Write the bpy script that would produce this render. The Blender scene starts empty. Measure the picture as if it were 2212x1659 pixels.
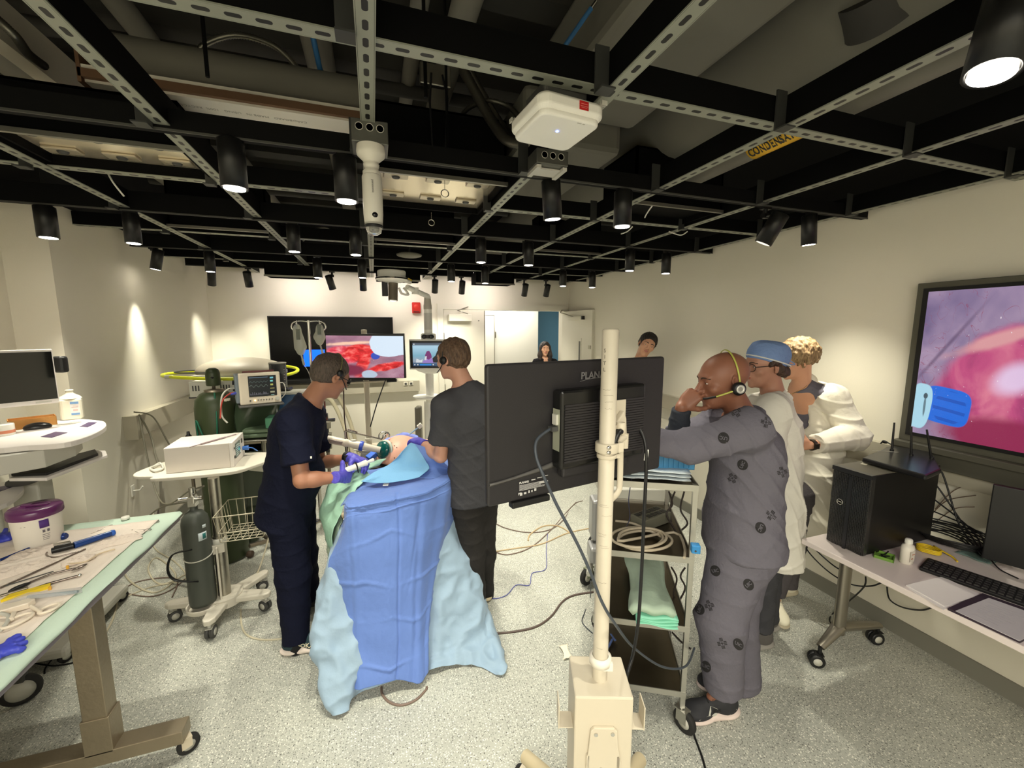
import bpy,bmesh,math,random
import numpy as np
from mathutils import Vector,Matrix,Euler,noise
from mathutils.bvhtree import BVHTree
SC=bpy.context.scene
COL=SC.collection
R=math.radians
random.seed(7)
# ---------------------------------------------------------------- camera
HC=1.85                        # height of the phone that took the photo
PITCH,YAW,FPX=R(7.56),R(18.57),885.0
cam_d=bpy.data.cameras.new('camera')
cam_d.sensor_fit='HORIZONTAL'
cam_d.sensor_width=36.0
cam_d.lens=36.0*FPX/2212.0
cam_d.clip_start=0.05
cam=bpy.data.objects.new('camera',cam_d)
cam.location=(0,0,HC)
cam.rotation_euler=(math.pi/2-PITCH,0,-YAW)
COL.objects.link(cam)
SC.camera=cam
# ---------------------------------------------------------------- world, exposure
world=bpy.data.worlds.new('world')
SC.world=world
world.use_nodes=True
world.node_tree.nodes['Background'].inputs[0].default_value=(1.0,0.93,0.82,1)
world.node_tree.nodes['Background'].inputs[1].default_value=0.02
SC.view_settings.view_transform='Standard'
SC.view_settings.look='None'
SC.view_settings.gamma=1.0
SC.view_settings.use_curve_mapping=False
SC.view_settings.exposure=1.0
SPOT_W=47.0                    # one track spot
SPOT_COL=(0.98,0.935,0.77)
LED_COL=(1.0,0.90,0.84)
def area_light(name,loc,size,size_y,power,color,rot=(0,0,0),spread=180):
 l=bpy.data.lights.new(name,'AREA')
 l.shape='RECTANGLE'
 l.size,l.size_y,l.energy,l.color=size,size_y,power,color
 l.spread=R(spread)
 o=bpy.data.objects.new(name,l)
 o.location=loc
 o.rotation_euler=rot
 COL.objects.link(o)
 return o
# the corridor behind the door has a lamp of its own
area_light('corridor_light',(2.2,7.3,2.45),1.6,0.6,20,(1.0,0.95,0.86))
area_light('rear_fill_light',(-0.5,-1.3,2.5),2.4,1.2,85,(0.98,0.94,0.82))  # unseen fill added behind the camera to brighten faces and objects
# ---------------------------------------------------------------- picture point -> place in the room
_sp,_cp,_sy,_cy=math.sin(PITCH),math.cos(PITCH),math.sin(YAW),math.cos(YAW)
def ray(px,py):
 x,y=px-1106.0,py-829.5
 down=FPX*_sp+y*_cp
 fwd=FPX*_cp-y*_sp
 return Vector((fwd*_sy+x*_cy,fwd*_cy-x*_sy,-down)),fwd
def P(px,py,X=None,Y=None,Z=None,F=None):
 """the point seen at (px, py) that lies at world X, Y or Z, or F metres ahead"""
 d,f=ray(px,py)
 if X is not None:t=X/d.x
 elif Y is not None:t=Y/d.y
 elif Z is not None:t=(Z-HC)/d.z
 else:t=F/f
 return Vector((d.x*t,d.y*t,HC+d.z*t))
# ---------------------------------------------------------------- materials
MATS={}
def _new(name):
 m=bpy.data.materials.new(name)
 m.use_nodes=True
 return m,m.node_tree,m.node_tree.nodes['Principled BSDF']
def s2l(c):
 return tuple((v/12.92 if v<=0.04045 else ((v+0.055)/1.055)**2.4) for v in c)
def C8(r,g,b):
 return s2l((r/255,g/255,b/255))
def mat(name,color,rough=0.5,metal=0.0,bump=0.0,bscale=60,vary=0.0,vscale=4,emit=None,estr=0.0,
  trans=0.0,alpha=1.0,sheen=0.0,coat=0.0,sss=0.0,spec=0.5,ior=1.45):
 if name in MATS:return MATS[name]
 m,nt,b=_new(name)
 b.inputs['Base Color'].default_value=(*color,1)
 b.inputs['Roughness'].default_value=rough
 b.inputs['Metallic'].default_value=metal
 b.inputs['Specular IOR Level'].default_value=spec
 b.inputs['IOR'].default_value=ior
 b.inputs['Transmission Weight'].default_value=trans
 b.inputs['Alpha'].default_value=alpha
 b.inputs['Sheen Weight'].default_value=sheen
 b.inputs['Coat Weight'].default_value=coat
 if sss:
  b.inputs['Subsurface Weight'].default_value=sss
  b.inputs['Subsurface Radius'].default_value=(0.012,0.005,0.003)
 if emit:
  b.inputs['Emission Color'].default_value=(*emit,1)
  b.inputs['Emission Strength'].default_value=estr
 tc=nt.nodes.new('ShaderNodeTexCoord')
 if vary or True:
  n=nt.nodes.new('ShaderNodeTexNoise')
  n.inputs['Scale'].default_value=vscale
  n.inputs['Detail'].default_value=4
  nt.links.new(tc.outputs['Object'],n.inputs['Vector'])
  mx=nt.nodes.new('ShaderNodeMix');mx.data_type='RGBA'
  v=max(vary,0.03)
  mx.inputs[6].default_value=(*[c*(1-v) for c in color],1)
  mx.inputs[7].default_value=(*[min(1,c*(1+v)) for c in color],1)
  nt.links.new(n.outputs['Fac'],mx.inputs[0])
  nt.links.new(mx.outputs[2],b.inputs['Base Color'])
 if bump:
  n2=nt.nodes.new('ShaderNodeTexNoise')
  n2.inputs['Scale'].default_value=bscale
  n2.inputs['Detail'].default_value=3
  nt.links.new(tc.outputs['Object'],n2.inputs['Vector'])
  bp=nt.nodes.new('ShaderNodeBump')
  bp.inputs['Strength'].default_value=bump
  bp.inputs['Distance'].default_value=0.01
  nt.links.new(n2.outputs['Fac'],bp.inputs['Height'])
  nt.links.new(bp.outputs['Normal'],b.inputs['Normal'])
 MATS[name]=m
 return m
def ramp(nt,fac,stops,interp='LINEAR'):
 r=nt.nodes.new('ShaderNodeValToRGB')
 r.color_ramp.interpolation=interp
 el=r.color_ramp.elements
 while len(el)<len(stops):el.new(0.5)
 for e,(p,c) in zip(el,stops):
  e.position=p
  e.color=(*c,1)
 nt.links.new(fac,r.inputs[0])
 return r.outputs[0]
def terrazzo():
 m,nt,b=_new('speckled_floor_vinyl')
 tc=nt.nodes.new('ShaderNodeTexCoord')
 col=None
 base=nt.nodes.new('ShaderNodeTexNoise');base.inputs['Scale'].default_value=3.0
 nt.links.new(tc.outputs['Object'],base.inputs['Vector'])
 col=ramp(nt,base.outputs['Fac'],[(0.3,C8(170,171,162)),(0.7,C8(184,185,175))])
 for i,(sc,th,c,off) in enumerate([(95,0.055,C8(128,130,124),0),(72,0.06,C8(214,213,202),3.3),(90,0.06,C8(226,225,214),7.1),
          (78,0.075,C8(128,127,120),1.7),(66,0.095,C8(96,95,90),5.2),(60,0.085,C8(232,230,218),9.2)]):
  mp=nt.nodes.new('ShaderNodeMapping');mp.inputs['Location'].default_value=(off,off*2,0)
  mp.inputs['Scale'].default_value=(1,1,1)
  nt.links.new(tc.outputs['Object'],mp.inputs['Vector'])
  nz=nt.nodes.new('ShaderNodeTexNoise');nz.inputs['Scale'].default_value=sc*1.3
  nt.links.new(mp.outputs[0],nz.inputs['Vector'])
  ad=nt.nodes.new('ShaderNodeVectorMath');ad.operation='MULTIPLY_ADD'
  ad.inputs[1].default_value=(0.008,)*3
  nt.links.new(nz.outputs['Color'],ad.inputs[0]);nt.links.new(mp.outputs[0],ad.inputs[2])
  v=nt.nodes.new('ShaderNodeTexVoronoi');v.inputs['Scale'].default_value=sc;v.voronoi_dimensions='2D'
  nt.links.new(ad.outputs[0],v.inputs['Vector'])
  # a random size for every chip
  sep=nt.nodes.new('ShaderNodeSeparateColor');nt.links.new(v.outputs['Color'],sep.inputs[0])
  mul=nt.nodes.new('ShaderNodeMath');mul.operation='MULTIPLY_ADD'
  mul.inputs[1].default_value=0.40;mul.inputs[2].default_value=-th*2.2
  nt.links.new(sep.outputs[0],mul.inputs[0])
  lt=nt.nodes.new('ShaderNodeMath');lt.operation='LESS_THAN'
  nt.links.new(v.outputs['Distance'],lt.inputs[0]);nt.links.new(mul.outputs[0],lt.inputs[1])
  mx=nt.nodes.new('ShaderNodeMix');mx.data_type='RGBA'
  mx.inputs[7].default_value=(*c,1)
  nt.links.new(lt.outputs[0],mx.inputs[0]);nt.links.new(col,mx.inputs[6])
  col=mx.outputs[2]
 nt.links.new(col,b.inputs['Base Color'])
 b.inputs['Roughness'].default_value=0.42
 b.inputs['Specular IOR Level'].default_value=0.35
 return m
M_WALL=mat('wall_paint',C8(228,223,208),0.75,vary=0.015,vscale=1.5,bump=0.05,bscale=150)
M_WHITE=mat('white_plastic',C8(226,224,214),0.4)
M_PUTTY=mat('putty_paint',C8(200,190,170),0.45,vary=0.04,vscale=7)
M_GREYP=mat('light_grey_plastic',C8(190,188,178),0.45)
M_DKGREY=mat('dark_grey_plastic',C8(66,66,64),0.5)
M_BLACK=mat('black_plastic',C8(22,22,23),0.42)
M_BLKSTEEL=mat('black_painted_steel',C8(10,10,10),0.7,spec=0.15,vary=0.1)
M_STEEL=mat('brushed_steel',C8(170,166,155),0.32,1.0,bump=0.1,bscale=90,vary=0.08)
M_STEELDULL=mat('worn_stainless_steel',C8(140,130,114),0.42,0.85,bump=0.1,bscale=40,vary=0.14,vscale=9)
M_CHROME=mat('chrome',C8(205,203,198),0.15,1.0)
M_RUBBER=mat('black_rubber',C8(34,33,32),0.75)
M_GALV=mat('galvanised_steel',C8(186,188,168),0.4,0.55,vary=0.1,vscale=12)
# ---------------------------------------------------------------- objects
def tag(o,label,cat=None,group=None,kind=None):
 if label:o['label']=label
 if cat:o['category']=cat
 if group:o['group']=group
 if kind:o['kind']=kind
 return o
def thing(name,label,cat,loc=(0,0,0),rz=0.0,group=None):
 o=bpy.data.objects.new(name,None)
 o.empty_display_size=0.1
 o.location=loc
 o.rotation_euler=(0,0,rz)
 COL.objects.link(o)
 return tag(o,label,cat,group)
def copy_tree(o,parent=None):
 c=o.copy();COL.objects.link(c)
 if parent is not None:c.parent=parent
 for ch in list(o.children):copy_tree(ch,c)
 return c
class MB:
 """collects shapes; build() links them as ONE mesh object"""
 def __init__(s,w=None):
  # w: an Empty; the shapes are then given in room coordinates and stored relative to it
  s.v,s.f,s.m,s.sm=[],[],[],[]
  s.Wi=w.matrix_basis.inverted() if w is not None else None
  s.mi=0;s.smooth=True;s.T=Matrix.Identity(4)
 def at(s,loc=(0,0,0),rot=(0,0,0)):
  s.T=Matrix.Translation(loc) @ Euler(rot).to_matrix().to_4x4();return s
 def add(s,verts,faces,smooth=None):
  n=len(s.v)
  s.v.extend([s.T @ Vector(v) for v in verts])
  s.f.extend([tuple(i+n for i in f) for f in faces])
  s.m.extend([s.mi]*len(faces))
  s.sm.extend([s.smooth if smooth is None else smooth]*len(faces))
  return s
 def mat(s,i):s.mi=i;return s
 def box(s,c,d,rot=None,taper=1.0):
  hx,hy,hz=d[0]/2,d[1]/2,d[2]/2
  vs=[Vector((x*(taper if z>0 else 1),y*(taper if z>0 else 1),z)) for z in (-hz,hz) for y in (-hy,hy) for x in (-hx,hx)]
  if rot is not None:
   Rm=Euler(rot).to_matrix() if not isinstance(rot,Matrix) else rot
   vs=[Rm @ v for v in vs]
  c=Vector(c)
  s.add([v+c for v in vs],[(0,2,3,1),(4,5,7,6),(0,1,5,4),(2,6,7,3),(0,4,6,2),(1,3,7,5)],False)
  return s
 def boxb(s,lo,hi):
  return s.box([(a+b)/2 for a,b in zip(lo,hi)],[abs(b-a) for a,b in zip(lo,hi)])
 def rbox(s,c,d,r,rot=None,seg=3):
  """box with rounded vertical (local z) corners and softened rims"""
  hx,hy,hz=d[0]/2,d[1]/2,d[2]/2
  r=min(r,hx*.99,hy*.99);e=min(r*0.4,hz*0.5,0.01)
  def ring(inset,z):
   o=[]
   rr=max(r-inset,1e-4)
   for cx,cy,a0 in ((hx-r,hy-r,0),(-hx+r,hy-r,90),(-hx+r,-hy+r,180),(hx-r,-hy+r,270)):
    for k in range(seg+1):
     a=R(a0+90*k/seg)
     o.append(Vector((cx+rr*math.cos(a),cy+rr*math.sin(a),z)))
   return o
  rings=[ring(e,-hz),ring(0,-hz+e),ring(0,hz-e),ring(e,hz)]
  n=len(rings[0]);vs=[v for q in rings for v in q]
  fs=[(j*n+i,j*n+(i+1) % n,(j+1)*n+(i+1) % n,(j+1)*n+i) for j in range(3) for i in range(n)]
  fs.append(tuple(range(n-1,-1,-1)));fs.append(tuple(range(3*n,4*n)))
  if rot is not None:
   Rm=Euler(rot).to_matrix() if not isinstance(rot,Matrix) else rot
   vs=[Rm @ v for v in vs]
  c=Vector(c)
  s.add([v+c for v in vs],fs,False)
  return s
 def cyl(s,a,b,r,r2=None,seg=20,caps=True,sy=1.0):
  a,b=Vector(a),Vector(b)
  r2=r if r2 is None else r2
  d=(b-a)
  if d.length<1e-9:return s
  q=d.normalized().to_track_quat('Z','Y').to_matrix()
  vs=[]
  for p,rr in ((a,r),(b,r2)):
   for i in range(seg):
    t=2*math.pi*i/seg
    vs.append(p+q @ Vector((rr*math.cos(t),rr*sy*math.sin(t),0)))
  s.add(vs,[(i,(i+1) % seg,seg+(i+1) % seg,seg+i) for i in range(seg)],True)
  if caps:
   s.add(vs[:seg],[tuple(range(seg-1,-1,-1))],False)
   s.add(vs[seg:],[tuple(range(seg))],False)
  return s
 def lathe(s,prof,c=(0,0,0),seg=28,axis=(0,0,1),sy=1.0,caps=None):
  """prof: (radius, height) pairs about the axis"""
  q=Vector(axis).normalized().to_track_quat('Z','Y').to_matrix();c=Vector(c)
  vs=[c+q @ Vector((r*math.cos(2*math.pi*i/seg),r*sy*math.sin(2*math.pi*i/seg),h)) for r,h in prof for i in range(seg)]
  fs=[(j*seg+i,j*seg+(i+1) % seg,(j+1)*seg+(i+1) % seg,(j+1)*seg+i) for j in range(len(prof)-1) for i in range(seg)]
  s.add(vs,fs,True)
  if caps is None:caps=abs(prof[0][0]-prof[-1][0])>1e-6 or prof[0][0]<1e-4
  if not caps:      # a ring: join the last circle to the first
   s.add(vs[-seg:]+vs[:seg],[(i,(i+1) % seg,seg+(i+1) % seg,seg+i) for i in range(seg)],True)
   return s
  if prof[0][0]>1e-4:s.add(vs[:seg],[tuple(range(seg-1,-1,-1))],False)
  if prof[-1][0]>1e-4:s.add(vs[-seg:],[tuple(range(seg))],False)
  return s
 def ell(s,c,r,rot=None,seg=20,rings=12):
  Rm=Euler(rot).to_matrix() if rot is not None and not isinstance(rot,Matrix) else (rot or Matrix.Identity(3))
  c=Vector(c)
  if isinstance(r,(int,float)):r=(r,r,r)
  vs=[c+Rm @ Vector((0,0,-r[2]))]
  for j in range(1,rings):
   ph=math.pi*j/rings-math.pi/2
   for i in range(seg):
    t=2*math.pi*i/seg
    vs.append(c+Rm @ Vector((r[0]*math.cos(ph)*math.cos(t),r[1]*math.cos(ph)*math.sin(t),r[2]*math.sin(ph))))
  vs.append(c+Rm @ Vector((0,0,r[2])))
  fs=[(0,1+(i+1) % seg,1+i) for i in range(seg)]
  for j in range(rings-2):
   for i in range(seg):
    a=1+j*seg
    fs.append((a+i,a+(i+1) % seg,a+seg+(i+1) % seg,a+seg+i))
  L=len(vs)-1;a=1+(rings-2)*seg
  fs+=[(L,a+i,a+(i+1) % seg) for i in range(seg)]
  s.add(vs,fs,True)
  return s
 def tube(s,pts,r,seg=8,closed=False,smooth=0,caps=True,r2=None,flat=1.0):
  pts=[Vector(p) for p in pts]
  if smooth:pts=spline(pts,smooth,closed)
  n=len(pts)
  if n<2:return s
  vs=[];up=None
  for i,p in enumerate(pts):
   if closed:d=pts[(i+1) % n]-pts[i-1]
   else:d=pts[min(i+1,n-1)]-pts[max(i-1,0)]
   if d.length<1e-9:d=Vector((0,0,1))
   d.normalize()
   if up is None:
    up=Vector((0,0,1)) if abs(d.z)<0.9 else Vector((0,1,0))
   u=(up-d*up.dot(d))
   if u.length<1e-6:u=d.orthogonal()
   u.normalize();up=u;w=d.cross(u)
   rr=r if r2 is None else r+(r2-r)*i/(n-1)
   for k in range(seg):
    t=2*math.pi*k/seg
    vs.append(p+u*rr*flat*math.cos(t)+w*rr*math.sin(t))
  m=n if closed else n-1
  fs=[(j*seg+k,j*seg+(k+1) % seg,((j+1) % n)*seg+(k+1) % seg,((j+1) % n)*seg+k) for j in range(m) for k in range(seg)]
  s.add(vs,fs,True)
  if caps and not closed:
   s.add(vs[:seg],[tuple(range(seg-1,-1,-1))],False)
   s.add(vs[-seg:],[tuple(range(seg))],False)
  return s
 def prism(s,poly,z0,z1,M=None):
  """extruded polygon (xy list) from z0 to z1, optional matrix"""
  n=len(poly)
  vs=[Vector((x,y,z0)) for x,y in poly]+[Vector((x,y,z1)) for x,y in poly]
  if M is not None:vs=[M @ v for v in vs]
  s.add(vs,[tuple(range(n-1,-1,-1)),tuple(range(n,2*n))]+[(i,(i+1) % n,n+(i+1) % n,n+i) for i in range(n)],False)
  return s
 def quad(s,a,b,c,d):
  s.add([a,b,c,d],[(0,1,2,3)],False);return s
 def sheet(s,rows,thick=0.0015,up=None):
  """grid of points (list of rows) as a thin solid sheet"""
  nr,nc=len(rows),len(rows[0])
  pts=[[Vector(p) for p in r] for r in rows]
  nrm=[[None]*nc for _ in range(nr)]
  for i in range(nr):
   for j in range(nc):
    du=pts[min(i+1,nr-1)][j]-pts[max(i-1,0)][j]
    dv=pts[i][min(j+1,nc-1)]-pts[i][max(j-1,0)]
    n=du.cross(dv)
    nrm[i][j]=n.normalized() if n.length>1e-12 else Vector((0,0,1))
  A=[pts[i][j] for i in range(nr) for j in range(nc)]
  B=[pts[i][j]-nrm[i][j]*thick for i in range(nr) for j in range(nc)]
  N=nr*nc
  fs=[]
  for i in range(nr-1):
   for j in range(nc-1):
    a,b,c,d=i*nc+j,i*nc+j+1,(i+1)*nc+j+1,(i+1)*nc+j
    fs.append((a,d,c,b));fs.append((N+a,N+b,N+c,N+d))
  rim=[(0,j) for j in range(nc)]+[(i,nc-1) for i in range(1,nr)]+[(nr-1,j) for j in range(nc-2,-1,-1)]+[(i,0) for i in range(nr-2,0,-1)]
  ids=[i*nc+j for i,j in rim]
  for k in range(len(ids)):
   a,b=ids[k],ids[(k+1) % len(ids)]
   fs.append((a,b,N+b,N+a))
  s.add(A+B,fs,True)
  return s
 def build(s,name,m,parent=None,bevel=0.0):
  me=bpy.data.meshes.new(name)
  if s.Wi is not None:s.v=[s.Wi @ v for v in s.v]
  me.from_pydata([tuple(v) for v in s.v],[],s.f)
  ms=m if isinstance(m,(list,tuple)) else [m]
  for q in ms:me.materials.append(q)
  me.polygons.foreach_set('material_index',s.m)
  me.polygons.foreach_set('use_smooth',s.sm)
  me.update()
  o=bpy.data.objects.new(name,me)
  COL.objects.link(o)
  if parent is not None:o.parent=parent
  if bevel:
   b=o.modifiers.new('soft_edges','BEVEL');b.width=bevel;b.segments=2;b.limit_method='ANGLE';b.angle_limit=R(40)
  return o
def spline(pts,n=6,closed=False):
 pts=[Vector(p) for p in pts];out=[];L=len(pts)
 rng=range(L) if closed else range(L-1)
 for i in rng:
  if closed:p0,p1,p2,p3=pts[i-1],pts[i],pts[(i+1) % L],pts[(i+2) % L]
  else:p0,p1,p2,p3=pts[max(i-1,0)],pts[i],pts[i+1],pts[min(i+2,L-1)]
  for k in range(n):
   t=k/n
   out.append(0.5*((2*p1)+(p2-p0)*t+(2*p0-5*p1+4*p2-p3)*t*t+(3*p1-p0-3*p2+p3)*t**3))
 if not closed:out.append(pts[-1])
 return out
def text_mesh(txt,size,depth=0.0006,font=None,align='CENTER',bold=0.0):
 cu=bpy.data.curves.new('lettering','FONT')
 cu.body=txt;cu.size=size;cu.extrude=depth;cu.offset=bold
 cu.align_x=align;cu.align_y='CENTER';cu.resolution_u=3
 o=bpy.data.objects.new('lettering',cu)
 COL.objects.link(o)
 bpy.context.view_layer.update()
 dg=bpy.context.evaluated_depsgraph_get()
 me=bpy.data.meshes.new_from_object(o.evaluated_get(dg))
 bpy.data.objects.remove(o)
 vs=[v.co.copy() for v in me.vertices];fs=[tuple(p.vertices) for p in me.polygons]
 bpy.data.meshes.remove(me)
 return vs,fs
def frame(o,x,y):
 """matrix whose x and y axes are x and y, origin o"""
 x=Vector(x).normalized();y=Vector(y);y=(y-x*y.dot(x)).normalized();z=x.cross(y)
 M=Matrix((x,y,z)).transposed().to_4x4();M.translation=Vector(o)
 return M
def lettering(mb,txt,size,M,depth=0.0006,align='CENTER',bold=0.0):
 vs,fs=text_mesh(txt,size,depth,align=align,bold=bold)
 mb.add([M @ v for v in vs],fs,False)
# ---------------------------------------------------------------- implicit sculpting for bodies and clothes
class Sculpt:
 def __init__(s,vox=0.005):s.vox=vox;s.ops=[]
 def cone(s,a,b,ra,rb=None,k=0.02,flat=None,squash=None,neg=False):
  """round cone a-b; squash=(dir, factor) thins it along dir; flat=0/1/2 cuts end a, b or both"""
  rb=ra if rb is None else rb
  a,b=np.array(a,float),np.array(b,float)
  m=max(ra,rb)
  s.ops.append(('cone',np.minimum(a,b)-m,np.maximum(a,b)+m,k,neg,(a,b,ra,rb,flat,squash)));return s
 def ell(s,c,r,rot=None,k=0.02,neg=False):
  if isinstance(r,(int,float)):r=(r,r,r)
  Rm=np.eye(3) if rot is None else np.array(Euler(rot).to_matrix() if not isinstance(rot,Matrix) else rot)
  c=np.array(c,float);m=max(r)
  s.ops.append(('ell',c-m,c+m,k,neg,(c,np.array(r,float),Rm)));return s
 def cut(s,p,n,c,rad,k=0.004):
  """remove what lies beyond the plane (p, n) inside the ball (c, rad)"""
  s.ops.append(('cut',np.array(c,float)-rad,np.array(c,float)+rad,k,True,(np.array(p,float),np.array(Vector(n).normalized()),np.array(c,float),rad)));return s
 def field(s):
  lo=np.min([o[1] for o in s.ops if not o[4]],axis=0)-4*s.vox
  hi=np.max([o[2] for o in s.ops if not o[4]],axis=0)+4*s.vox
  n=np.ceil((hi-lo)/s.vox).astype(int)+1
  F=np.full(n,0.2,np.float32)
  for kind,a,b,k,neg,arg in s.ops:
   i0=np.clip(np.floor((a-k-3*s.vox-lo)/s.vox).astype(int),0,n-1)
   i1=np.clip(np.ceil((b+k+3*s.vox-lo)/s.vox).astype(int)+1,1,n)
   if np.any(i1<=i0):continue
   X=(lo[0]+s.vox*np.arange(i0[0],i1[0]))[:,None,None]
   Y=(lo[1]+s.vox*np.arange(i0[1],i1[1]))[None,:,None]
   Z=(lo[2]+s.vox*np.arange(i0[2],i1[2]))[None,None,:]
   if kind=='cone':
    pa,pb,ra,rb,flat,sq=arg
    ba=pb-pa;L2=float(ba @ ba)+1e-12
    x,y,z=X-pa[0],Y-pa[1],Z-pa[2]
    t=(x*ba[0]+y*ba[1]+z*ba[2])/L2
    h=np.clip(t,0,1)
    ex,ey,ez=x-h*ba[0],y-h*ba[1],z-h*ba[2]
    d2=ex*ex+ey*ey+ez*ez
    if sq is not None:
     u=np.array(Vector(sq[0]).normalized())
     du=ex*u[0]+ey*u[1]+ez*u[2]
     d2=d2+du*du*(sq[1]**2-1)
    D=np.sqrt(d2)-(ra+(rb-ra)*h)
    L=math.sqrt(L2)
    if flat in (0,2):D=np.maximum(D,-t*L)
    if flat in (1,2):D=np.maximum(D,(t-1)*L)
   elif kind=='ell':
    c,r,Rm=arg
    x,y,z=X-c[0],Y-c[1],Z-c[2]
    q=[(x*Rm[0,i]+y*Rm[1,i]+z*Rm[2,i])/r[i] for i in range(3)]
    k0=np.sqrt(q[0]**2+q[1]**2+q[2]**2)
    k1=np.sqrt((q[0]/r[0])**2+(q[1]/r[1])**2+(q[2]/r[2])**2)+1e-9
    D=k0*(k0-1)/k1
   else:
    p,nn,c,rad=arg
    D1=-((X-p[0])*nn[0]+(Y-p[1])*nn[1]+(Z-p[2])*nn[2])
    D2=np.sqrt((X-c[0])**2+(Y-c[1])**2+(Z-c[2])**2)-rad
    D=np.maximum(D1,D2)
   sl=(slice(i0[0],i1[0]),slice(i0[1],i1[1]),slice(i0[2],i1[2]))
   f=F[sl]
   if neg:
    D=-D;h=np.maximum(k-np.abs(f-D),0)/max(k,1e-6)
    F[sl]=np.maximum(f,D)+h*h*k*0.25
   else:
    h=np.maximum(k-np.abs(f-D),0)/max(k,1e-6)
    F[sl]=np.minimum(f,D)-h*h*k*0.25
  return F,lo
 def build(s,name,mats,parent=None,disp=None,paint=None,origin=None):
  F,lo=s.field()
  V,Q=surface_nets(F,lo,s.vox)
  if disp is not None:
   # normals from the field gradient by finite differences on the mesh
   N=vert_normals(V,Q)
   V=V+N*disp(V,N)[:,None]
  mi=np.zeros(len(Q),np.int32)
  if paint:
   cen=V[Q].mean(axis=1)
   for fn,idx in paint:mi[fn(cen)]=idx
  if parent is not None:
   Wm,q=parent.matrix_basis.copy(),parent.parent
   while q is not None:Wm,q=q.matrix_basis @ Wm,q.parent
   Mi=np.array(Wm.inverted())
   V=V @ Mi[:3,:3].T+Mi[:3,3]
  me=bpy.data.meshes.new(name)
  me.vertices.add(len(V));me.vertices.foreach_set('co',V.astype(np.float32).ravel())
  me.loops.add(len(Q)*4);me.loops.foreach_set('vertex_index',Q.astype(np.int32).ravel())
  me.polygons.add(len(Q));me.polygons.foreach_set('loop_start',np.arange(0,len(Q)*4,4,dtype=np.int32))
  me.polygons.foreach_set('loop_total',np.full(len(Q),4,np.int32))
  me.polygons.foreach_set('use_smooth',np.ones(len(Q),bool))
  for q in (mats if isinstance(mats,(list,tuple)) else [mats]):me.materials.append(q)
  me.polygons.foreach_set('material_index',mi)
  me.update(calc_edges=True)
  o=bpy.data.objects.new(name,me);COL.objects.link(o)
  if parent is not None:o.parent=parent
  o['_']=1;del o['_']
  return o
def vert_normals(V,Q):
 a,b,c,d=V[Q[:,0]],V[Q[:,1]],V[Q[:,2]],V[Q[:,3]]
 fn=np.cross(c-a,d-b)
 N=np.zeros_like(V)
 for i in range(4):np.add.at(N,Q[:,i],fn)
 return N/(np.linalg.norm(N,axis=1)[:,None]+1e-12)
def surface_nets(F,lo,h):
 S=F<0
 c=np.zeros(np.array(F.shape)-1,np.int8)
 for dx in (0,1):
  for dy in (0,1):
   for dz in (0,1):
    c+=S[dx:F.shape[0]-1+dx,dy:F.shape[1]-1+dy,dz:F.shape[2]-1+dz]
 act=(c>0) & (c<8)
 ci=np.argwhere(act)
 idx=np.full(c.shape,-1,np.int32);idx[act]=np.arange(len(ci))
 pos=np.zeros((len(ci),3));cnt=np.zeros(len(ci))
 corners=[(x,y,z) for x in (0,1) for y in (0,1) for z in (0,1)]
 val={k:F[ci[:,0]+k[0],ci[:,1]+k[1],ci[:,2]+k[2]] for k in corners}
 for a in corners:
  for ax in range(3):
   if a[ax]==0:
    b=list(a);b[ax]=1;b=tuple(b)
    fa,fb=val[a],val[b]
    m=(fa<0) != (fb<0)
    t=np.where(m,fa/np.where(m,fa-fb,1),0)
    p=np.tile(np.array(a,float),(len(ci),1));p[:,ax]+=t
    pos+=p*m[:,None];cnt+=m
 V=lo+h*(ci+pos/cnt[:,None])
 Q=[]
 for ax in range(3):
  u,v=(ax+1) % 3,(ax+2) % 3
  sl0=[slice(None)]*3;sl1=[slice(None)]*3
  sl0[ax]=slice(0,-1);sl1[ax]=slice(1,None)
  A,B=S[tuple(sl0)],S[tuple(sl1)]
  for flip,mk in ((False,A & ~B),(True,~A & B)):
   g=np.argwhere(mk)
   g=g[(g[:,u]>0) & (g[:,v]>0) & (g[:,u]<F.shape[u]-1) & (g[:,v]<F.shape[v]-1)]
   if not len(g):continue
   eu=np.zeros(3,int);eu[u]=1;ev=np.zeros(3,int);ev[v]=1
   q=[g,g-eu,g-eu-ev,g-ev]
   ids=np.stack([idx[k[:,0],k[:,1],k[:,2]] for k in q],1)
   if flip:ids=ids[:,::-1]
   Q.append(ids)
 Q=np.concatenate(Q)
 Q=Q[(Q>=0).all(axis=1)]
 return V,Q
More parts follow.
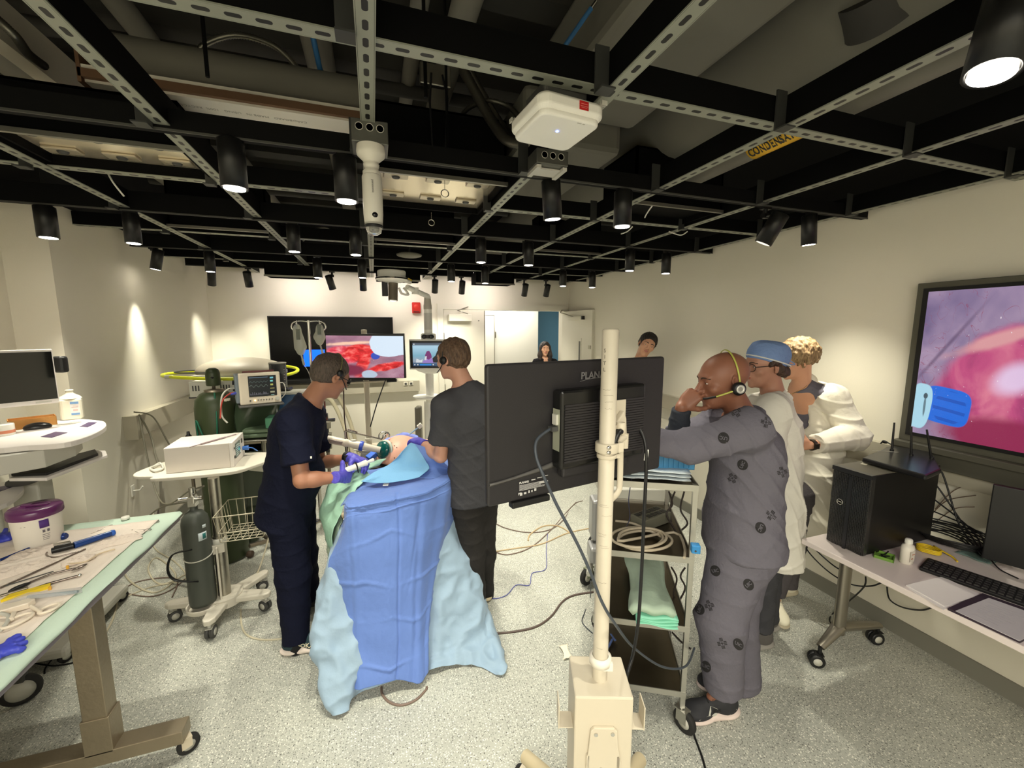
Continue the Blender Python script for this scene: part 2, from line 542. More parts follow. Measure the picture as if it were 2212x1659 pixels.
def folds(amp=0.004,f=14.0,ang=(0.3,0.2,1.0),seed=0.0,amp2=0.0015,where=None):
 """soft creases for cloth"""
 def fn(V,N):
  x,y,z=V[:,0]+seed,V[:,1]-seed,V[:,2]
  w=0.35*np.sin(4.1*x+2.3*z+seed)+0.35*np.sin(3.3*y-3.9*z)
  q=ang[0]*x+ang[1]*y+ang[2]*z
  a=np.sin(f*q*2+3.0*w);b=np.sin(f*1.7*(q+0.5*x-0.4*y)*2+4*w)
  mask=0.5+0.5*np.sin(5.3*x+1.1+4.7*z)*np.sin(4.4*y+2.0*z+seed)
  c4=np.sin(f*4.3*(0.3*x+0.2*y-0.9*z)+6*w+2.1)
  c3=np.sin(f*3.1*(0.8*x-0.5*y+0.45*z)+5*w+1.3)
  m2=np.clip(np.sin(7.1*z+2.0*x+seed)*np.sin(6.3*x-5.1*y),0,1)
  d=amp*(1-np.abs(a))**2.5*mask+amp*0.7*(1-np.abs(b))**3*(1-mask)+amp*0.5*(1-np.abs(c3))**3*m2+amp*0.4*(1-np.abs(c4))**3*(1-m2)
  d=d+amp*0.3*np.sin(5.7*z+3*x+seed*2)*np.sin(8.3*x+6*y-2*z)
  d=d+amp2*np.sin(61*x+7*w)*np.sin(53*z-17*y)
  if where is not None:d=d*where(V)
  return d-amp*0.1
 return fn
def in_ell(c,r,Rm=None):
 c=np.array(c,float);r=np.array(r,float);Rm=np.eye(3) if Rm is None else np.array(Rm)
 return lambda V:((((V-c) @ Rm)/r)**2).sum(axis=1)<1
# ================================================================ tools for figures and clothes
def v3(*a):return Vector(a)
def hframe(fwd,up):
 y=Vector(fwd).normalized();z=Vector(up);z=(z-y*y.dot(z)).normalized();x=y.cross(z)
 return Matrix((x,y,z)).transposed()          # x: the person's right side
def head_ops(S,c,Hm,sc=1.0,ears=True,jaw=1.0):
 c=Vector(c)
 L=lambda x,y,z:c+Hm @ (Vector((x,y,z))*sc)
 E=lambda p,r,k=0.012,neg=False,rot=None:S.ell(L(*p),[q*sc for q in r],Hm if rot is None else Hm @ Euler(rot).to_matrix(),k*sc,neg)
 E((0,-0.014,0.034),(0.074,0.094,0.082))
 E((0,0.022,0.010),(0.066,0.070,0.085),0.02)
 E((0,0.034,-0.045),(0.056*jaw,0.056,0.066),0.02)
 E((0,0.050,-0.080),(0.040*jaw,0.038,0.030),0.02)
 E((0,0.079,-0.099),(0.017,0.013,0.013),0.014)
 E((0,0.078,0.030),(0.047,0.016,0.011),0.014)
 for s in (-1,1):
  E((s*0.045,0.062,-0.020),(0.020,0.020,0.018),0.018)                 # cheekbone
  E((s*0.0325,0.099,0.008),(0.017,0.015,0.0115),0.010,True)           # socket
  E((s*0.0320,0.0745,0.008),(0.0128,0.0128,0.0128),0.003)              # eyeball and lids
  E((s*0.0320,0.0765,0.0155),(0.0150,0.011,0.0055),0.005)
  if ears:
   S.ell(L(s*0.0765,-0.012,0.000),[0.007*sc,0.019*sc,0.032*sc],Hm @ Euler((R(-8),0,s*R(-22))).to_matrix(),0.006)
   S.ell(L(s*0.082,-0.008,0.004),[0.006*sc,0.010*sc,0.017*sc],Hm @ Euler((R(-8),0,s*R(-22))).to_matrix(),0.004,True)
   E((s*0.0755,-0.006,-0.026),(0.006,0.008,0.009),0.006)
 S.cone(L(0,0.084,0.022),L(0,0.108,-0.020),0.0075*sc,0.0115*sc,0.010)
 E((0,0.109,-0.022),(0.0115,0.0115,0.0095),0.006)
 for s in (-1,1):E((s*0.0125,0.098,-0.026),(0.0075,0.010,0.0075),0.005)
 E((0,0.086,-0.050),(0.026,0.013,0.018),0.012)
 E((0,0.0985,-0.0475),(0.021,0.0065,0.0050),0.004)
 E((0,0.0965,-0.0590),(0.018,0.0070,0.0055),0.004)
 E((0,0.1045,-0.0530),(0.022,0.0060,0.0014),0.003,True)
 return L
def hand_ops(S,w,d,n,thumb,curl=0.5,g=1.0,spread=0.12,tc=0.3,rad=1.0):
 """palm and five fingers; fingers bend towards n, thumb leaves the palm on its thumb side"""
 w=Vector(w);d=Vector(d).normalized();t=Vector(thumb);t=(t-d*d.dot(t)).normalized()
 q=d.cross(t);q=q if q.dot(Vector(n))>0 else-q
 n=q
 k0=0.010*g
 S.ell(w+d*0.05*g,(0.040*g,0.046*g,0.015*g*rad),Matrix((t,d,n)).transposed(),k0)
 for i,(off,ln,r) in enumerate(((0.030,0.074,0.0092),(0.010,0.082,0.0094),(-0.010,0.076,0.0090),(-0.029,0.060,0.0080))):
  base=w+d*(0.090-abs(off-0.005)*0.22)*g+t*off*g
  S.cone(w+d*0.012*g+t*off*0.55*g,base,0.0135*g*rad,0.0110*g*rad,k0)
  a=curl*(0.9+0.12*i);dd=(d+t*off*spread*6).normalized();p=base;rr=r*g*rad;ang=0.0
  for sgm,f in enumerate((0.44,0.30,0.26)):
   ang+=a*(1.0,1.15,0.8)[sgm]
   vv=dd*math.cos(ang)+n*math.sin(ang)
   e=p+vv*ln*f*g
   S.cone(p,e,rr,rr*0.9,0.0035*g);p=e;rr *= 0.92
 p=w+d*0.022*g+t*0.026*g+n*0.004
 vv=(t*0.75+d*0.6+n*(0.25+tc*0.5)).normalized()
 for ln,r0,r1,bend in ((0.042,0.0150,0.0120,0),(0.034,0.0115,0.0100,0.35),(0.028,0.0100,0.0082,0.35)):
  vv=(vv+(d*0.7-t*0.55+n*tc)*bend).normalized()
  e=p+vv*ln*g;S.cone(p,e,r0*g*rad,r1*g*rad,0.008*g);p=e
def skin_mat(name,c,lip):
 m=mat(name,C8(*c),0.5,vary=0.07,vscale=22,bump=0.06,bscale=240,sss=0.06)
 l=mat(name+'_lips',C8(*lip),0.42,vary=0.05)
 return [m,l]
def body(name_root,J,mats,hs=1.0,vox=0.0048,g=1.0,sex='m',jaw=1.0,hands=()):
 S=Sculpt(vox)
 Hm=hframe(J['face'],J['up'])
 L=head_ops(S,J['head'],Hm,hs,jaw=jaw)
 nb=Vector(J['neck'])
 nr=0.054 if sex=='m' else 0.044
 S.cone(nb,L(0,-0.022,-0.055),nr*1.12*g,nr*g,0.03)
 fr=Vector(J['front']).normalized()
 ch,pe=Vector(J['chest']),Vector(J['pelvis'])
 S.cone(nb-Vector((0,0,0.03)),ch,0.08*g,0.125*g,0.04,squash=(fr,1.35))
 S.cone(ch,pe,0.125*g,0.13*g,0.04,squash=(fr,1.35))
 for s in 'LR':
  if 'sh'+s not in J:continue
  sh,el,wr=Vector(J['sh'+s]),Vector(J['el'+s]),Vector(J['wr'+s])
  S.cone(nb.lerp(sh,0.35),sh,0.055*g,0.052*g,0.03)
  S.cone(sh,el,0.052*g,0.040*g,0.02)
  S.cone(el,el.lerp(wr,0.35),0.040*g,0.041*g,0.015)
  S.cone(el.lerp(wr,0.3),wr,0.041*g,0.0265*g,0.015)
  if 'hand'+s in J:
   h=J['hand'+s];hand_ops(S,wr,h[0],h[1],h[2],**h[3])
 for s in 'LR':
  hp,kn,an=Vector(J['hip'+s]),Vector(J['kn'+s]),Vector(J['an'+s])
  S.cone(hp,kn,0.078*g,0.052*g,0.03);S.cone(kn,an,0.050*g,0.036*g,0.02)
  S.cone(an,an+Vector(J['toe'+s]).normalized()*0.06-Vector((0,0,0.055)),0.030,0.020,0.02)
 lipc=L(0,0.098,-0.053)
 o=S.build('body',mats,J['root'],paint=[(in_ell(lipc,(0.0215*hs,0.010*hs,0.0095*hs),Hm),1)])
 return o,L,Hm
def face_bits(root,L,Hm,hs,brow,iris=(70,50,35),closed=False,both=(-1,1)):
 for s in both:
  b=MB(root);b.ell(L(s*0.032,0.0795,0.0065),(0.0100*hs,0.0092*hs,0.0048*hs),Hm)
  b.mat(1).ell(L(s*0.032,0.0852,0.0065),(0.0042*hs,0.004*hs,0.0042*hs),Hm)
  b.build('eye',[mat('eye_white',C8(214,206,198),0.2),mat('iris_%d' % iris[0],C8(*iris),0.15)],root)
  q=[L(s*x,y,z) for x,y,z in ((0.012,0.0935,0.0255),(0.024,0.0935,0.0300),(0.038,0.0865,0.0290),(0.050,0.0745,0.0235))]
  MB(root).tube(q,0.0034*hs,smooth=4,r2=0.0018*hs,flat=1.2).build('eyebrow',brow,root)
def hair_mat(name,c1,c2,rough=0.55,scale=26):
 m,nt,b=_new(name)
 tc=nt.nodes.new('ShaderNodeTexCoord')
 mp=nt.nodes.new('ShaderNodeMapping');mp.inputs['Scale'].default_value=(6,6,1.2)
 n=nt.nodes.new('ShaderNodeTexNoise');n.inputs['Scale'].default_value=scale;n.inputs['Detail'].default_value=8
 n.inputs['Distortion'].default_value=0.8
 nt.links.new(tc.outputs['Object'],mp.inputs[0]);nt.links.new(mp.outputs[0],n.inputs['Vector'])
 col=ramp(nt,n.outputs['Fac'],[(0.3,C8(*c1)),(0.7,C8(*c2))])
 nt.links.new(col,b.inputs['Base Color']);b.inputs['Roughness'].default_value=rough
 bp=nt.nodes.new('ShaderNodeBump');bp.inputs['Strength'].default_value=0.7;bp.inputs['Distance'].default_value=0.01
 nt.links.new(n.outputs['Fac'],bp.inputs['Height']);nt.links.new(bp.outputs['Normal'],b.inputs['Normal'])
 return m
def hair_disp(amp=0.003,f=150):
 def fn(V,N):
  x,y,z=V[:,0],V[:,1],V[:,2]
  w=2.2*np.sin(21*x+9*z)+2.0*np.sin(17*y-13*z)
  return amp*(np.sin(f*(x+0.35*z)+w)*0.6+np.sin(f*1.3*(y-0.3*z)+1.4*w)*0.6)
 return fn
def short_hair(root,L,Hm,hs,m,t=0.009,line=0.050,back=-0.055,disp=0.002,vox=0.0035,side=0.0):
 """cap of short hair: cranium shell minus the face and neck"""
 S=Sculpt(vox)
 S.ell(L(0,-0.016,0.036),[(0.074+t)*hs,(0.094+t)*hs,(0.082+t)*hs],Hm)
 S.ell(L(0,-0.048,-0.010),[(0.060+t*.5)*hs,(0.052+t*.5)*hs,0.062*hs],Hm,0.03)
 S.ell(L(0,0.098,0.010),[0.082*hs,0.078*hs,(line+0.014)*hs],Hm,0.012,True)
 S.ell(L(0,0.070,-0.075),[0.095*hs,0.088*hs,0.085*hs],Hm,0.010,True)
 for s in (-1,1):S.ell(L(s*0.088,-0.004,-0.012),[0.024*hs,0.026*hs,0.034*hs],Hm,0.008,True)
 dn=Hm @ Vector((0,0.25,-1))
 S.cut(L(0,-0.06,back),dn,L(0,-0.06,back-0.08),0.16*hs,0.01)
 return S.build('hair',m,root,disp=hair_disp(disp))
def cloth_mat(name,c,rough=0.85,bump=0.25,vary=0.06,sheen=0.2):
 if name in MATS:return MATS[name]
 m=mat(name,C8(*c),rough,vary=vary,vscale=9,bump=bump,bscale=70,spec=0.15)
 return m
def scrub_top(J,m,name='scrub_top',g=1.0,sleeve=0.75,hem=0.10,seed=1.0,vneck=0.075,belly=0.0,disp=None,long_sleeve=False,vox=0.0065,flare=1.0,cuffs=True,open_neck=True,k=0.03):
 S=Sculpt(vox)
 nb,ch,pe,fr=Vector(J['neck']),Vector(J['chest']),Vector(J['pelvis']),Vector(J['front']).normalized()
 shl,shr=Vector(J['shL']),Vector(J['shR'])
 S.cone(shl,shr,0.066*g,0.066*g,k)
 for q in (shl,shr):S.cone(nb.lerp(q,0.15)+Vector((0,0,0.01)),q,0.058*g,0.056*g,0.05)
 mid=(shl+shr)/2
 S.cone(mid-Vector((0,0,0.04)),ch,0.150*g,0.168*g,0.05,squash=(fr,1.4))
 S.cone(ch,pe,0.168*g,0.176*g*flare,0.05,squash=(fr,1.35))
 dn=(pe-ch).normalized()
 S.cone(pe,pe+dn*(hem+0.03),0.176*g*flare,0.190*g*flare,0.03,squash=(fr,1.32),flat=None)
 if belly:S.ell(ch.lerp(pe,0.6)+fr*0.06,(0.13,0.13,0.15),None,0.05)
 S.cone(nb+Vector((0,0,0.01)),mid,0.075*g,0.085*g,0.03)
 for s in 'LR':
  sh,el,wr=Vector(J['sh'+s]),Vector(J['el'+s]),Vector(J['wr'+s])
  if long_sleeve is True or long_sleeve==s:
   S.cone(sh,el,0.068*g,0.058*g,0.05)
   S.cone(el,el.lerp(wr,0.92),0.058*g,0.046*g,0.04,flat=1)
  else:
   S.cone(sh,sh.lerp(el,sleeve),0.068*g,0.080*g,0.05,flat=1)
 # neckline
 up=(nb-ch).normalized()
 S.cut(nb+up*0.012+fr*0.0,(up+fr*0.5).normalized(),nb+up*0.10+fr*0.03,0.115*g,0.012)
 if open_neck:S.ell(nb+fr*0.095*g-up*0.01,(0.045,0.045,vneck),hframe(fr,up),0.008,True)
 S.cut(pe+dn*hem,dn,pe+dn*(hem+0.2),0.36,0.006)
 return S.build(name,m,J['root'],disp=disp or folds(0.007,9,(0.5,0.3,0.9),seed,0.0012))
def trousers(J,m,name='trousers',g=1.0,cuff=0.96,r0=0.108,r1=0.080,r2=0.066,seed=2.0,vox=0.0065,disp=None,squash=1.0):
 S=Sculpt(vox);pe,fr=Vector(J['pelvis']),Vector(J['front']).normalized()
 S.cone(pe+Vector((0,0,0.06)),pe-Vector((0,0,0.05)),0.150*g,0.165*g,0.03,squash=(fr,1.30))
 for s in 'LR':
  hp,kn,an=Vector(J['hip'+s]),Vector(J['kn'+s]),Vector(J['an'+s])
  S.cone(hp,kn,r0*g,r1*g,0.04)
  S.cone(kn,kn.lerp(an,cuff),r1*g,r2*g,0.03,flat=1)
 return S.build(name,m,J['root'],disp=disp or folds(0.009,7,(0.7,0.5,0.6),seed,0.001))
def shoe(root,an,toe,upper,sole,lb=None,ln=0.27,name='shoe',g=1.0,accents=None):
 """one shoe: ankle joint an, pointing to toe; sole on the floor"""
 an=Vector(an);d=Vector(toe);d.z=0;d.normalize();s=Vector((-d.y,d.x,0));up=Vector((0,0,1))
 M=Matrix((d,s,up)).transposed()
 o0=Vector((an.x,an.y,0))-d*0.075
 S=Sculpt(0.005)
 S.ell(o0+d*0.06+up*0.055,(0.062*g,0.042*g,0.045),M,0.02)
 S.ell(o0+d*0.060+up*0.088,(0.052*g,0.042*g,0.044),M,0.02)
 S.ell(o0+d*0.19*g+up*0.043,(0.082*g,0.049*g,0.036),M,0.03)
 S.cone(o0+d*0.085+up*0.088,o0+d*0.19+up*0.060,0.034,0.028,0.02)
 S.cut(o0+up*0.018,(0,0,-1),o0+d*0.12,0.25,0.003)
 b=S.build(name,upper,root)
 if lb:b['label']=lb
 T=Sculpt(0.005)
 T.ell(o0+d*0.055+up*0.020,(0.070*g,0.046*g,0.020),M,0.01)
 T.ell(o0+d*0.185*g+up*0.020,(0.090*g,0.053*g,0.019),M,0.03)
 T.cone(o0+d*0.04+up*0.022,o0+d*0.19+up*0.02,0.022,0.024,0.03)
 T.cut(o0+up*0.0015,(0,0,-1),o0+d*0.12,0.25,0.001)
 T.build('sole',sole,b)
 L=MB(root)
 for k in range(4):
  c=o0+d*(0.115+0.022*k)+up*(0.122-0.0115*k)
  L.tube([c-s*0.020+up*-0.006,c+up*0.001,c+s*0.020+up*-0.006],0.0028,seg=6)
 L.build('laces',mat('shoe_laces',C8(196,190,178),0.8) if accents is None else accents,b)
 return b
def project(b,bvh,verts,faces,M,d,off=0.0014):
 """lay flat artwork (verts in the frame M) onto the surface along direction d"""
 out=[]
 for v in verts:
  p=M @ Vector((v[0],v[1],0));h=bvh.ray_cast(p-d*0.35,d,0.9)
  q=h[0] if h[0] is not None else p
  out.append(q-d*off)
 b.add(out,faces,False)
def world_bvh(o,root):
 me=o.data;M=root.matrix_basis
 return BVHTree.FromPolygons([M @ v.co for v in me.vertices],[tuple(p.vertices) for p in me.polygons])
_badge={}
def badge_geo(kind):
 if kind in _badge:return _badge[kind]
 if kind=='disc':
  vs=[(0,0)];fs=[]
  for rr in (0.33,0.66,1.0):
   vs+=[(rr*math.cos(2*math.pi*i/22),rr*math.sin(2*math.pi*i/22)) for i in range(22)]
  fs+=[(0,1+i,1+(i+1) % 22) for i in range(22)]
  for j in range(2):
   a=1+22*j
   fs+=[(a+i,a+22+i,a+22+(i+1) % 22,a+(i+1) % 22) for i in range(22)]
 elif kind=='cross':
  vs,fs=[],[]
  def bar(x0,y0,x1,y1):
   n=len(vs);vs.extend([(x0,y0),(x1,y0),(x1,y1),(x0,y1)]);fs.append((n,n+1,n+2,n+3))
  for k in (-1,0,1):
   o=k*0.26
   for s in (-1,1):
    bar(o-0.08,s*0.38-(0.62 if s<0 else 0),o+0.08,s*0.38+(0 if s<0 else 0.62))
    bar(s*0.38-(0.62 if s<0 else 0),o-0.08,s*0.38+(0 if s<0 else 0.62),o+0.08)
  bar(-0.30,-0.06,0.30,0.06);bar(-0.06,-0.30,0.06,0.30)
 else:
  v,fs=text_mesh(kind,0.62,0.0,bold=0.012);vs=[(q.x,q.y) for q in v]
 _badge[kind]=(vs,fs)
 return _badge[kind]
def print_on(root,cloth,bvh,px,py,kind,size,rot,F0,dark,pale):
 d,f=ray(px,py);d=d.normalized()
 h=bvh.ray_cast(Vector((0,0,HC)),d,12)
 if h[0] is None:return
 x=Vector((_cy,-_sy,0));y=d.cross(x).normalized();y=-y if y.z<0 else y
 a=R(rot);X=x*math.cos(a)+y*math.sin(a);Y=-x*math.sin(a)+y*math.cos(a)
 M=Matrix((X,Y,d)).transposed().to_4x4();M.translation=h[0]
 b=MB(root)
 if kind=='uic':
  vs,fs=badge_geo('disc');project(b,bvh,[(u*size,v*size) for u,v in vs],fs,M,d)
  b.mat(1);vs,fs=badge_geo('UIC');project(b,bvh,[(u*size*1.35,v*size*1.35) for u,v in vs],fs,M,d,0.0026)
 else:
  vs,fs=badge_geo('cross');project(b,bvh,[(u*size,v*size) for u,v in vs],fs,M,d)
 b.build('printed_badge' if kind=='uic' else 'printed_cross',[dark,pale],cloth)
GLOVE=mat('nitrile_glove',C8(86,80,190),0.45,vary=0.06,vscale=30,bump=0.25,bscale=120)
def glove(root,w,d,n,th,back=0.05,**kw):
 S=Sculpt(0.0032);hand_ops(S,w,d,n,th,rad=1.12,**kw)
 d=Vector(d).normalized()
 arm=kw.pop('arm',None)
 S.cone(Vector(w)-d*back,Vector(w)+d*0.01,0.033,0.030,0.012,flat=0)
 return S.build('glove',GLOVE,root,disp=lambda V,N:0.0008*np.sin(210*V[:,0]+90*V[:,2])*np.sin(180*V[:,1]))
# ================================================================ the room
XL,XR,YB,ZT=-1.90,2.97,6.0,3.45      # left wall, right wall, back wall, deck
ZG=2.55                                     # underside of the strut grid
def struct(name,mb,m,parent=None,label=None):
 o=mb.build(name,m,parent)
 if parent is None:o['kind']='structure'
 if label:o['label']=label
 return o
struct('floor',MB().boxb((-3.2,-2.6,-0.1),(4.4,9.2,0.0)),terrazzo(),label='speckled grey vinyl floor')
M_DECK=mat('dark_painted_deck',C8(58,57,53),0.9,vary=0.25,vscale=2.5,bump=0.3,bscale=9)
b=MB().boxb((-3.2,-2.6,ZT),(4.4,9.2,ZT+0.1))
for k in range(9):                       # deck ribs
 b.boxb((-3.0,-0.3+k*0.72,ZT-0.16),(3.1,-0.16+k*0.72,ZT+0.01))
struct('ceiling',b,M_DECK,label='dark open ceiling deck with ribs')
# door opening in the back wall
DX0,DX1,DZ=P(957,700,Y=YB).x,P(1216,700,Y=YB).x,2.14
b=MB().boxb((-2.3,YB,0),(DX0-0.06,YB+0.14,ZT)).boxb((DX1+0.06,YB,0),(XR+0.2,YB+0.14,ZT)).boxb((DX0-0.06,YB,DZ+0.06),(DX1+0.06,YB+0.14,ZT))
struct('wall_back',b,M_WALL)
b=MB().boxb((XL-0.15,3.44,0),(XL,YB+0.1,ZT)).boxb((XL-0.3,3.44,0),(XL-0.15,3.47,ZT))
struct('wall_left',b,M_WALL)
struct('wall_left_near',MB().boxb((-2.35,-2.6,0),(-2.13,3.44,ZT)),M_WALL)
struct('wall_right',MB().boxb((XR,-2.6,0),(XR+0.15,YB+0.1,ZT)),M_WALL)
struct('wall_rear',MB().boxb((-2.4,-2.6,0),(XR+0.1,-2.5,ZT)),M_WALL)
M_COVE=mat('grey_cove_base',C8(128,126,116),0.6)
struct('baseboard_right',MB().boxb((XR-0.012,-2.5,0),(XR+0.001,YB,0.10)),M_COVE)
struct('baseboard_left',MB().boxb((XL-0.001,3.44,0),(XL+0.012,YB,0.10)).boxb((-2.131,-2.5,0),(-2.118,3.44,0.1)),M_COVE)
struct('baseboard_back',MB().boxb((-1.9,YB-0.012,0),(DX0-0.07,YB+0.001,0.10)),M_COVE)
M_FRAME=mat('white_door_enamel',C8(225,221,206),0.5)
b=MB().boxb((DX0-0.08,YB-0.03,0),(DX0,YB+0.16,DZ+0.08)).boxb((DX1,YB-0.03,0),(DX1+0.06,YB+0.16,DZ+0.08)).boxb((DX0,YB-0.03,DZ),(DX1,YB+0.16,DZ+0.08))
struct('trim_1',b,M_FRAME,label='white door frame')
M_SEAM=mat('door_gap_gasket',C8(120,116,104),0.8)  # even grey for the strips along the door edges
def leaf(name,x,y,w,ang,flip,label):
 o=thing(name,label,None,(x,y,0),ang);del_keys(o,'category');o['kind']='structure'
 b=MB().box((w/2,0,DZ/2),(w,0.045,DZ-0.02));b.build('door_panel',M_FRAME,o)
 s=-1
 return o
def del_keys(o,*k):
 for q in k:
  if q in o:del o[q]
DLW=P(1047,700,Y=YB).x-DX0
d1=leaf('door_1',DX0+0.005,YB+0.01,DLW,0,1,'closed white door leaf left of the opening')
MB().box((DLW-0.01,-0.002,DZ/2),(0.012,0.05,DZ-0.02)).build('edge_gasket',M_SEAM,d1)
MB().rbox((DLW*0.38,-0.06,DZ-0.12),(0.34,0.075,0.10),0.01).build('door_closer',M_FRAME,d1,0.004)
MB().tube([(DLW*0.55,-0.09,DZ-0.06),(DLW*0.3,-0.14,DZ-0.02),(DLW*0.62,-0.02,DZ+0.05)],0.008).build('closer_arm',M_STEEL,d1)
MB().box((-0.002,-0.026,1.75),(0.02,0.012,0.11)).box((-0.002,-0.026,1.0),(0.02,0.012,0.11)).build('hinge',M_STEEL,d1)
MB().cyl((DLW-0.1,-0.024,1.98),(DLW-0.1,-0.03,1.98),0.009).build('door_viewer',M_DKGREY,d1)
hx,hy=DX1-0.01,YB-0.035
fx,fy=2.955,5.18
w2=math.hypot(fx-hx,fy-hy)
d2=leaf('door_2',hx,hy,w2,math.atan2(fy-hy,fx-hx),1,'open white door leaf swung back against the right wall')
MB().box((w2*0.52,-0.04,DZ-0.12),(0.38,0.05,0.05)).build('door_closer',M_FRAME,d2,0.006)
MB().box((w2*0.75,-0.04,DZ-0.12),(0.03,0.055,0.052)).build('closer_cap',M_BLACK,d2)
MB().box((w2*0.63,-0.024,1.25),(0.09,0.006,0.95)).mat(1).box((w2*0.63,-0.029,1.25),(0.035,0.004,0.86)).build('vision_slot',[M_FRAME,mat('dim_wired_glass',C8(120,120,116),0.2)],d2)
MB().box((w2*0.94,-0.027,1.60),(0.055,0.008,0.05)).box((w2*0.94,-0.03,1.05),(0.04,0.02,0.2)).build('latch_plate',M_STEEL,d2)
MB().tube([(0.35,-0.05,DZ-0.1),(0.1,-0.12,DZ-0.03),(-0.06,0.02,DZ+0.04)],0.008).build('closer_arm',M_STEEL,d2)
M_UP=mat('black_wall_paint_above_grid',C8(26,26,25),0.9)
b=MB().boxb((-2.125,-2.5,ZG+0.10),(-2.12,3.44,ZT)).boxb((XL,3.44,ZG+0.10),(XL+0.006,YB,ZT)).boxb((XR-0.006,-2.5,ZG+0.10),(XR,YB,ZT)).boxb((XL,YB-0.006,ZG+0.08),(XR,YB,ZT)).boxb((-2.12,3.432,ZG+0.10),(XL+0.005,3.4385,ZT)).boxb((-2.12,-2.5,ZG+0.1),(XR,-2.494,ZT))
struct('trim_5',b,M_UP,label='black painted wall band above the ceiling grid')
# corridor beyond the door
b=MB().boxb((0.2,7.75,0),(P(1162,750,Y=7.75).x,7.85,2.7)).boxb((0.2,YB+0.14,0),(0.3,7.8,2.7)).boxb((4.1,YB+0.14,0),(4.2,9.1,2.7))
struct('wall_corridor',b,mat('corridor_paint',C8(226,224,212),0.7))
struct('wall_blue',MB().boxb((2.3,8.35,0),(4.2,8.45,2.7)),mat('sky_blue_paint',C8(104,158,196),0.6),label='sky blue wall at the end of the corridor')
struct('ceiling_corridor',MB().boxb((0.2,YB+0.14,2.6),(4.2,9.1,2.7)),M_WALL)
d3=leaf('door_3',1.61,7.735,0.0001+0.62,0,1,'white flush door across the corridor')
for q in list(d3.children):q.data.transform(Matrix.Translation((0,0,0)))
MB().box((0.62,-0.026,1.07),(0.008,0.01,2.1)).box((0.3,-0.026,2.125),(0.64,0.01,0.008)).build('door_gap',M_SEAM,d3)
MB().box((0.64,-0.03,1.75),(0.022,0.014,0.12)).build('hinge',M_STEEL,d3)
# wall raceways
M_RAIL=mat('raceway_enamel',C8(176,170,152),0.5)
zr=P(443,838,X=XL).z
def raceway(n,lo,hi):return struct(n,MB().boxb(lo,hi),M_RAIL,label='long horizontal wall raceway')
y0=P(270,890,X=XL).y
o=raceway('trim_2',(XL,y0,0.99),(XL+0.07,YB-0.02,1.16))
MB().boxb((XL,y0-0.05,0.98),(XL+0.09,y0,1.17)).build('end_cap',M_RAIL,o)
raceway('trim_3',(XR-0.05,-0.5,1.02),(XR,5.2,1.16))
o=raceway('trim_4',(-1.86,YB-0.06,0.98),(P(905,815,Y=YB).x,YB,1.13))
for px in (876,888):
 q=P(px,821,Y=YB-0.06)
 MB().rbox((q.x,YB-0.063,1.09),(0.055,0.008,0.05),0.01).mat(1).box((q.x,YB-0.068,1.09),(0.03,0.004,0.03)).build('socket',[M_FRAME,M_DKGREY],o)
# small wall plates of the left wall
for px,py in ((286,1060),):
 q=P(px,py,X=XL+0.002)
 o=thing('wall_hook','small white wall hook below the left raceway','hook',q)
 MB(o).rbox(q+Vector((0.004,0,0)),(0.008,0.05,0.09),0.01).build('plate',M_WHITE,o)
 MB(o).tube([q,q+Vector((0.05,0,0.0)),q+Vector((0.07,0,0.03))],0.006).build('peg',M_WHITE,o)
# ---------------------------------------------------------------- strut grid
def strut_mat():
 m,nt,b_=_new('slotted_strut_face')
 tc=nt.nodes.new('ShaderNodeTexCoord');sp=nt.nodes.new('ShaderNodeSeparateXYZ')
 nt.links.new(tc.outputs['Object'],sp.inputs[0])
 def M(op,a,b=None,c=None):
  n=nt.nodes.new('ShaderNodeMath');n.operation=op
  for i,v in enumerate((a,b,c)):
   if v is None:continue
   if isinstance(v,(int,float)):n.inputs[i].default_value=v
   else:nt.links.new(v,n.inputs[i])
  return n.outputs[0]
 per=0.062
 fx=M('SUBTRACT',M('MODULO',M('ADD',sp.outputs[0],40*per),per),per/2)
 ax=M('MAXIMUM',M('SUBTRACT',M('ABSOLUTE',fx),0.0105),0.0)
 d=M('SQRT',M('ADD',M('MULTIPLY',ax,ax),M('MULTIPLY',sp.outputs[1],sp.outputs[1])))
 hole=M('LESS_THAN',d,0.0072)
 mx=nt.nodes.new('ShaderNodeMix');mx.data_type='RGBA'
 mx.inputs[6].default_value=(*C8(150,153,140),1);mx.inputs[7].default_value=(*C8(8,8,8),1)
 nt.links.new(hole,mx.inputs[0]);nt.links.new(mx.outputs[2],b_.inputs['Base Color'])
 b_.inputs['Roughness'].default_value=0.45
 mt=M('MULTIPLY',M('SUBTRACT',1.0,hole),0.35)
 nt.links.new(mt,b_.inputs['Metallic'])
 return m
M_SLOT=strut_mat()
M_GRIDBLK=mat('black_grid_paint',C8(7,7,7),0.75,spec=0.12)
GRP_S='slotted black steel struts of the ceiling grid'
def strut(name,a,b,label,w=0.041,h=0.10,z=ZG,group=None):
 a,b=Vector((*a,z)),Vector((*b,z));d=b-a;L=d.length
 o=MB().boxb((0,-w/2,0.0015),(L,w/2,h)).mat(1).boxb((0,-w/2*0.96,0),(L,w/2*0.96,0.0016)).boxb((0,-w/2-0.003,0),(L,-w/2,0.004)).boxb((0,w/2,0),(L,w/2+0.003,0.004)).build(name,[M_GRIDBLK,M_SLOT])
 o.location=a;o.rotation_euler=(0,0,math.atan2(d.y,d.x))
 return tag(o,label,'strut',group)
SX=[-1.33,-0.66,0.012,0.705,1.405,2.09,2.80]
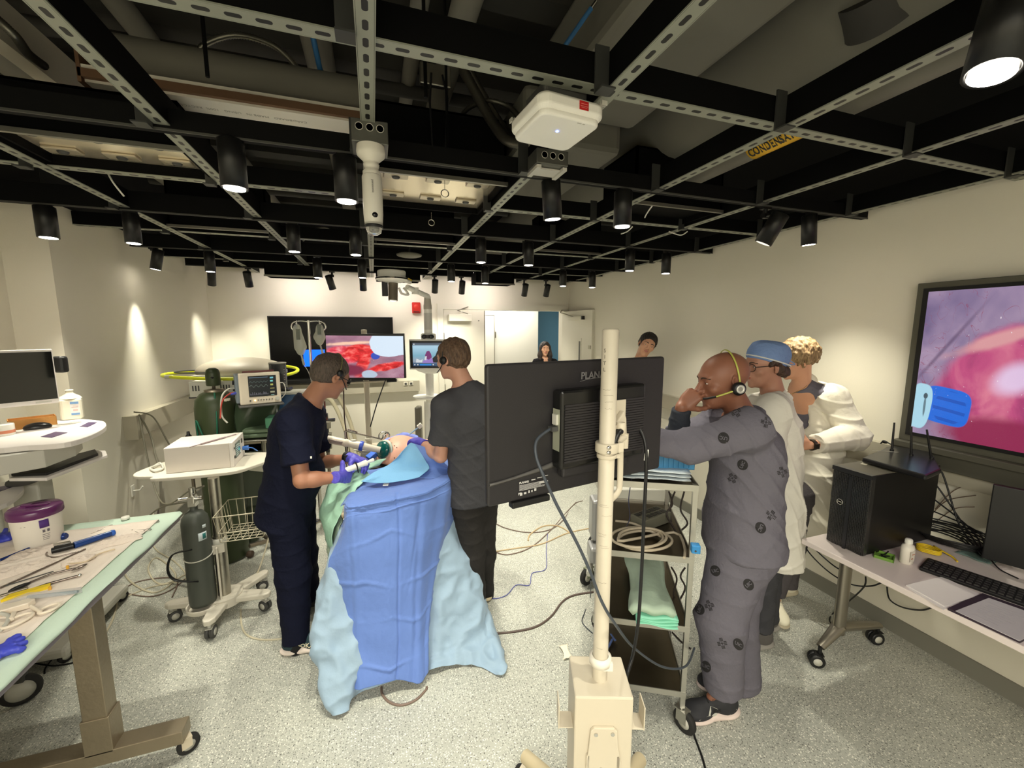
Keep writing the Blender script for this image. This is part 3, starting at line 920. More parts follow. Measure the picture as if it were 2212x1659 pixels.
words_x=['leftmost long slotted ceiling strut, above the medical cart','second long slotted ceiling strut from the left','long slotted ceiling strut carrying the white camera',
  'long slotted ceiling strut right of the camera, ending at the steel junction box','long slotted ceiling strut under the yellow pipe label',
  'second long slotted ceiling strut from the right wall','long slotted ceiling strut along the right wall']
for x,lb in zip(SX,words_x):
 strut('ceiling_strut',(x,-0.6),(x,5.97),lb)
SY=[1.177,2.45,3.71,4.985]
words_y=['nearest cross strut of the ceiling grid','cross strut beyond the white access point','cross strut over the surgeons','farthest cross strut near the back wall']
for y,lb in zip(SY,words_y):
 if y==2.45:
  strut('cross_strut',(-2.1,y),(0.0,y),lb+', left of the bright reflector',z=ZG+0.006,h=0.09)
  strut('cross_strut',(0.72,y),(2.95,y),lb+', right of the bright reflector',z=ZG+0.006,h=0.09)
  continue
 strut('cross_strut',(-2.1 if y<3.4 else XL,y),(2.95,y),lb+', slotted underside',z=ZG+0.006,h=0.09)
# black light tracks between them and vertical clips on the joints
for y,lb in ((0.55,'black lighting track nearest the camera overhead'),(1.84,'black lighting track behind the first cross strut'),(3.08,'black lighting track between the second and third cross struts'),
   (4.35,'black lighting track between the third and fourth cross struts'),(5.42,'black lighting track in front of the back wall')):
 o=MB().boxb((-1.88 if y>3.44 else-2.1,y-0.018,0),(2.95,y+0.018,0.07 if y<2 else 0.11)).mat(1).boxb((-1.88 if y>3.44 else-2.1,y-0.02,-0.004),(2.95,y-0.016,0.004)).build('light_track',[M_BLKSTEEL,mat('track_lip',C8(70,70,66),0.4)])
 o.location=(0,0,ZG-0.02+0.006)
 tag(o,lb,'light track')
clip=None
for x in SX:
 for y in SY+[1.84,3.08,4.35]:
  if clip is None:
   clip=MB().box((0,0,0.06),(0.045,0.006,0.13)).box((0,-0.02,-0.004),(0.045,0.045,0.005)).build('strut_clip',mat('clip_zinc',C8(70,71,69),0.5,0.5));o=clip
  else:
   o=clip.copy();COL.objects.link(o)
  o.location=(x-0.045,y-0.03,ZG-0.015)
  tag(o,'small zinc angle clip joining two struts of the black ceiling grid','bracket','zinc clips on the strut crossings')
# ---------------------------------------------------------------- recessed black box lights
M_MIRROR=mat('satin_reflector',C8(226,214,190),0.22,0.7,vary=0.06,vscale=3)
M_SILVER=mat('silver_lip',C8(150,148,138),0.35,0.8)
def boxlight(x0,x1,y0,y1,z,lb,lamps,h=0.30,washer=False):
 t=thing('box_light',lb,'ceiling light',((x0+x1)/2,(y0+y1)/2,z),0,'black box lights in the ceiling grid')
 X0,X1,Y0,Y1=x0-t.location.x,x1-t.location.x,y0-t.location.y,y1-t.location.y
 b=MB()
 for lo,hi in (((X0,Y0,0),(X1,Y0+.012,h)),((X0,Y1-.012,0),(X1,Y1,h)),((X0,Y0,0),(X0+.012,Y1,h)),((X1-.012,Y0,0),(X1,Y1,h)),((X0,Y0,h-.01),(X1,Y1,h))):b.boxb(lo,hi)
 b.build('housing',M_GRIDBLK,t)
 MB().boxb((X0-.006,Y0-.012,-0.012),(X1+.006,Y0+.004,0.006)).build('front_lip',M_SILVER,t)
 MB().boxb((X0+.012,Y0+.012,0.035),(X1-.012,Y1-.012,0.045)).build('reflector',M_MIRROR if lamps else M_GRIDBLK,t)
 if lamps:
  for j in range(2):
   for i in range(3):
    cx=X0+(X1-X0)*(i+0.5)/3-0.01;cy=Y0+(Y1-Y0)*(j+0.5)/2
    p=MB().rbox((cx,cy,0.030),(0.12,0.06,0.010),0.006).build('lamp_plate',mat('lamp_plate_metal',C8(196,186,164),0.3,0.6),t)
    MB().cyl((cx,cy,0.027),(cx,cy,0.018),0.022,0.017,sy=0.8).build('socket',M_DKGREY,p)
 if washer:
  MB().boxb((X0+.03,Y1,0.06),(X1-.03,Y1+0.006,0.16)).build('diffuser',mat('washer_diffuser',C8(240,232,226),0.5,emit=(1,0.85,0.8),estr=6),t)
 return t
boxlight(0.045,0.675,2.10,2.69,2.585,'black box light with a bright six lamp reflector, centre of the ceiling',True)
boxlight(-1.30,-0.70,2.09,2.44,2.57,'black box light with a pale reflector at upper left',True,h=0.18)
boxlight(1.44,2.06,2.09,2.44,2.57,'dark box light left of the tilted right wall spotlight',False)
boxlight(0.045,0.675,3.52,3.70,2.56,'dark box light in the middle of the ceiling, behind the reflector one',False)
boxlight(-1.30,-0.70,3.52,3.70,2.56,'dark box light above the anaesthesia machine',False)
boxlight(1.44,2.06,3.52,3.70,2.56,'dark box light above the young man at the wall',False)
for (a,c,y,px,py) in ((-1.08,-0.58,5.2,0,0),(0.06,0.56,5.2,0,0),(1.25,1.75,5.2,0,0)):
 lb={-1.08:'black wall washer box above the black wall screen',0.06:'black wall washer box behind the telepresence robot lamp',1.25:'black wall washer box above the doorway'}[a]
 boxlight(a,c,5.12,5.40,2.43,lb,False,h=0.14,washer=True)
 l=area_light('washer_lamp',((a+c)/2,5.42,2.53),c-a-0.06,0.08,3.5,LED_COL,(R(55),0,0),140)
# ---------------------------------------------------------------- track spotlights
M_LENS=mat('lit_lens',C8(255,246,226),0.4,emit=(1,0.92,0.78),estr=14)
M_LENSD=mat('dim_lens',C8(120,118,108),0.3,emit=(1,0.9,0.75),estr=0.6)
M_SPOTBLK=mat('spotlight_black',C8(20,20,20),0.38)
TRACK_Y=[0.55,1.177,1.84,2.45,3.08,3.71,4.35,4.985,5.42]
def spotlight(px,py,lb,Z=2.33,lit=1.0,tilt=(0,0),r=0.040,ln=0.165,size=84,Ymax=5.45,bright=True,Y=None):
 p=P(px,py,Z=Z)
 yt=Y or min(TRACK_Y,key=lambda y:abs(y-min(p.y,Ymax)))
 p=P(px,py,Y=yt)      # every lamp hangs under a track or strut
 t=thing('track_spotlight',lb,'spotlight',p)
 Rm=Euler((R(tilt[0]),R(tilt[1]),0)).to_matrix()
 top=Rm @ Vector((0,0,ln))
 b=MB();b.T=Rm.to_4x4()
 b.lathe([(r*0.86,0.004),(r,0.0),(r,ln),(r*0.9,ln+0.004),(0.0,ln+0.004)],seg=24)
 b.build('lamp_housing',M_SPOTBLK,t)
 b=MB();b.T=Rm.to_4x4()
 b.lathe([(r*0.80,0.0),(r*0.80,-0.0015),(0.0,-0.0015)]);b.build('lens',M_LENS if bright else M_LENSD,t)
 b=MB();zt=ZG-0.005-p.z
 b.cyl((0,0,max(top.z-0.01,0.02)),(0,0,zt),0.012).box((0,0,zt-0.012),(0.06,0.03,0.024)).cyl((-0.02,0,top.z+0.004),(0.02,0,top.z+0.004),0.014)
 if abs(tilt[0])+abs(tilt[1])>12:b.cyl((0,0,top.z),top,0.01)
 b.build('stem',M_SPOTBLK,t)
 if lit:
  l=bpy.data.lights.new('spot_beam','SPOT');l.energy=SPOT_W*lit;l.color=SPOT_COL
  l.spot_size=R(size);l.spot_blend=1.0;l.shadow_soft_size=0.03
  lo=bpy.data.objects.new('spot_beam',l);COL.objects.link(lo);lo.parent=t
  lo.location=Rm @ Vector((0,0,-0.004));lo.rotation_euler=Euler((R(tilt[0]),R(tilt[1]),0))
 return t
S=spotlight
S(105,514,'black spotlight hanging at far left by the near wall corner',tilt=(0,0),r=0.046)
S(289,526,'black spotlight second from the left, in front of the left wall')
S(336,582,'black spotlight shining a narrow cone on the left wall',tilt=(0,12),size=44,lit=0.9,Y=4.35)
S(455,587,'upper black spotlight at the back left corner',bright=True)
S(458,616,'lower black spotlight at the back left corner',tilt=(22,10),size=60,lit=0.85,bright=False)
S(539,619,'black spotlight lighting the back wall left of the black screen',tilt=(24,0),lit=0.85,bright=False)
S(507,408,'large lit spotlight at upper left, beside the camera',r=0.044)
S(749,436,'large lit spotlight just left of the white camera',r=0.044)
S(636,544,'black spotlight above the navy scrubs surgeon')
S(769,551,'black spotlight below left of the white camera')
S(687,600,'small black spotlight above the left half of the black screen',Ymax=5.1)
S(719,625,'small tilted black spotlight over the black screen',tilt=(18,-14),lit=0.85,bright=False)
S(783,600,'upper small spotlight left of the robot lamp',Ymax=4.9)
S(785,627,'lower small spotlight left of the robot lamp',tilt=(24,0),lit=0.85,bright=False)
S(1194,474,'lit spotlight under the steel junction box',tilt=(4,-6),r=0.044)
S(1039,567,'lit spotlight in the middle of the grid, over the robot')
S(1142,573,'lit spotlight in the middle of the grid, right of centre')
S(975,608,'small black spotlight above the red fire alarm',Ymax=5.0)
S(1048,612,'small black spotlight in front of the washer over the doorway',Ymax=5.1)
S(939,632,'small black spotlight over the closed door leaf, leftmost of a pair',tilt=(26,0),lit=0.85,bright=False)
S(997,634,'small black spotlight over the closed door leaf, rightmost of a pair',tilt=(26,0),lit=0.85,bright=False)
S(1132,639,'small black spotlight over the open doorway',tilt=(26,0),lit=0.85,bright=False)
S(1179,640,'small black spotlight over the hinge of the open door',tilt=(26,0),lit=0.85,bright=False)
S(1216,618,'small black spotlight at the back right corner',Ymax=5.1)
S(1279,621,'black spotlight over the top of the open door leaf',lit=0.5)
S(1344,490,'lit spotlight hanging between the junction box and the right wall',r=0.044)
S(1360,585,'black spotlight near the young man at the wall, left one',lit=0.8)
S(1438,591,'black spotlight near the young man at the wall, right one',lit=0.9)
S(1648,526,'charcoal spotlight tilted away on the right',tilt=(22,16),lit=0.5,bright=False,r=0.046)
S(1747,529,'black spotlight close to the right wall above the lab coats',tilt=(0,-6),lit=1.1)
S(2142,160,'large blazing spotlight at the upper right corner',Z=2.36,tilt=(0,14),r=0.045,lit=1.1)
# ---------------------------------------------------------------- services above the grid
M_DUCT=mat('dark_duct_wrap',C8(112,110,100),0.85,vary=0.12,vscale=3,bump=0.35,bscale=6)
M_PIPE=mat('dull_grey_insulation',C8(120,117,107),0.85,vary=0.1,vscale=5,bump=0.2,bscale=12)
M_FLEX=mat('flexible_steel_conduit',C8(120,118,108),0.35,0.85)
M_DARKPIPE=mat('dark_painted_pipe',C8(58,57,54),0.75,vary=0.2)
def flex(pts,r,lb,name='flexible_conduit'):
 q=spline(pts,26);b=MB();L=0.0
 vs=[];rr=[]
 pts2=[];acc=0
 for i in range(len(q)-1):
  n=max(1,int((q[i+1]-q[i]).length/(r*0.32)))
  for k in range(n):pts2.append(q[i].lerp(q[i+1],k/n))
 pts2.append(q[-1]);seg=10;up=Vector((0,0,1));fs=[]
 for i,p in enumerate(pts2):
  d=(pts2[min(i+1,len(pts2)-1)]-pts2[max(i-1,0)]).normalized()
  u=up-d*up.dot(d);u=u.normalized() if u.length>1e-5 else d.orthogonal().normalized();up=u;w=d.cross(u)
  rad=r*(1.0 if i % 2 else 0.84)
  vs+=[p+u*rad*math.cos(2*math.pi*k/seg)+w*rad*math.sin(2*math.pi*k/seg) for k in range(seg)]
 fs=[(j*seg+k,j*seg+(k+1) % seg,(j+1)*seg+(k+1) % seg,(j+1)*seg+k) for j in range(len(pts2)-1) for k in range(seg)]
 b.add(vs,fs,True)
 return tag(b.build(name,M_FLEX),lb,'conduit')
# insulated pipe with its pale board
a=P(250,150,Z=2.95);c=P(842,232,Z=2.95)
o=thing('insulated_pipe','thick grey insulated pipe above the white board, upper left','pipe',(a.x,a.y,a.z))
MB(o).cyl((-0.98,2.25,2.93),(0.03,2.25,2.93),0.10,seg=28).build('insulation',M_PIPE,o)
a=P(190,190,Z=2.78);c=P(838,300,Z=2.78)
b=MB().boxb((-1.0,2.125,2.785),(0.033,2.28,2.795)).boxb((-1.0,2.11,2.825),(0.033,2.125,2.84)).mat(1).boxb((-1.01,2.105,2.795),(0.034,2.125,2.825)).boxb((0.033,2.105,2.775),(0.043,2.30,2.94)).boxb((-1.012,2.105,2.775),(-1.0,2.30,2.90))
o=b.build('pipe_board',[mat('white_board',C8(236,230,216),0.6),mat('brown_cut_edge',C8(112,84,62),0.8)])
tag(o,'long white board with brown edges under the grey pipe','board')
ins=MB()
T=frame((P(500,228,Z=2.78).x,1.94,2.774),(1,0,0),(0,-1,0))
lettering(ins,'CARDBOARD   MADE IN   USING   100%  RECYCLED',0.022,frame((-0.50,2.20,2.7843),(-1,0,0),(0,1,0)),0.0003)
ins.build('faint_print',mat('faint_grey_ink',C8(170,164,150),0.7),o)
# slanted white board at the far upper left
o=MB().quad(P(0,60,Z=3.05),P(62,60,Z=3.05),P(165,120,Z=2.95),P(165,150,Z=2.95)).build('pale_duct_side',M_DUCT)
bpy.data.objects.remove(o)
b=MB();p0,p1=P(20,40,Z=2.95),P(150,135,Z=2.95)
b.box(((p0.x+p1.x)/2-0.1,(p0.y+p1.y)/2,2.97),(0.07,1.2,0.16))
tag(b.build('pale_cable_tray',mat('pale_tray',C8(206,200,184),0.6)),'pale metal tray running over the upper left corner','cable tray')
flex([P(-20,30,Z=2.9),P(30,75,Z=2.86),P(60,115,Z=2.85),P(95,142,Z=2.86)],0.016,'dull flexible conduit at the upper left corner')
flex([P(418,140,Z=3.02),P(440,98,Z=3.1),P(510,76,Z=3.15),P(590,98,Z=3.12),P(640,145,Z=3.05),P(664,186,Z=2.98)],0.014,'arched flexible steel conduit over the grey pipe')
flex([P(1000,150,Z=3.1),P(1030,205,Z=2.98),P(1062,262,Z=2.85),P(1095,302,Z=2.74),P(1138,312,Z=2.70)],0.026,'thick flexible conduit running down to the access point')
flex([P(1012,150,Z=3.12),P(1048,212,Z=3.0),P(1085,272,Z=2.86),P(1120,305,Z=2.74),P(1150,300,Z=2.70)],0.02,'second flexible conduit beside the thick one at the access point')
flex([P(988,275,Z=2.95),P(1005,240,Z=2.97),P(1050,218,Z=2.98),P(1095,228,Z=2.95),P(1120,252,Z=2.88)],0.012,'thin curved conduit left of the access point')
flex([P(1085,100,Z=3.2),P(1120,103,Z=3.2),P(1165,116,Z=3.15)],0.022,'short flexible conduit behind the first cross strut')
flex([P(655,520,Z=2.62),P(672,498,Z=2.68),P(705,492,Z=2.7),P(718,508,Z=2.66)],0.008,'small arched cable above the middle spotlight')
def bluehose(a,b,lb,r=0.011):
 o=thing('blue_cable',lb,'cable',a)
 MB(o).cyl(a,b,r,seg=12).build('sleeve',mat('blue_cable_sleeve',C8(52,104,152),0.5),o)
 return o
o=bluehose(P(1277,18,Z=2.95),P(1200,128,Z=2.80),'bright blue cable hanging above the access point',0.008)
MB(o).cyl(P(1288,3,Z=2.97),P(1276,20,Z=2.95),0.006).build('bare_end',M_CHROME,o)
bluehose(P(676,80,Z=3.1),P(700,190,Z=3.0),'dark blue cable above the grey pipe',0.012)
# big ducts on the right
def duct(name,lb,x0,x1,y0,y1,z0,z1,m=M_DUCT):
 return tag(MB().boxb((x0,y0,z0),(x1,y1,z1)).build(name,m,None,0.03),lb,'duct')
duct('rectangular_duct','wide rectangular wrapped duct at upper right',0.80,1.30,-0.4,1.95,2.86,3.15)
duct('rectangular_duct','wrapped duct stub behind the access point',0.72,1.25,1.95,2.75,2.74,3.0)
def rpipe(name,lb,a,b,r,m=M_PIPE,cat='pipe',seg=28):
 return tag(MB().cyl(a,b,r,seg=seg).build(name,m),lb,cat)
rpipe('round_duct','large round duct running along the right side of the ceiling',(1.70,-0.4,3.05),(1.70,5.9,3.05),0.22,M_DUCT,'duct')
pc=Vector((1.80,0,2.74))
pp=thing('condensate_pipe','grey insulated pipe with a yellow label','pipe',(pc.x,0,2.74))
MB(pp).cyl((pc.x,-0.4,2.74),(pc.x,2.06,2.74),0.06,seg=24).build('insulation',M_PIPE,pp)
q0,q1=P(1618,322,X=1.77),P(1712,285,X=1.77)
ylo,yhi=q1.y-0.10,q0.y
rows=[]
for k in range(9):
 a_=R(-185+110*k/8)
 rows.append([Vector((pc.x+0.0615*math.cos(a_),y,2.74+0.0615*math.sin(a_))) for y in np.linspace(ylo,yhi,5)])
yl=MB(pp).sheet(rows,-0.001).build('pipe_label',mat('yellow_pipe_label',C8(226,178,44),0.5),pp)
tb=MB(pp);vs,fs=text_mesh('CONDENSATE RE',0.062,0.0008,align='LEFT',bold=0.0014)
vv=[];tw=max(v.x for v in vs);tk=(yhi-ylo-0.03)/tw
for v in vs:
 a_=R(-128)-(v.y/0.0625)
 vv.append(Vector((pc.x+0.0632*math.cos(a_),yhi-0.01-v.x*tk,2.74+0.0632*math.sin(a_)))+Vector((0,0,v.z)))
tb.add(vv,fs,False)
tb.build('lettering',M_BLACK,yl)
rpipe('dark_pipe','dark round pipe passing under the round duct at upper right',P(1805,20,Z=2.95),P(1850,95,Z=2.9),0.03,M_DARKPIPE)
rpipe('dark_pipe','short dark fat pipe stub at the top right',P(1890,-30,Z=2.95),P(1905,45,Z=2.88),0.10,M_DARKPIPE)
for i,(x,z,r,lb) in enumerate([(-0.95,3.2,0.05,'dim pipe along the ceiling above the left strut'),(-0.2,3.22,0.07,'dim pipe along the ceiling above the camera strut'),(0.25,3.25,0.04,'thin dim pipe along the ceiling at the centre'),(0.42,3.18,0.06,'dim pipe along the ceiling right of centre'),(-1.6,3.15,0.09,'dim fat pipe along the ceiling at the left')]):
 rpipe('ceiling_pipe',lb,(x,-0.4,z),(x,5.9,z),r,M_PIPE,seg=18)
for i,(y,z,lb) in enumerate([(0.75,3.28,'dim cross pipe near the camera'),(1.45,3.3,'dim cross pipe above the first cross strut'),(2.6,3.2,'dim cross pipe above the middle of the room'),(3.4,3.2,'dim cross pipe above the surgeons'),(4.6,3.15,'dim cross pipe toward the back')]):
 rpipe('ceiling_pipe',lb,(-1.8,y,z),(2.9,y,z),0.035,M_DARKPIPE,seg=14)
for (x,y,lb) in [(-0.45,1.6,'left'),(0.2,1.5,'middle'),(0.35,1.95,'rear')]:
 rpipe('hanger_rod','thin black hanger rod over the %s of the grey pipe' % lb,(x,y,2.62),(x,y,3.4),0.006,M_BLKSTEEL,'rod',8)
# steel wall box and plate near the conduits
p=P(940,165,Z=3.0)
o=thing('junction_plate','bright steel junction plate left of the conduits','junction box',p)
MB(o).box(p,(0.14,0.03,0.09)).build('plate',M_STEEL,o,0.004)
MB(o).tube([p+Vector((-0.02,-0.02,0)),p+Vector((-0.03,-0.02,-0.12)),p+Vector((-0.02,0,-0.3))],0.005).tube([p+Vector((0.03,-0.02,0)),p+Vector((0.05,-0.03,-0.10)),p+Vector((0.04,0,-0.3))],0.005).build('dark_wires',M_BLACK,o)
# access point
def access_point():
 c=P(1200,262,Z=2.50)
 t=thing('access_point','white square wireless access point with a red sticker and blue light','access point',c,R(6))
 MB().rbox((0,0,0.0),(0.225,0.225,0.045),0.035,seg=6).rbox((0,0,-0.028),(0.205,0.205,0.020),0.03,seg=6).build('shell',mat('access_point_white',C8(240,238,230),0.45),t,0.006)
 b=MB()
 for k in range(26):b.box((-0.105+k*0.0084,0.108,0.028),(0.004,0.02,0.012))
 for k in range(26):b.box((0.108,-0.105+k*0.0084,0.028),(0.02,0.004,0.012))
 b.build('heat_fins',M_GREYP,t)
 MB().rbox((0.0,0.0,0.05),(0.15,0.13,0.05),0.01).build('mount_bracket',M_DKGREY,t)
 MB().cyl((-0.005,-0.02,-0.0375),(-0.005,-0.02,-0.040),0.004).build('status_light',mat('blue_led',C8(60,90,255),0.4,emit=(0.1,0.2,1),estr=8),t)
 st=MB().rbox((0.03,-0.1133,0.0),(0.032,0.0015,0.024),0.0007).build('red_sticker',mat('red_sticker',C8(190,30,30),0.5),t)
 MB().box((0.03,-0.1145,0.004),(0.022,0.0006,0.0015)).box((0.03,-0.1145,-0.002),(0.026,0.0006,0.0015)).box((0.03,-0.1145,-0.006),(0.02,0.0006,0.0012)).build('fine_print',mat('pale_red_ink',C8(226,130,120),0.5),st)
 MB().box((0.03,-0.09,-0.0385),(0.014,0.004,0.0006)).box((0.045,-0.09,-0.0385),(0.007,0.004,0.0006)).build('logo_mark',M_GREYP,t)
 return t
access_point()
# steel junction box beneath, holding the spotlight
def knockouts(b,T,n=3,sp=0.034,r=0.013):
 for k in range(n):b.lathe([(r,0),(r,0.0015),(r*.86,0.0015),(r*.86,0)],T @ Vector(((k-(n-1)/2)*sp,0,0)),20,(T.to_3x3() @ Vector((0,0,1))))
M_JBOX=mat('dark_galvanised_box',C8(104,104,98),0.42,0.7,vary=0.2,vscale=16)
c=P(1183,350,Z=2.50)
t=thing('junction_box','dark steel junction box with three knockouts under the access point','junction box',c)
b=MB().box((0,0,0),(0.13,0.10,0.055));b.build('box',M_JBOX,t,0.003)
b=MB();knockouts(b,frame((0,-0.0505,0.004),(1,0,0),(0,0,1)));b.build('knockout',M_GREYP,t)
b=MB().boxb((-0.062,-0.045,-0.042),(-0.045,0.06,-0.030)).boxb((0.045,-0.045,-0.042),(0.062,0.06,-0.030)).box((0,0.02,-0.032),(0.10,0.07,0.006));b.build('channel',M_GREYP,t)
# white camera on its own junction box
c=P(799,300,Z=2.52)
t=thing('junction_box','dark steel junction box above the white camera','junction box',c)
MB().box((0,0,0.0),(0.12,0.12,0.075)).build('box',M_JBOX,t,0.003)
b=MB();knockouts(b,frame((0,-0.0605,0.012),(1,0,0),(0,0,1)));b.build('knockout',M_GREYP,t)
def camera_dome():
 p=P(801,330,Z=2.46)
 t=thing('ceiling_camera','white cylindrical multi lens camera hanging from the ceiling','camera',p)
 W=mat('camera_white',C8(214,210,198),0.45)
 MB().lathe([(0.046,0.02),(0.048,0.0),(0.046,-0.012),(0.026,-0.03),(0.024,-0.036),(0.027,-0.04),(0.024,-0.05),(0.022,-0.056),(0.03,-0.064),(0.03,-0.075)],seg=32).build('ceiling_mount',W,t)
 MB().lathe([(0.031,-0.076),(0.0335,-0.082),(0.0335,-0.205),(0.031,-0.235),(0.031,-0.242)],seg=32).build('body',W,t)
 MB().lathe([(0.030,-0.242),(0.031,-0.246),(0.031,-0.252),(0.0,-0.252)],seg=32).build('lower_ring',M_BLACK,t)
 MB().lathe([(0.028,-0.252),(0.024,-0.268),(0.012,-0.276),(0.0,-0.278)],seg=28).build('clear_dome',mat('smoked_dome',C8(150,150,145),0.1,trans=0.6),t)
 MB().ell((0.004,-0.027,-0.213),(0.011,0.009,0.011)).build('side_lens',mat('lens_glass',C8(14,14,16),0.08),t)
 b=MB();lettering(b,'panasonic',0.011,frame((0.002,-0.0340,-0.12),(0,0,-1),(1,0,0)),0.0004)
 b.build('lettering',M_DKGREY,t)
camera_dome()
# hanging rings, round speaker
for px,py,lb in ((961,418,'small chrome ring hanging in front of the reflector'),(932,481,'small chrome ring hanging below the reflector')):
 c=P(px,py,Z=2.50)
 t=thing('hanging_ring',lb,'ring',c)
 MB().tube([(0.018*math.cos(a),0.003*math.sin(a),0.018*math.sin(a)) for a in np.linspace(0,2*math.pi,25)[:-1]],0.0025,closed=True).build('ring',M_CHROME,t)
 MB().cyl((0,0,0.018),(0,0,0.06),0.0012,seg=6).build('wire',M_CHROME,t)
c=P(884,551,Z=2.56)
t=thing('ceiling_speaker','round dull white disc hanging under the ceiling grid','speaker',c)
MB().lathe([(0.0,-0.02),(0.08,-0.018),(0.115,-0.008),(0.12,0.004),(0.10,0.012),(0,0.012)],seg=36).build('disc',mat('speaker_grille',C8(112,110,98),0.6),t)
MB().cyl((0,0,0.01),(0,0,0.1),0.01).build('stem',M_BLACK,t)
# small white wires dangling on the struts
for pts,lb in (([P(232,372,Z=2.6),P(245,395,Z=2.55),P(268,424,Z=2.5)],'short white wire dangling by the left strut'),
    ([P(1412,440,Z=2.57),P(1398,460,Z=2.54),P(1393,470,Z=2.56)],'short white wire at the dark box light'),
    ([P(1366,490,Z=2.5),P(1355,500,Z=2.49),P(1342,505,Z=2.5)],'curled white wire beside the lit spotlight'),
    ([P(1445,500,Z=2.55),P(1470,508,Z=2.53),P(1485,500,Z=2.55)],'hooked white wire on the right strut')):
 tag(MB().tube(pts,0.004,smooth=5).build('loose_wire',M_WHITE),lb,'wire')
# fire alarm
q=P(899,665,Y=YB-0.02)
t=thing('fire_alarm','red fire alarm horn on the back wall','alarm',q)
MB().rbox((0,0,0),(0.115,0.15,0.05),0.012,rot=(R(90),0,0)).build('body',mat('alarm_red',C8(196,38,28),0.4),t)
MB().lathe([(0.035,0),(0.03,0.004),(0.0,0.006)],(0,-0.025,0.015),24,(0,-1,0)).build('horn',mat('alarm_red_dark',C8(214,54,40),0.5),t)
MB().box((0,-0.03,-0.055),(0.08,0.016,0.02)).build('strobe',mat('strobe_clear',C8(120,40,40),0.2),t)
# ================================================================ equipment on the left
def caster(parent,c,d=0.0,r=0.05,w=0.022,name='caster',twin=False,frame_m=None,wheel_m=None,plate=True):
 """swivel caster under point c (top), wheel touches the floor; world coordinates"""
 c=Vector(c);dv=Vector((math.cos(d),math.sin(d),0));s=Vector((-dv.y,dv.x,0))
 wc=Vector((c.x,c.y,r))+dv*r*0.35
 b=MB(parent)
 b.cyl(c,(c.x,c.y,min(c.z,r*1.9)),0.010,seg=12)
 for k in (-1,1):
  q=wc+s*(w/2+0.004)*k
  b.box((q+Vector((c.x,c.y,r*1.9))+s*(w/2+0.004)*k)/2,(r*0.9,0.003,r*1.1),Matrix((dv,s,Vector((0,0,1)))).transposed())
 b.box(Vector((c.x,c.y,r*1.95))+dv*0.004,(r*1.1,w+0.014,0.006),Matrix((dv,s,Vector((0,0,1)))).transposed())
 f=b.build(name,frame_m or M_GREYP,parent)
 b=MB(parent)
 for k in ((-0.6,0.6) if twin else (0,)):
  q=wc+s*k*w
  ww=w*(0.45 if twin else 0.5)
  b.lathe([(r*.55,-ww),(r*0.92,-ww),(r,-ww*0.6),(r,ww*0.6),(r*0.92,ww),(r*.55,ww)],q,24,s)
 b.mat(1)
 for k in ((-0.6,0.6) if twin else (0,)):
  q=wc+s*k*w;ww=w*0.47
  b.lathe([(0.0,-ww),(r*.56,-ww),(r*.56,ww),(0,ww)],q,20,s)
 b.build('wheel',[wheel_m or M_RUBBER,M_GREYP],f)
 return f
def cable(pts,r,m,lb,name='cable',cat='cable',group=None,n=8,parent=None):
 o=MB(parent).tube(pts,r,smooth=n,seg=8).build(name,m,parent)
 if parent is None:tag(o,lb,cat,group)
 return o
def fl(px,py,r=0.004):return P(px,py,Z=r)
# ---- instrument table
TZ=0.86
t=thing('instrument_table','steel instrument table covered with white and green pads, lower left','table',(-1.11,1.95,0))
ST=mat('scratched_table_steel',C8(150,138,118),0.38,0.75,bump=0.15,bscale=50,vary=0.16,vscale=7)
MB(t).boxb((-2.02,0.55,TZ-0.045),(-1.045,2.60,TZ-0.004)).build('tabletop',mat('violet_grey_table_edge',C8(128,120,126),0.5),t,0.004)
lg=MB(t).boxb((-1.165,1.91,0.14),(-1.085,1.98,TZ-0.04)).boxb((-1.172,1.905,0.14),(-1.078,1.985,0.30)).build('leg',ST,t,0.003)
MB(t).boxb((-1.165,0.75,0.14),(-1.085,0.82,TZ-0.04)).build('leg',ST,t,0.003)
MB(t).boxb((-1.95,1.905,0.09),(-0.845,1.985,0.15)).build('foot_beam',ST,t,0.003)
MB(t).boxb((-1.95,0.745,0.09),(-0.845,0.825,0.15)).build('foot_beam',ST,t,0.003)
for x,y in ((-0.86,1.945),(-1.90,1.945),(-0.86,0.785),(-1.90,0.785)):
 caster(t,(x,y,0.09),0.6,0.042,0.024,frame_m=mat('cream_caster',C8(200,188,166),0.5))
# paper pad with green border, laid over the top
def pad_rows(x0,x1,y0,y1,nx,ny,z,drop=0.0,amp=0.002):
 rows=[]
 for j in range(ny+1):
  y=y0+(y1-y0)*j/ny;row=[]
  for i in range(nx+1):
   x=x0+(x1-x0)*i/nx
   zz=z+amp*(noise.noise(Vector((x*7,y*7,0)))+0.6*noise.noise(Vector((x*19,y*19,3))))+amp
   row.append(Vector((x,y,zz)))
  rows.append(row)
 return rows
rows=pad_rows(-2.0,-1.045,0.6,2.60,24,50,TZ)
for r_ in rows:
 y=r_[0].y
 r_.append(Vector((-1.036,y,TZ-0.008)));r_.append(Vector((-1.034+0.003*math.sin(y*23),y,TZ-0.013-0.004*math.sin(y*9))))
 r_.insert(0,Vector((-2.02,y,TZ-0.01)))
MB(t).sheet(rows,0.0015).build('green_bordered_pad',mat('pale_green_pad',C8(196,216,200),0.8,vary=0.05,vscale=6,bump=0.2,bscale=40),t)
MB(t).sheet(pad_rows(-1.95,-1.10,0.7,2.50,40,80,TZ+0.003,amp=0.005),0.0015).build('white_pad_centre',mat('white_absorbent_paper',C8(232,220,208),0.85,vary=0.03,vscale=8,bump=0.5,bscale=30),t)
T0=TZ+0.008
def tp(px,py,h=0.0):return P(px,py,Z=T0+h)
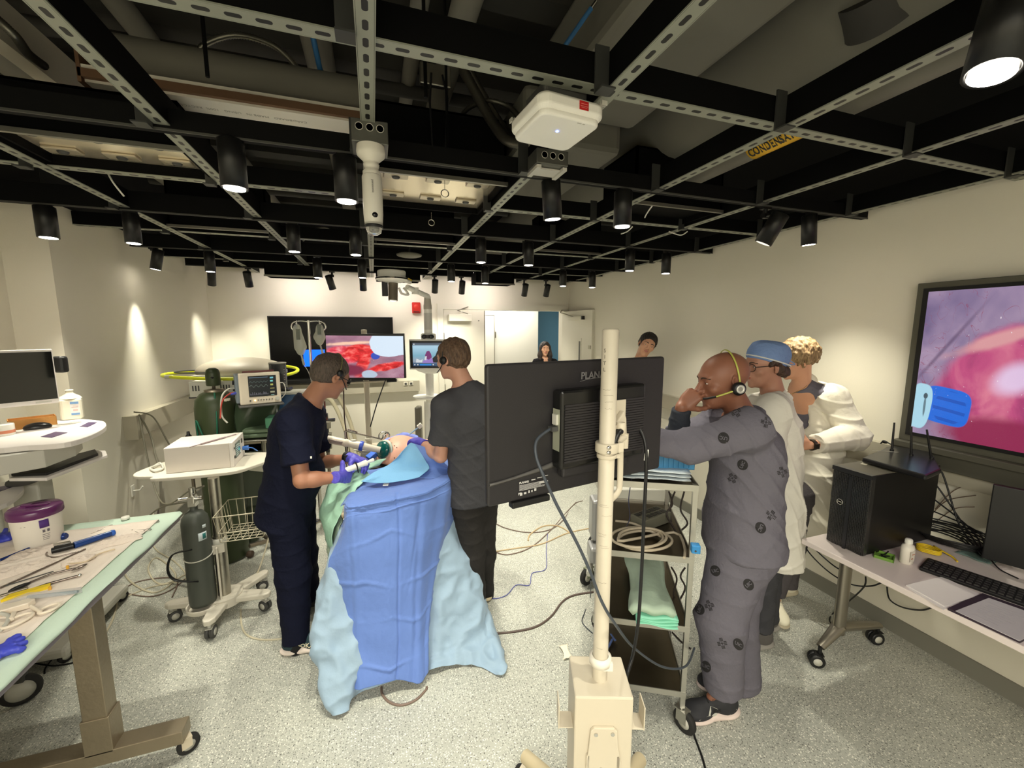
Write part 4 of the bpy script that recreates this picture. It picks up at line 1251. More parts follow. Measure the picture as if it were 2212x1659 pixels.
# wipes tub
c=P(88,1176,Z=TZ);c.z=TZ+0.002
o=thing('wipes_tub','big white disinfectant wipes tub with a purple lid','tub',c)
MB().lathe([(0.072,0.0),(0.076,0.006),(0.083,0.145),(0.084,0.152)],seg=40).build('tub',mat('tub_white',C8(232,226,216),0.45),o)
ld=MB().lathe([(0.089,0.147),(0.091,0.152),(0.090,0.178),(0.083,0.186),(0.045,0.187),(0.03,0.184),(0.0,0.184)],seg=40).mat(0).build('lid',mat('purple_lid',C8(96,44,92),0.25),o)
MB().box((0.01,0.0,0.189),(0.08,0.012,0.006)).cyl((-0.04,0.02,0.184),(-0.04,0.02,0.19),0.018).build('lid_flap',MATS['purple_lid'],ld)
def curved(b,R0,a0,a1,z0,z1,n=8,c=(0,0)):
 rows=[[Vector((c[0]+R0*math.cos(a),c[1]+R0*math.sin(a),z)) for z in (z0,z1)] for a in np.linspace(a0,a1,n)]
 b.sheet(rows,0.0004);return b
base=math.atan2(-c.y,-c.x)
lab=curved(MB(),0.0832,base+0.05,base+0.42,0.10,0.137).build('purple_label_patch',mat('violet_label',C8(84,52,128),0.5),o)
b=MB()
for k in range(9):curved(b,0.0815-k*0.0006,base-0.75,base-0.45+0.02*(k % 3),0.118-k*0.009,0.1205-k*0.009)
for k in range(5):curved(b,0.0800-k*0.0007,base+0.12,base+0.42-0.03*(k % 2),0.066-k*0.008,0.068-k*0.008)
for a in (0.14,0.32):curved(b,0.0815,base+a,base+a+0.10,0.078,0.090)
b.build('fine_print',mat('grey_print',C8(110,104,112),0.6),o)
# gloves left on the table
for (px,py,lb,sc) in ((6,1168,'crumpled blue glove beside the purple lidded tub',1.0),(-22,1425,'crumpled blue glove at the near edge of the instrument table',0.8)):
 c=tp(px,py);o=thing('used_glove',lb,'glove',c)
 S=Sculpt(0.004)
 S.ell((0,0,0.012),(0.055*sc,0.04*sc,0.014),(0,0,0.6),0.01)
 for k,a in enumerate((0.2,0.55,0.9,1.2,2.0)):S.cone((0.03*math.cos(a),0.03*math.sin(a),0.012),(0.085*sc*math.cos(a),0.085*sc*math.sin(a),0.008+0.004*k),0.011,0.008,0.008)
 S.cone((-0.03,-0.02,0.012),(-0.08,-0.05,0.014),0.030,0.03,0.01)
 m_=mat('royal_blue_nitrile',C8(62,72,190),0.45,bump=0.3,bscale=80)
 S.build('glove_skin',m_,None,disp=folds(0.006,30,(1,1,0.3),2)).parent=o
# small white cap
c=tp(271,1121);o=thing('bottle_cap','small round white cap at the far edge of the instrument table','cap',c)
MB().lathe([(0.017,0),(0.018,0.002),(0.017,0.012),(0,0.012)],seg=24).build('cap',M_WHITE,o)
M_INST=mat('polished_instrument_steel',C8(140,128,122),0.25,0.9)
def ringed(a,c,lb,spread=0.03,r=0.0016,ring=0.012,grp=None):
 """ring handled clamp or scissors: a tip, c handle end"""
 a,c=Vector(a),Vector(c);o=thing('surgical_clamp',lb,'surgical instrument',a,0,grp)
 d=(c-a);L=d.length;d.normalize();s=Vector((-d.y,d.x,0));pv=a+d*L*0.38
 for k in (-1,1):
  h=c+s*spread*k*0.5
  b=MB(o);b.tube([a+s*0.0008*k,pv,pv.lerp(h,0.6)+s*0.004*k,h-d*ring],r,seg=6,smooth=3)
  cc=h
  b.tube([cc+d*ring*1.3*math.cos(t_)+s*ring*math.sin(t_) for t_ in np.linspace(0,2*math.pi,19)[:-1]],r,closed=True,seg=6)
  b.build('shank',M_INST,o)
 MB(o).cyl(pv-Vector((0,0,0.002)),pv+Vector((0,0,0.003)),0.003,seg=10).build('pivot',M_INST,o)
ringed(tp(253,1147),tp(335,1127),'slender ring handled clamp nearest the far table corner',0.022)
ringed(tp(270,1144),tp(312,1148),'short ring handled scissors in front of the clamp at the table corner',0.03)
ringed(tp(196,1153),tp(238,1138),'ring handled clamp tucked behind the blue instrument',0.026)
def rod(a,c,r,m,b):b.cyl(a,c,r,seg=12);return b
M_BLU=mat('deep_blue_anodised',C8(26,52,118),0.25,0.3)
# blue laparoscopic instrument
a,c=tp(0,1210,.01),tp(124,1160,.012);e=tp(238,1150,.012)
o=thing('laparoscopic_grasper','long dark blue laparoscopic instrument lying across the table','surgical instrument',c)
MB(o).cyl(a,c,0.006,seg=12).build('shaft',M_BLU,o)
d=(e-c).normalized()
MB(o).lathe([(0.014,0),(0.017,0.006),(0.017,0.03),(0.012,0.036)],c,20,d).build('collar',M_BLU,o)
o=thing('suction_instrument','bright blue cylindrical instrument with black grip on the white pad','surgical instrument',tp(150,1180))
a,c,e=tp(112,1190,.014),tp(160,1178,.016),tp(240,1152,.016)
MB(o).cyl(c,e,0.0155,0.013,seg=24).build('grip',mat('blue_grip',C8(24,62,130),0.2),o)
MB(o).lathe([(0.012,0),(0.015,0.004),(0.012,0.014),(0,0.014)],e,20,(e-c)).build('end_cap',mat('bright_blue_cap',C8(40,96,190),0.3),o)
MB(o).tube([a,a.lerp(c,0.5),c],0.013,seg=14).box(a.lerp(c,0.5)+Vector((0,0,0.012)),(0.05,0.02,0.014),(0,0,0.4)).build('black_grip',M_BLACK,o)
MB(o).box(a.lerp(c,0.6)+Vector((-0.01,0.0,0.022)),(0.05,0.016,0.006),(0,0.1,0.5)).build('lever',M_CHROME,o)
MB(o).tube([tp(108,1185,.006),tp(100,1198,.006),tp(118,1204,.006),tp(165,1193,.006)],0.0035,smooth=6).build('wire_loop',M_INST,o)
# gauze
for (px,py,sx,sy,lb) in ((78,1195,0.10,0.05,'long crumpled gauze in front of the tub'),(248,1172,0.09,0.045,'crumpled gauze beside the blue handle'),(40,1232,0.10,0.05,'crumpled gauze at the left of the long forceps'),(170,1112+100,0.05,0.03,'small gauze tuft in the middle of the table')):
 c=tp(px,py);o=thing('gauze',lb,'gauze',c)
 rows=[]
 for v in np.linspace(-1,1,30):
  row=[]
  for u in np.linspace(-1,1,40):
   e=max(0.0,1-(u*u)**1.5)*max(0.0,1-(v*v)**1.5)
   q=Vector((u*2.2+px,v*1.8,1.0))
   h=e*(0.006+0.020*(0.55-abs(noise.noise(q)))+0.012*(0.5-abs(noise.noise(q*2.3))))
   row.append(Vector((sx*u*(1+0.25*noise.noise(Vector((v*2,px,0)))),sy*v*(1+0.3*noise.noise(Vector((u*2,px,4)))),max(h,0.0)+0.001)))
  rows.append(row)
 MB().at(rot=(0,0,0.5)).sheet(rows,0.0008).build('gauze_cloth',mat('gauze_white',C8(226,212,200),0.9,bump=0.4,bscale=160),o)
# long steel graspers and rods
def steelrod(name,lb,pts,r,m=None,cat='surgical instrument',tips=None):
 o=thing(name,lb,cat,pts[0])
 b=MB(o)
 b.tube(pts,r,seg=10);b.build('shaft',m or M_INST,o)
 return o
steelrod('long_forceps','long straight steel rod from the gauze to the left edge',[tp(0,1270,.006),tp(184,1186,.008)],0.0045)
o=steelrod('long_forceps','long tapered grasper with black handle lying below the steel rod',[tp(30,1272,.006),tp(110,1240,.008),tp(178,1224,.01)],0.004)
MB(o).ell(tp(42,1268,.010),(0.03,0.009,0.008),(0,0,0.9)).build('black_handle',M_BLACK,o)
MB(o).ell(tp(172,1225,.012),(0.026,0.010,0.004),(0,0,1.0)).build('paddle_tip',M_INST,o)
o=steelrod('long_forceps','thin dark rod between the steel rod and the paddle tipped grasper',[tp(0,1269,.006),tp(116,1234,.008)],0.0022,M_DKGREY)
o=steelrod('long_forceps','short steel rod with a ball end nearest the middle of the pad',[tp(5,1296,.006),tp(100,1262,.008),tp(172,1243,.009)],0.0045)
MB(o).ell(tp(172,1243,.010),0.007).build('ball_end',M_CHROME,o)
steelrod('long_forceps','stout dull rod at the left edge of the pad',[tp(0,1288,.006),tp(60,1270,.008)],0.006,M_STEELDULL)
b=MB();b.tube([tp(146,1218,.008),tp(185,1213,.01),tp(215,1196,.008),tp(248,1186,.008)],0.0035,smooth=6)
tag(b.build('beige_tube',mat('beige_tube',C8(206,188,160),0.5)),'short beige tube curling beside the gauze','tube')
for px,py,lb in ((146,1225,'small amber clip upright on the paddle tipped grasper'),(108,1271,'small amber clip near the clear tube')):
 tag(MB().box(tp(px,py,.008),(0.008,0.008,0.014),(0,0,0.3)).build('amber_clip',mat('amber_plastic',C8(222,168,60),0.4)),lb,'clip')
# clear wrapped tube with a yellow tip
o=thing('yellow_tipped_applicator','yellow wedge tip with clear tube in a plastic sleeve','applicator',tp(40,1292))
MB(o).prism([(0,0),(0.12,0.0),(0.12,0.022),(0.02,0.030)],0,0.014,frame(tp(2,1304),tp(62,1286)-tp(2,1304),(0,1,0))).build('yellow_tip',mat('bright_yellow',C8(230,200,40),0.4),o)
MB(o).cyl(tp(60,1290,.008),tp(168,1278,.008),0.006,seg=12).build('clear_tube',mat('clear_tube',C8(196,210,216),0.1,trans=0.7),o)
MB(o).sheet([[tp(2,1306,.012),tp(60,1295,.014),tp(130,1288,.01),tp(178,1280,.003)],[tp(8,1300,.014),tp(60,1280,.02),tp(130,1274,.014),tp(176,1268,.003)]],0.0006).build('plastic_sleeve',mat('plastic_film',C8(230,230,232),0.15,alpha=0.3),o)
# white ring handled cutter
o=thing('white_handled_cutter','white plastic instrument with two big finger rings at the near table edge','surgical instrument',tp(60,1340))
W=mat('ivory_plastic',C8(228,216,198),0.4)
MB(o).prism([(-0.05,-0.018),(0.035,-0.022),(0.05,0.0),(0.03,0.02),(-0.05,0.018)],0.0,0.022,frame(tp(32,1318),tp(70,1310)-tp(20,1325),(0,1,0))).build('body',W,o,0.003)
def ringpath(c,rx,ry,a,h=0.012,n=20,sq=0.0):
 return [c+Vector((rx*math.cos(t_)*math.cos(a)-ry*math.sin(t_)*math.sin(a),rx*math.cos(t_)*math.sin(a)+ry*math.sin(t_)*math.cos(a),h)) for t_ in np.linspace(0,2*math.pi,n+1)[:-1]]
b=MB(o);b.tube(ringpath(tp(107,1321),0.026,0.020,1.0),0.0045,closed=True).tube([tp(68,1310,.014),tp(88,1322,.014)],0.007,r2=0.005);b.build('thumb_ring',W,o)
b=MB(o);b.tube(ringpath(tp(38,1347),0.038,0.026,1.0),0.0048,closed=True).tube([tp(30,1325,.014),tp(24,1338,.014)],0.007);b.build('finger_ring',W,o)
MB(o).tube([tp(0,1325,.02),tp(18,1330,.016),tp(15,1345,.012),tp(0,1362,.008)],0.006,smooth=5).mat(0).build('grey_trigger',M_GREYP,o)
# gauze edge/plastic sleeve etc. ends
# ---- telehealth cart behind
o=thing('medical_cart','white medical computer cart with purple handle inserts by the left wall','cart',(-1.86,3.02,0));MEDCART=o
WZ=1.30
q=[P(*p,Z=WZ) for p in ((-40,966),(60,962),(138,956),(187,943),(222,926),(229,915),(215,908),(150,905),(60,915),(-80,925))]
cx=sum(v.x for v in q)/len(q);
poly=spline(q,4,True)
MB(o).prism([(v.x,v.y) for v in poly],WZ-0.028,WZ).build('worktop',mat('cart_white',C8(226,220,216),0.35),o,0.004)
PU=mat('purple_insert',C8(74,58,92),0.4)
for a in (((88,944),(112,946),(146,935),(120,933)),((172,922),(190,923),(210,913),(192,912))):
 MB(o).prism([(P(*p,Z=WZ).x,P(*p,Z=WZ).y) for p in a],WZ+0.0005,WZ+0.002).build('handle_insert',PU,o)
q2=[P(*p,Z=WZ-0.12) for p in ((-60,1040),(100,1010),(165,985),(180,970),(100,975),(-60,985))]
MB(o).prism([(v.x,v.y) for v in q2],WZ-0.12,WZ-0.03).build('drawer_housing',M_GREYP,o,0.006)
MB(o).box(P(20,968,Z=WZ-0.055)+Vector((0.02,-0.02,0)),(0.16,0.01,0.012),(0,0,0.5)).build('drawer_slot',M_BLACK,o)
KZ=1.12
k4=[P(*p,Z=KZ) for p in ((18,1033),(100,1032),(232,982),(228,973),(200,972),(80,1005))]
kt=MB(o).prism([(v.x,v.y) for v in k4],KZ-0.018,KZ).build('keyboard_tray',MATS['cart_white'],o,0.004)
k5=[P(*p,Z=KZ+0.004) for p in ((24,1028),(100,1026),(212,983),(206,974),(85,1006))]
MB(o).prism([(v.x,v.y) for v in k5],KZ,KZ+0.016).build('keyboard',M_BLACK,kt,0.003)
MB(o).boxb((-1.98,3.0,0.10),(-1.86,3.12,WZ-0.1)).build('column',M_GREYP,o,0.01)
MB(o).boxb((-2.08,2.72,0.05),(-1.68,3.35,0.11)).build('base',M_GREYP,o,0.02)
for x,y in ((-2.04,2.76),(-1.72,2.76),(-2.04,3.31),(-1.72,3.31)):caster(o,(x,y,0.06),1.0,0.035)
MB(o).tube([P(95,1025,Z=KZ-.04),P(60,1040,Z=KZ-0.1),P(20,1045,Z=KZ-.12)],0.02,smooth=4).build('tray_arm',M_DKGREY,o)
# second white handle lower down
o=thing('side_shelf','rounded white shelf end with a purple insert at the left edge','shelf',P(20,1060,Z=0.98))
SZ=0.98
q=spline([P(*p,Z=SZ) for p in ((-90,1115),(0,1092),(38,1070),(51,1055),(46,1043),(20,1040),(-70,1050))],4,True)
MB(o).prism([(v.x,v.y) for v in q],SZ-0.025,SZ).build('shelf_board',MATS['cart_white'],o,0.004)
MB(o).prism([(P(*p,Z=SZ).x,P(*p,Z=SZ).y) for p in ((0,1062),(28,1052),(22,1047),(0,1052))],SZ+0.0005,SZ+0.002).build('handle_insert',PU,o)
MB(o).cyl(P(-20,1070,Z=SZ-0.02),P(-20,1070,Z=SZ-0.02)*1.0-Vector((0,0,0.93)),0.03).build('post',M_GREYP,o)
# things on the cart
c=P(158,905,Z=WZ);o=thing('gel_bottle','white square shouldered gel bottle without a cap on the cart','bottle',c,0.4)
MB().rbox((0,0,0.065),(0.10,0.075,0.13),0.018).build('bottle_body',mat('bottle_white',C8(226,222,204),0.45),o,0.004)
MB().lathe([(0.052,0.13),(0.045,0.142),(0.018,0.160),(0.017,0.175),(0.019,0.176),(0.019,0.183),(0.015,0.184),(0.0,0.18)],seg=24,sy=0.78).build('neck',MATS['bottle_white'],o)
lb=MB().box((0.018,-0.0385,0.07),(0.040,0.001,0.085)).build('paper_label',mat('label_white',C8(222,222,220),0.6),o)
b=MB().box((0.018,-0.0395,0.105),(0.036,0.001,0.014)).box((0.018,-0.0395,0.036),(0.036,0.001,0.012));b.build('blue_print',mat('blue_print',C8(110,150,196),0.6),lb)
b=MB().box((0.022,-0.0395,0.086),(0.024,0.001,0.003)).box((0.018,-0.0395,0.078),(0.028,0.001,0.003)).box((0.02,-0.0395,0.060),(0.02,0.001,0.010));b.build('faded_print',mat('rose_print',C8(200,170,166),0.6),lb)
c=P(72,922,Z=WZ);o=thing('cardboard_box','small open orange brown cardboard box on the cart','box',c,0.6)
CB=mat('cardboard',C8(196,142,78),0.8,vary=0.08,bump=0.1)
MB().boxb((-0.09,-0.045,0),(0.09,0.045,0.004)).boxb((-0.09,-0.045,0),(0.09,-0.042,0.055)).boxb((-0.09,0.042,0),(0.09,0.045,0.055)).boxb((-0.09,-0.045,0),(-0.087,0.045,0.055)).boxb((0.087,-0.045,0),(0.09,0.045,0.055)).build('box_walls',CB,o)
c=P(8,940,Z=WZ);o=thing('white_jar','white jar with an orange band at the left edge of the cart','jar',c)
MB().lathe([(0.04,0),(0.042,0.005),(0.042,0.055),(0.040,0.06),(0,0.06)],seg=28).build('jar',M_WHITE,o)
MB().lathe([(0.0425,0.012),(0.0428,0.028)],seg=28).build('orange_band',mat('orange_band',C8(206,130,100),0.6),o)
c=P(82,926,Z=WZ);o=thing('computer_mouse','black computer mouse on the white cart','mouse',c,0.5)
S=Sculpt(0.003);S.ell((0,0,0.008),(0.055,0.03,0.028),None);S.cut((0,0,0.002),(0,0,-1),(0,0,0),0.1,0.002)
S.build('shell',mat('mouse_black',C8(34,32,32),0.3),None).parent=o
MB().tube([(0.05,0.0,0.01),(0.08,0.03,0.004),(0.13,0.02,0.004),(0.17,0.05,0.004),(0.12,0.08,0.004)],0.002,smooth=5).build('mouse_cord',M_GREYP,o)
# cart monitor with speaker
F0=2.30
a,c=P(118,862,F=F0),P(113,758,F=F0);l_=P(-120,775,F=F0-0.30)
o=thing('cart_monitor','black monitor with white frame above the medical cart','monitor',c)
u=(l_-c);u.z=0;u.normalize();hgt=c.z-a.z
M_=frame(c,u,(0,0,1));
w_=0.40
def mbx(parent,M,lo,hi,name,m,bevel=0.0):
 b=MB(parent);b.add([M @ Vector((x,y,z)) for z in (lo[2],hi[2]) for y in (lo[1],hi[1]) for x in (lo[0],hi[0])],[(0,2,3,1),(4,5,7,6),(0,1,5,4),(2,6,7,3),(0,4,6,2),(1,3,7,5)],False)
 return b.build(name,m,parent,bevel)
nz=(M_.to_3x3() @ Vector((0,0,1)));sgn=1 if nz.dot(-c)>0 else-1
mbx(o,M_,(0,-hgt-0.02,-0.03*sgn),(w_,0.01,0.0),'casing',MATS['cart_white'],0.003)
mbx(o,M_,(0.005,-hgt+0.005,0.0*sgn),(w_-0.005,-0.003,0.003*sgn),'screen',mat('off_screen_glass',C8(10,11,12),0.08,coat=0.5))
mbx(o,M_,(0.22,-hgt-0.17,-0.05*sgn),(0.28,-hgt/2,-0.03*sgn),'stand',M_GREYP)
mbx(o,M_,(0.03,-hgt-0.012,0.0),(0.09,-hgt-0.004,0.001*sgn),'badge',M_GREYP)
c=P(131,787,F=2.36);o=thing('webcam_speaker','small black speaker fixed to the side of the cart monitor','speaker',c,-0.3)
MB().rbox((0,0,0),(0.062,0.05,0.095),0.02).build('speaker_body',M_BLACK,o,0.006)
MB().box((-0.05,0.01,0),(0.06,0.012,0.02)).build('bracket',M_BLACK,o)
# ---- electrosurgical cart
CX,CY=-0.99,2.94
o=thing('generator_cart','beige wheeled generator cart with a steel column','cart',(CX,CY,0))
BG=mat('cart_beige',C8(206,200,186),0.45)
TZ2=0.95
q=spline([Vector(v) for v in ((-1.33,3.02,0),(-1.30,2.97,0),(-0.92,2.96,0),(-0.80,3.05,0),(-0.70,3.22,0),(-0.74,3.34,0),(-0.90,3.40,0),(-1.30,3.42,0),(-1.40,3.34,0),(-1.47,3.16,0),(-1.44,3.06,0))],4,True)
MB(o).prism([(v.x,v.y) for v in q],TZ2-0.022,TZ2).build('tray',BG,o,0.005)
MB(o).cyl((CX,CY,0.12),(CX,CY,0.55),0.036,seg=28).cyl((CX,CY,0.52),(CX,CY,TZ2-0.02),0.031,seg=28).build('column',M_STEEL,o)
MB(o).lathe([(0.042,0.50),(0.043,0.505),(0.043,0.53),(0.036,0.535)],(CX,CY,0),28).build('column_collar',M_GREYP,o)
wheels=[P(374,1342,Z=0),P(455,1380,Z=0),P(577,1318,Z=0),P(572,1272,Z=0)]
b=MB(o)
for w in wheels:
 d=Vector((w.x-CX,w.y-CY,0));L=d.length;d.normalize();s=Vector((-d.y,d.x,0));e=Vector((CX,CY,0))+d*L
 b.prism([(p.x,p.y) for p in (Vector((CX,CY,0))+s*0.055,Vector((CX,CY,0))-s*0.055,e-s*0.034,e+d*0.03-s*0.015,e+d*0.03+s*0.015,e+s*0.034)],0.10,0.135)
b.cyl((CX,CY,0.09),(CX,CY,0.145),0.10,seg=28)
b.build('star_base',BG,o,0.008)
for i,w in enumerate(wheels):caster(o,(w.x,w.y,0.10),0.5+i,0.037,0.022,twin=True,frame_m=M_GREYP,wheel_m=M_DKGREY)
# cylinder cradle
GX,GY=-1.085,2.875
b=MB(o)
b.lathe([(0.0,0.108),(0.088,0.108),(0.092,0.125),(0.092,0.14),(0.082,0.14),(0.078,0.115)],(GX,GY,0),28)
b.box((GX+0.085,GY+0.03,0.30),(0.012,0.07,0.38),(0,0,0.35)).box(((GX+CX)/2+0.02,(GY+CY)/2+0.01,0.47),(0.11,0.05,0.06),(0,0,0.35))
b.build('cylinder_cradle',BG,o,0.004)
MB(o).tube([(GX+0.074*math.cos(a),GY+0.074*math.sin(a),0.47+0.015*math.sin(a)) for a in np.linspace(0,2*math.pi,33)[:-1]],0.0035,closed=True).build('retaining_wire',M_GREYP,o)
# wire basket
b=MB(o);bx0,bx1,by0,by1,bz0,bz1=CX+0.03,CX+0.30,CY-0.16,CY+0.12,0.56,0.73
def loop(z,x0,x1,y0,y1,r=0.0028):b.tube([(x0,y0,z),(x1,y0,z),(x1,y1,z),(x0,y1,z)],r,closed=True,seg=6)
loop(bz1,bx0,bx1,by0,by1,0.0034);loop(bz0,bx0+.02,bx1-.02,by0+.02,by1-.02);loop(bz0+0.06,bx0+.013,bx1-.013,by0+.013,by1-.013)
for k in range(7):
 f=k/6
 for (xa,ya,xb,yb) in ((bx0+(bx1-bx0)*f,by0,bx0+.02+(bx1-bx0-.04)*f,by0+.02),(bx0+(bx1-bx0)*f,by1,bx0+.02+(bx1-bx0-.04)*f,by1-.02),
       (bx0,by0+(by1-by0)*f,bx0+.02,by0+.02+(by1-by0-.04)*f),(bx1,by0+(by1-by0)*f,bx1-.02,by0+.02+(by1-by0-.04)*f)):
  b.cyl((xa,ya,bz1),(xb,yb,bz0),0.0022,seg=6)
 b.cyl((bx0+.02+(bx1-bx0-.04)*f,by0+.02,bz0),(bx0+.02+(bx1-bx0-.04)*f,by1-.02,bz0),0.002,seg=6)
 b.cyl((bx0+.02,by0+.02+(by1-by0-.04)*f,bz0),(bx1-.02,by0+.02+(by1-by0-.04)*f,bz0),0.002,seg=6)
b.build('wire_basket',mat('basket_wire',C8(196,188,166),0.4,0.3),o)
# the generator itself
G0=Vector((-1.10,3.20,TZ2));ga=R(3)
g=thing('energy_generator','white box shaped energy generator with a small screen','medical device',G0,ga)
GW=mat('generator_white',C8(216,208,200),0.5)
M45=Matrix.Identity(4)
MB().prism([(-0.15,0.0),(-0.15,0.165),(0.15,0.165),(0.15,0.0)],-0.18,0.165,Matrix(((0,0,1,0),(1,0,0,0),(0,1,0,0),(0,0,0,1)))).build('case',GW,g,0.004)
fp=MB().prism([(-0.15,0.0),(-0.15,0.165),(0.15,0.165),(0.15,0.0)],0.165,0.185,Matrix(((0,0,1,0),(1,0,0,0),(0,1,0,0),(0,0,0,1)))).build('front_panel',mat('panel_white',C8(226,220,214),0.4),g,0.003)
FX=0.186
def ui_screen(name,base,marks,parent,M,w,h,est=0.8,m=None):
 """lit screen: a glass plate with raised flat blocks of colour"""
 s_=mbx(parent,M,(0,0,0),(w,h,0.002),name,m or mat('screen_'+name+str(int(base[0])),(0.01,0.01,0.01),0.2,emit=C8(*base),estr=est*0.6))
 mats=[];b=MB(parent);idx={}
 for (x0,y0,x1,y1,col) in marks:
  if col not in idx:
   idx[col]=len(mats);mats.append(mat('ui_%d_%d_%d' % col,(0.01,0.01,0.01),0.4,emit=C8(*col),estr=est*0.8))
  b.mat(idx[col]);
  b.add([M @ Vector((x*w,y*h,z)) for z in (0.002,0.0026) for y in (y0,y1) for x in (x0,x1)],[(0,2,3,1),(4,5,7,6),(0,1,5,4),(2,6,7,3),(0,4,6,2),(1,3,7,5)],False)
 if marks:b.build('display_picture',mats,s_)
 return s_
gm=Matrix.Translation(G0) @ Matrix.Rotation(ga,4,'Z')
rng=random.Random(5)
mk=[(0.06,0.12+0.14*j,0.06+rng.uniform(0.3,0.5),0.17+0.14*j,(150,166,150)) for j in range(6)]+[(0.6,0.35,0.75,0.5,(90,200,180)),(0.8,0.1,0.95,0.3,(170,180,170)),(0.6,0.6,0.9,0.66,(150,166,150)),(0.6,0.75,0.85,0.82,(150,166,150))]
ui_screen('screen',(62,78,66),mk,g,gm @ frame((FX,-0.09,0.045),(0,1,0),(0,0,1)),0.12,0.095,0.7)
b=MB();b.rbox((FX,0.085,0.12),(0.004,0.03,0.03),0.002).cyl((FX,-0.12,0.12),(FX+0.003,-0.12,0.12),0.008).cyl((FX,-0.12,0.06),(FX+0.005,-0.12,0.06),0.010);b.build('button',M_DKGREY,fp)
MB().cyl((FX,0.10,0.06),(FX+0.035,0.10,0.06),0.014,0.018).tube([(FX+0.03,0.10,0.06),(FX+0.06,0.10,0.055),(FX+0.08,0.14,0.02)],0.004,smooth=5).build('blue_plug',mat('plug_blue',C8(60,110,190),0.4),g)
a,c=P(410,966,Z=TZ2+0.171),P(510,938,Z=TZ2+0.171)
o=thing('handpiece','thin grey handpiece lying on top of the white generator','surgical instrument',a)
MB(o).cyl(a,a.lerp(c,0.5),0.003,seg=8).cyl(a.lerp(c,0.22),a.lerp(c,0.75),0.0055,seg=10).cyl(a.lerp(c,0.45),c,0.0035,seg=8).build('stylus',mat('mauve_grey',C8(150,132,134),0.4),o)
cable([P(330,1010,Z=TZ2+.01),P(345,1000,Z=TZ2+.02),P(352,1012,Z=TZ2+.01),P(335,1018,Z=TZ2+.01),P(325,1010,Z=TZ2+0.015),P(350,1002,Z=TZ2+.02)],0.006,M_GREYP,'short pale cable coiled on the tray behind the generator','coiled_cable')
# grey gas cylinder
o=thing('gas_cylinder','dark grey gas cylinder standing in the generator cart cradle','gas cylinder',(GX,GY,0.14))
DG=mat('cylinder_grey',C8(72,76,70),0.45,vary=0.05)
MB().lathe([(0.05,0.0),(0.068,0.01),(0.0715,0.03),(0.0715,0.54),(0.066,0.575),(0.045,0.605),(0.022,0.618),(0.018,0.63),(0.018,0.645)],seg=36).build('body',DG,o)
b=MB().box((0,0,0.675),(0.045,0.045,0.06)).cyl((-0.07,0,0.69),(0.05,0,0.69),0.014).cyl((0,0,0.70),(0,0,0.76),0.016).box((0.02,-0.03,0.70),(0.012,0.05,0.05));b.build('valve',M_CHROME,o,0.003)
vy=math.atan2(-GY,-GX)
lab=curved(MB(),0.0722,vy+0.1,vy+0.75,0.44,0.49).build('paper_label',mat('label_pale_blue',C8(206,216,222),0.6),o)
curved(MB(),0.0727,vy+0.40,vy+0.66,0.448,0.482).build('teal_mark',mat('teal_mark',C8(36,110,110),0.6),lab)
curved(MB(),0.0722,vy+0.45,vy+0.75,0.515,0.535).build('paper_label',MATS['label_pale_blue'],o)
# black strap handle on the cylinder
b=MB();
pts=[Vector((0.073*math.cos(vy-0.4),0.073*math.sin(vy-0.4),0.40)),Vector((-0.13,0.0,0.35)),Vector((-0.155,-0.02,0.27)),Vector((-0.12,-0.03,0.2)),Vector((0.073*math.cos(vy-0.2),0.073*math.sin(vy-0.2),0.19))]
b.tube(pts,0.012,smooth=5,seg=8,flat=0.4);b.build('carry_strap',M_BLACK,o)
# cables round the cart
cable([P(570,1000,Z=0.9),P(590,1100,Z=0.55),P(565,1215,Z=0.2),fl(528,1290),fl(520,1330),fl(530,1368),fl(570,1382),fl(640,1376),fl(700,1370)],0.0055,mat('pale_cable',C8(196,188,164),0.5),'pale cable looping on the floor between the cart and the navy surgeon')
PALE=MATS['pale_cable']
PINKC=mat('brown_grey_cable',C8(120,102,92),0.5)
cable([P(330,1330-220,Z=0.5),fl(300,1190),fl(270,1240),fl(330,1280),fl(380,1245),fl(340,1205),fl(320,1230),fl(350,1262),fl(420,1230)],0.006,PALE,'tangled pale cable on the floor behind the instrument table')
cable([fl(250,1300),fl(320,1270),fl(400,1250),fl(380,1215),fl(340,1190),fl(330,1170),fl(350,1160)],0.005,PALE,'pale cable crossing the tangle behind the table')
cable([fl(240,1290),fl(300,1256),fl(380,1250),fl(372,1290)],0.005,PINKC,'brown grey cable under the tangle behind the table')
cable([fl(245,1275),fl(330,1288),fl(395,1255),fl(430,1200)],0.0045,PINKC,'brown grey cable running toward the gas cylinder')
cable([P(243,1262,Z=0.02),fl(252,1300),fl(240,1345),fl(210,1385),fl(150,1405),fl(95,1412)],0.0065,PALE,'thick pale cable passing behind the table leg')
cable([fl(180,1396),fl(130,1410),fl(100,1440),fl(96,1455)],0.004,M_BLACK,'thin black cable left of the table leg')
cable([fl(185,1425),fl(120,1438),fl(60,1432),fl(30,1450)],0.004,M_BLACK,'thin black cable under the table near the wheel')
cable([P(300,895,X=XL+0.09),P(325,940,X=XL+0.14),P(336,985,X=XL+0.2),P(345,1010,X=XL+0.25)],0.007,mat('grey_hose',C8(128,124,108),0.5),'grey hose hanging from the left wall raceway, longer one')
cable([P(290,890,X=XL+0.09),P(330,900,X=XL+0.13),P(360,950,X=XL+0.2),P(390,1000,X=XL+0.28)],0.006,MATS['grey_hose'],'grey hose hanging from the left wall raceway, outer one')
cable([P(300,900,X=XL+0.1),P(345,1080,X=XL+0.3),P(410,1060,X=XL+0.6),P(440,1050,Z=0.83)],0.006,MATS['grey_hose'],'gas hose running from the wall to the cylinder valve')
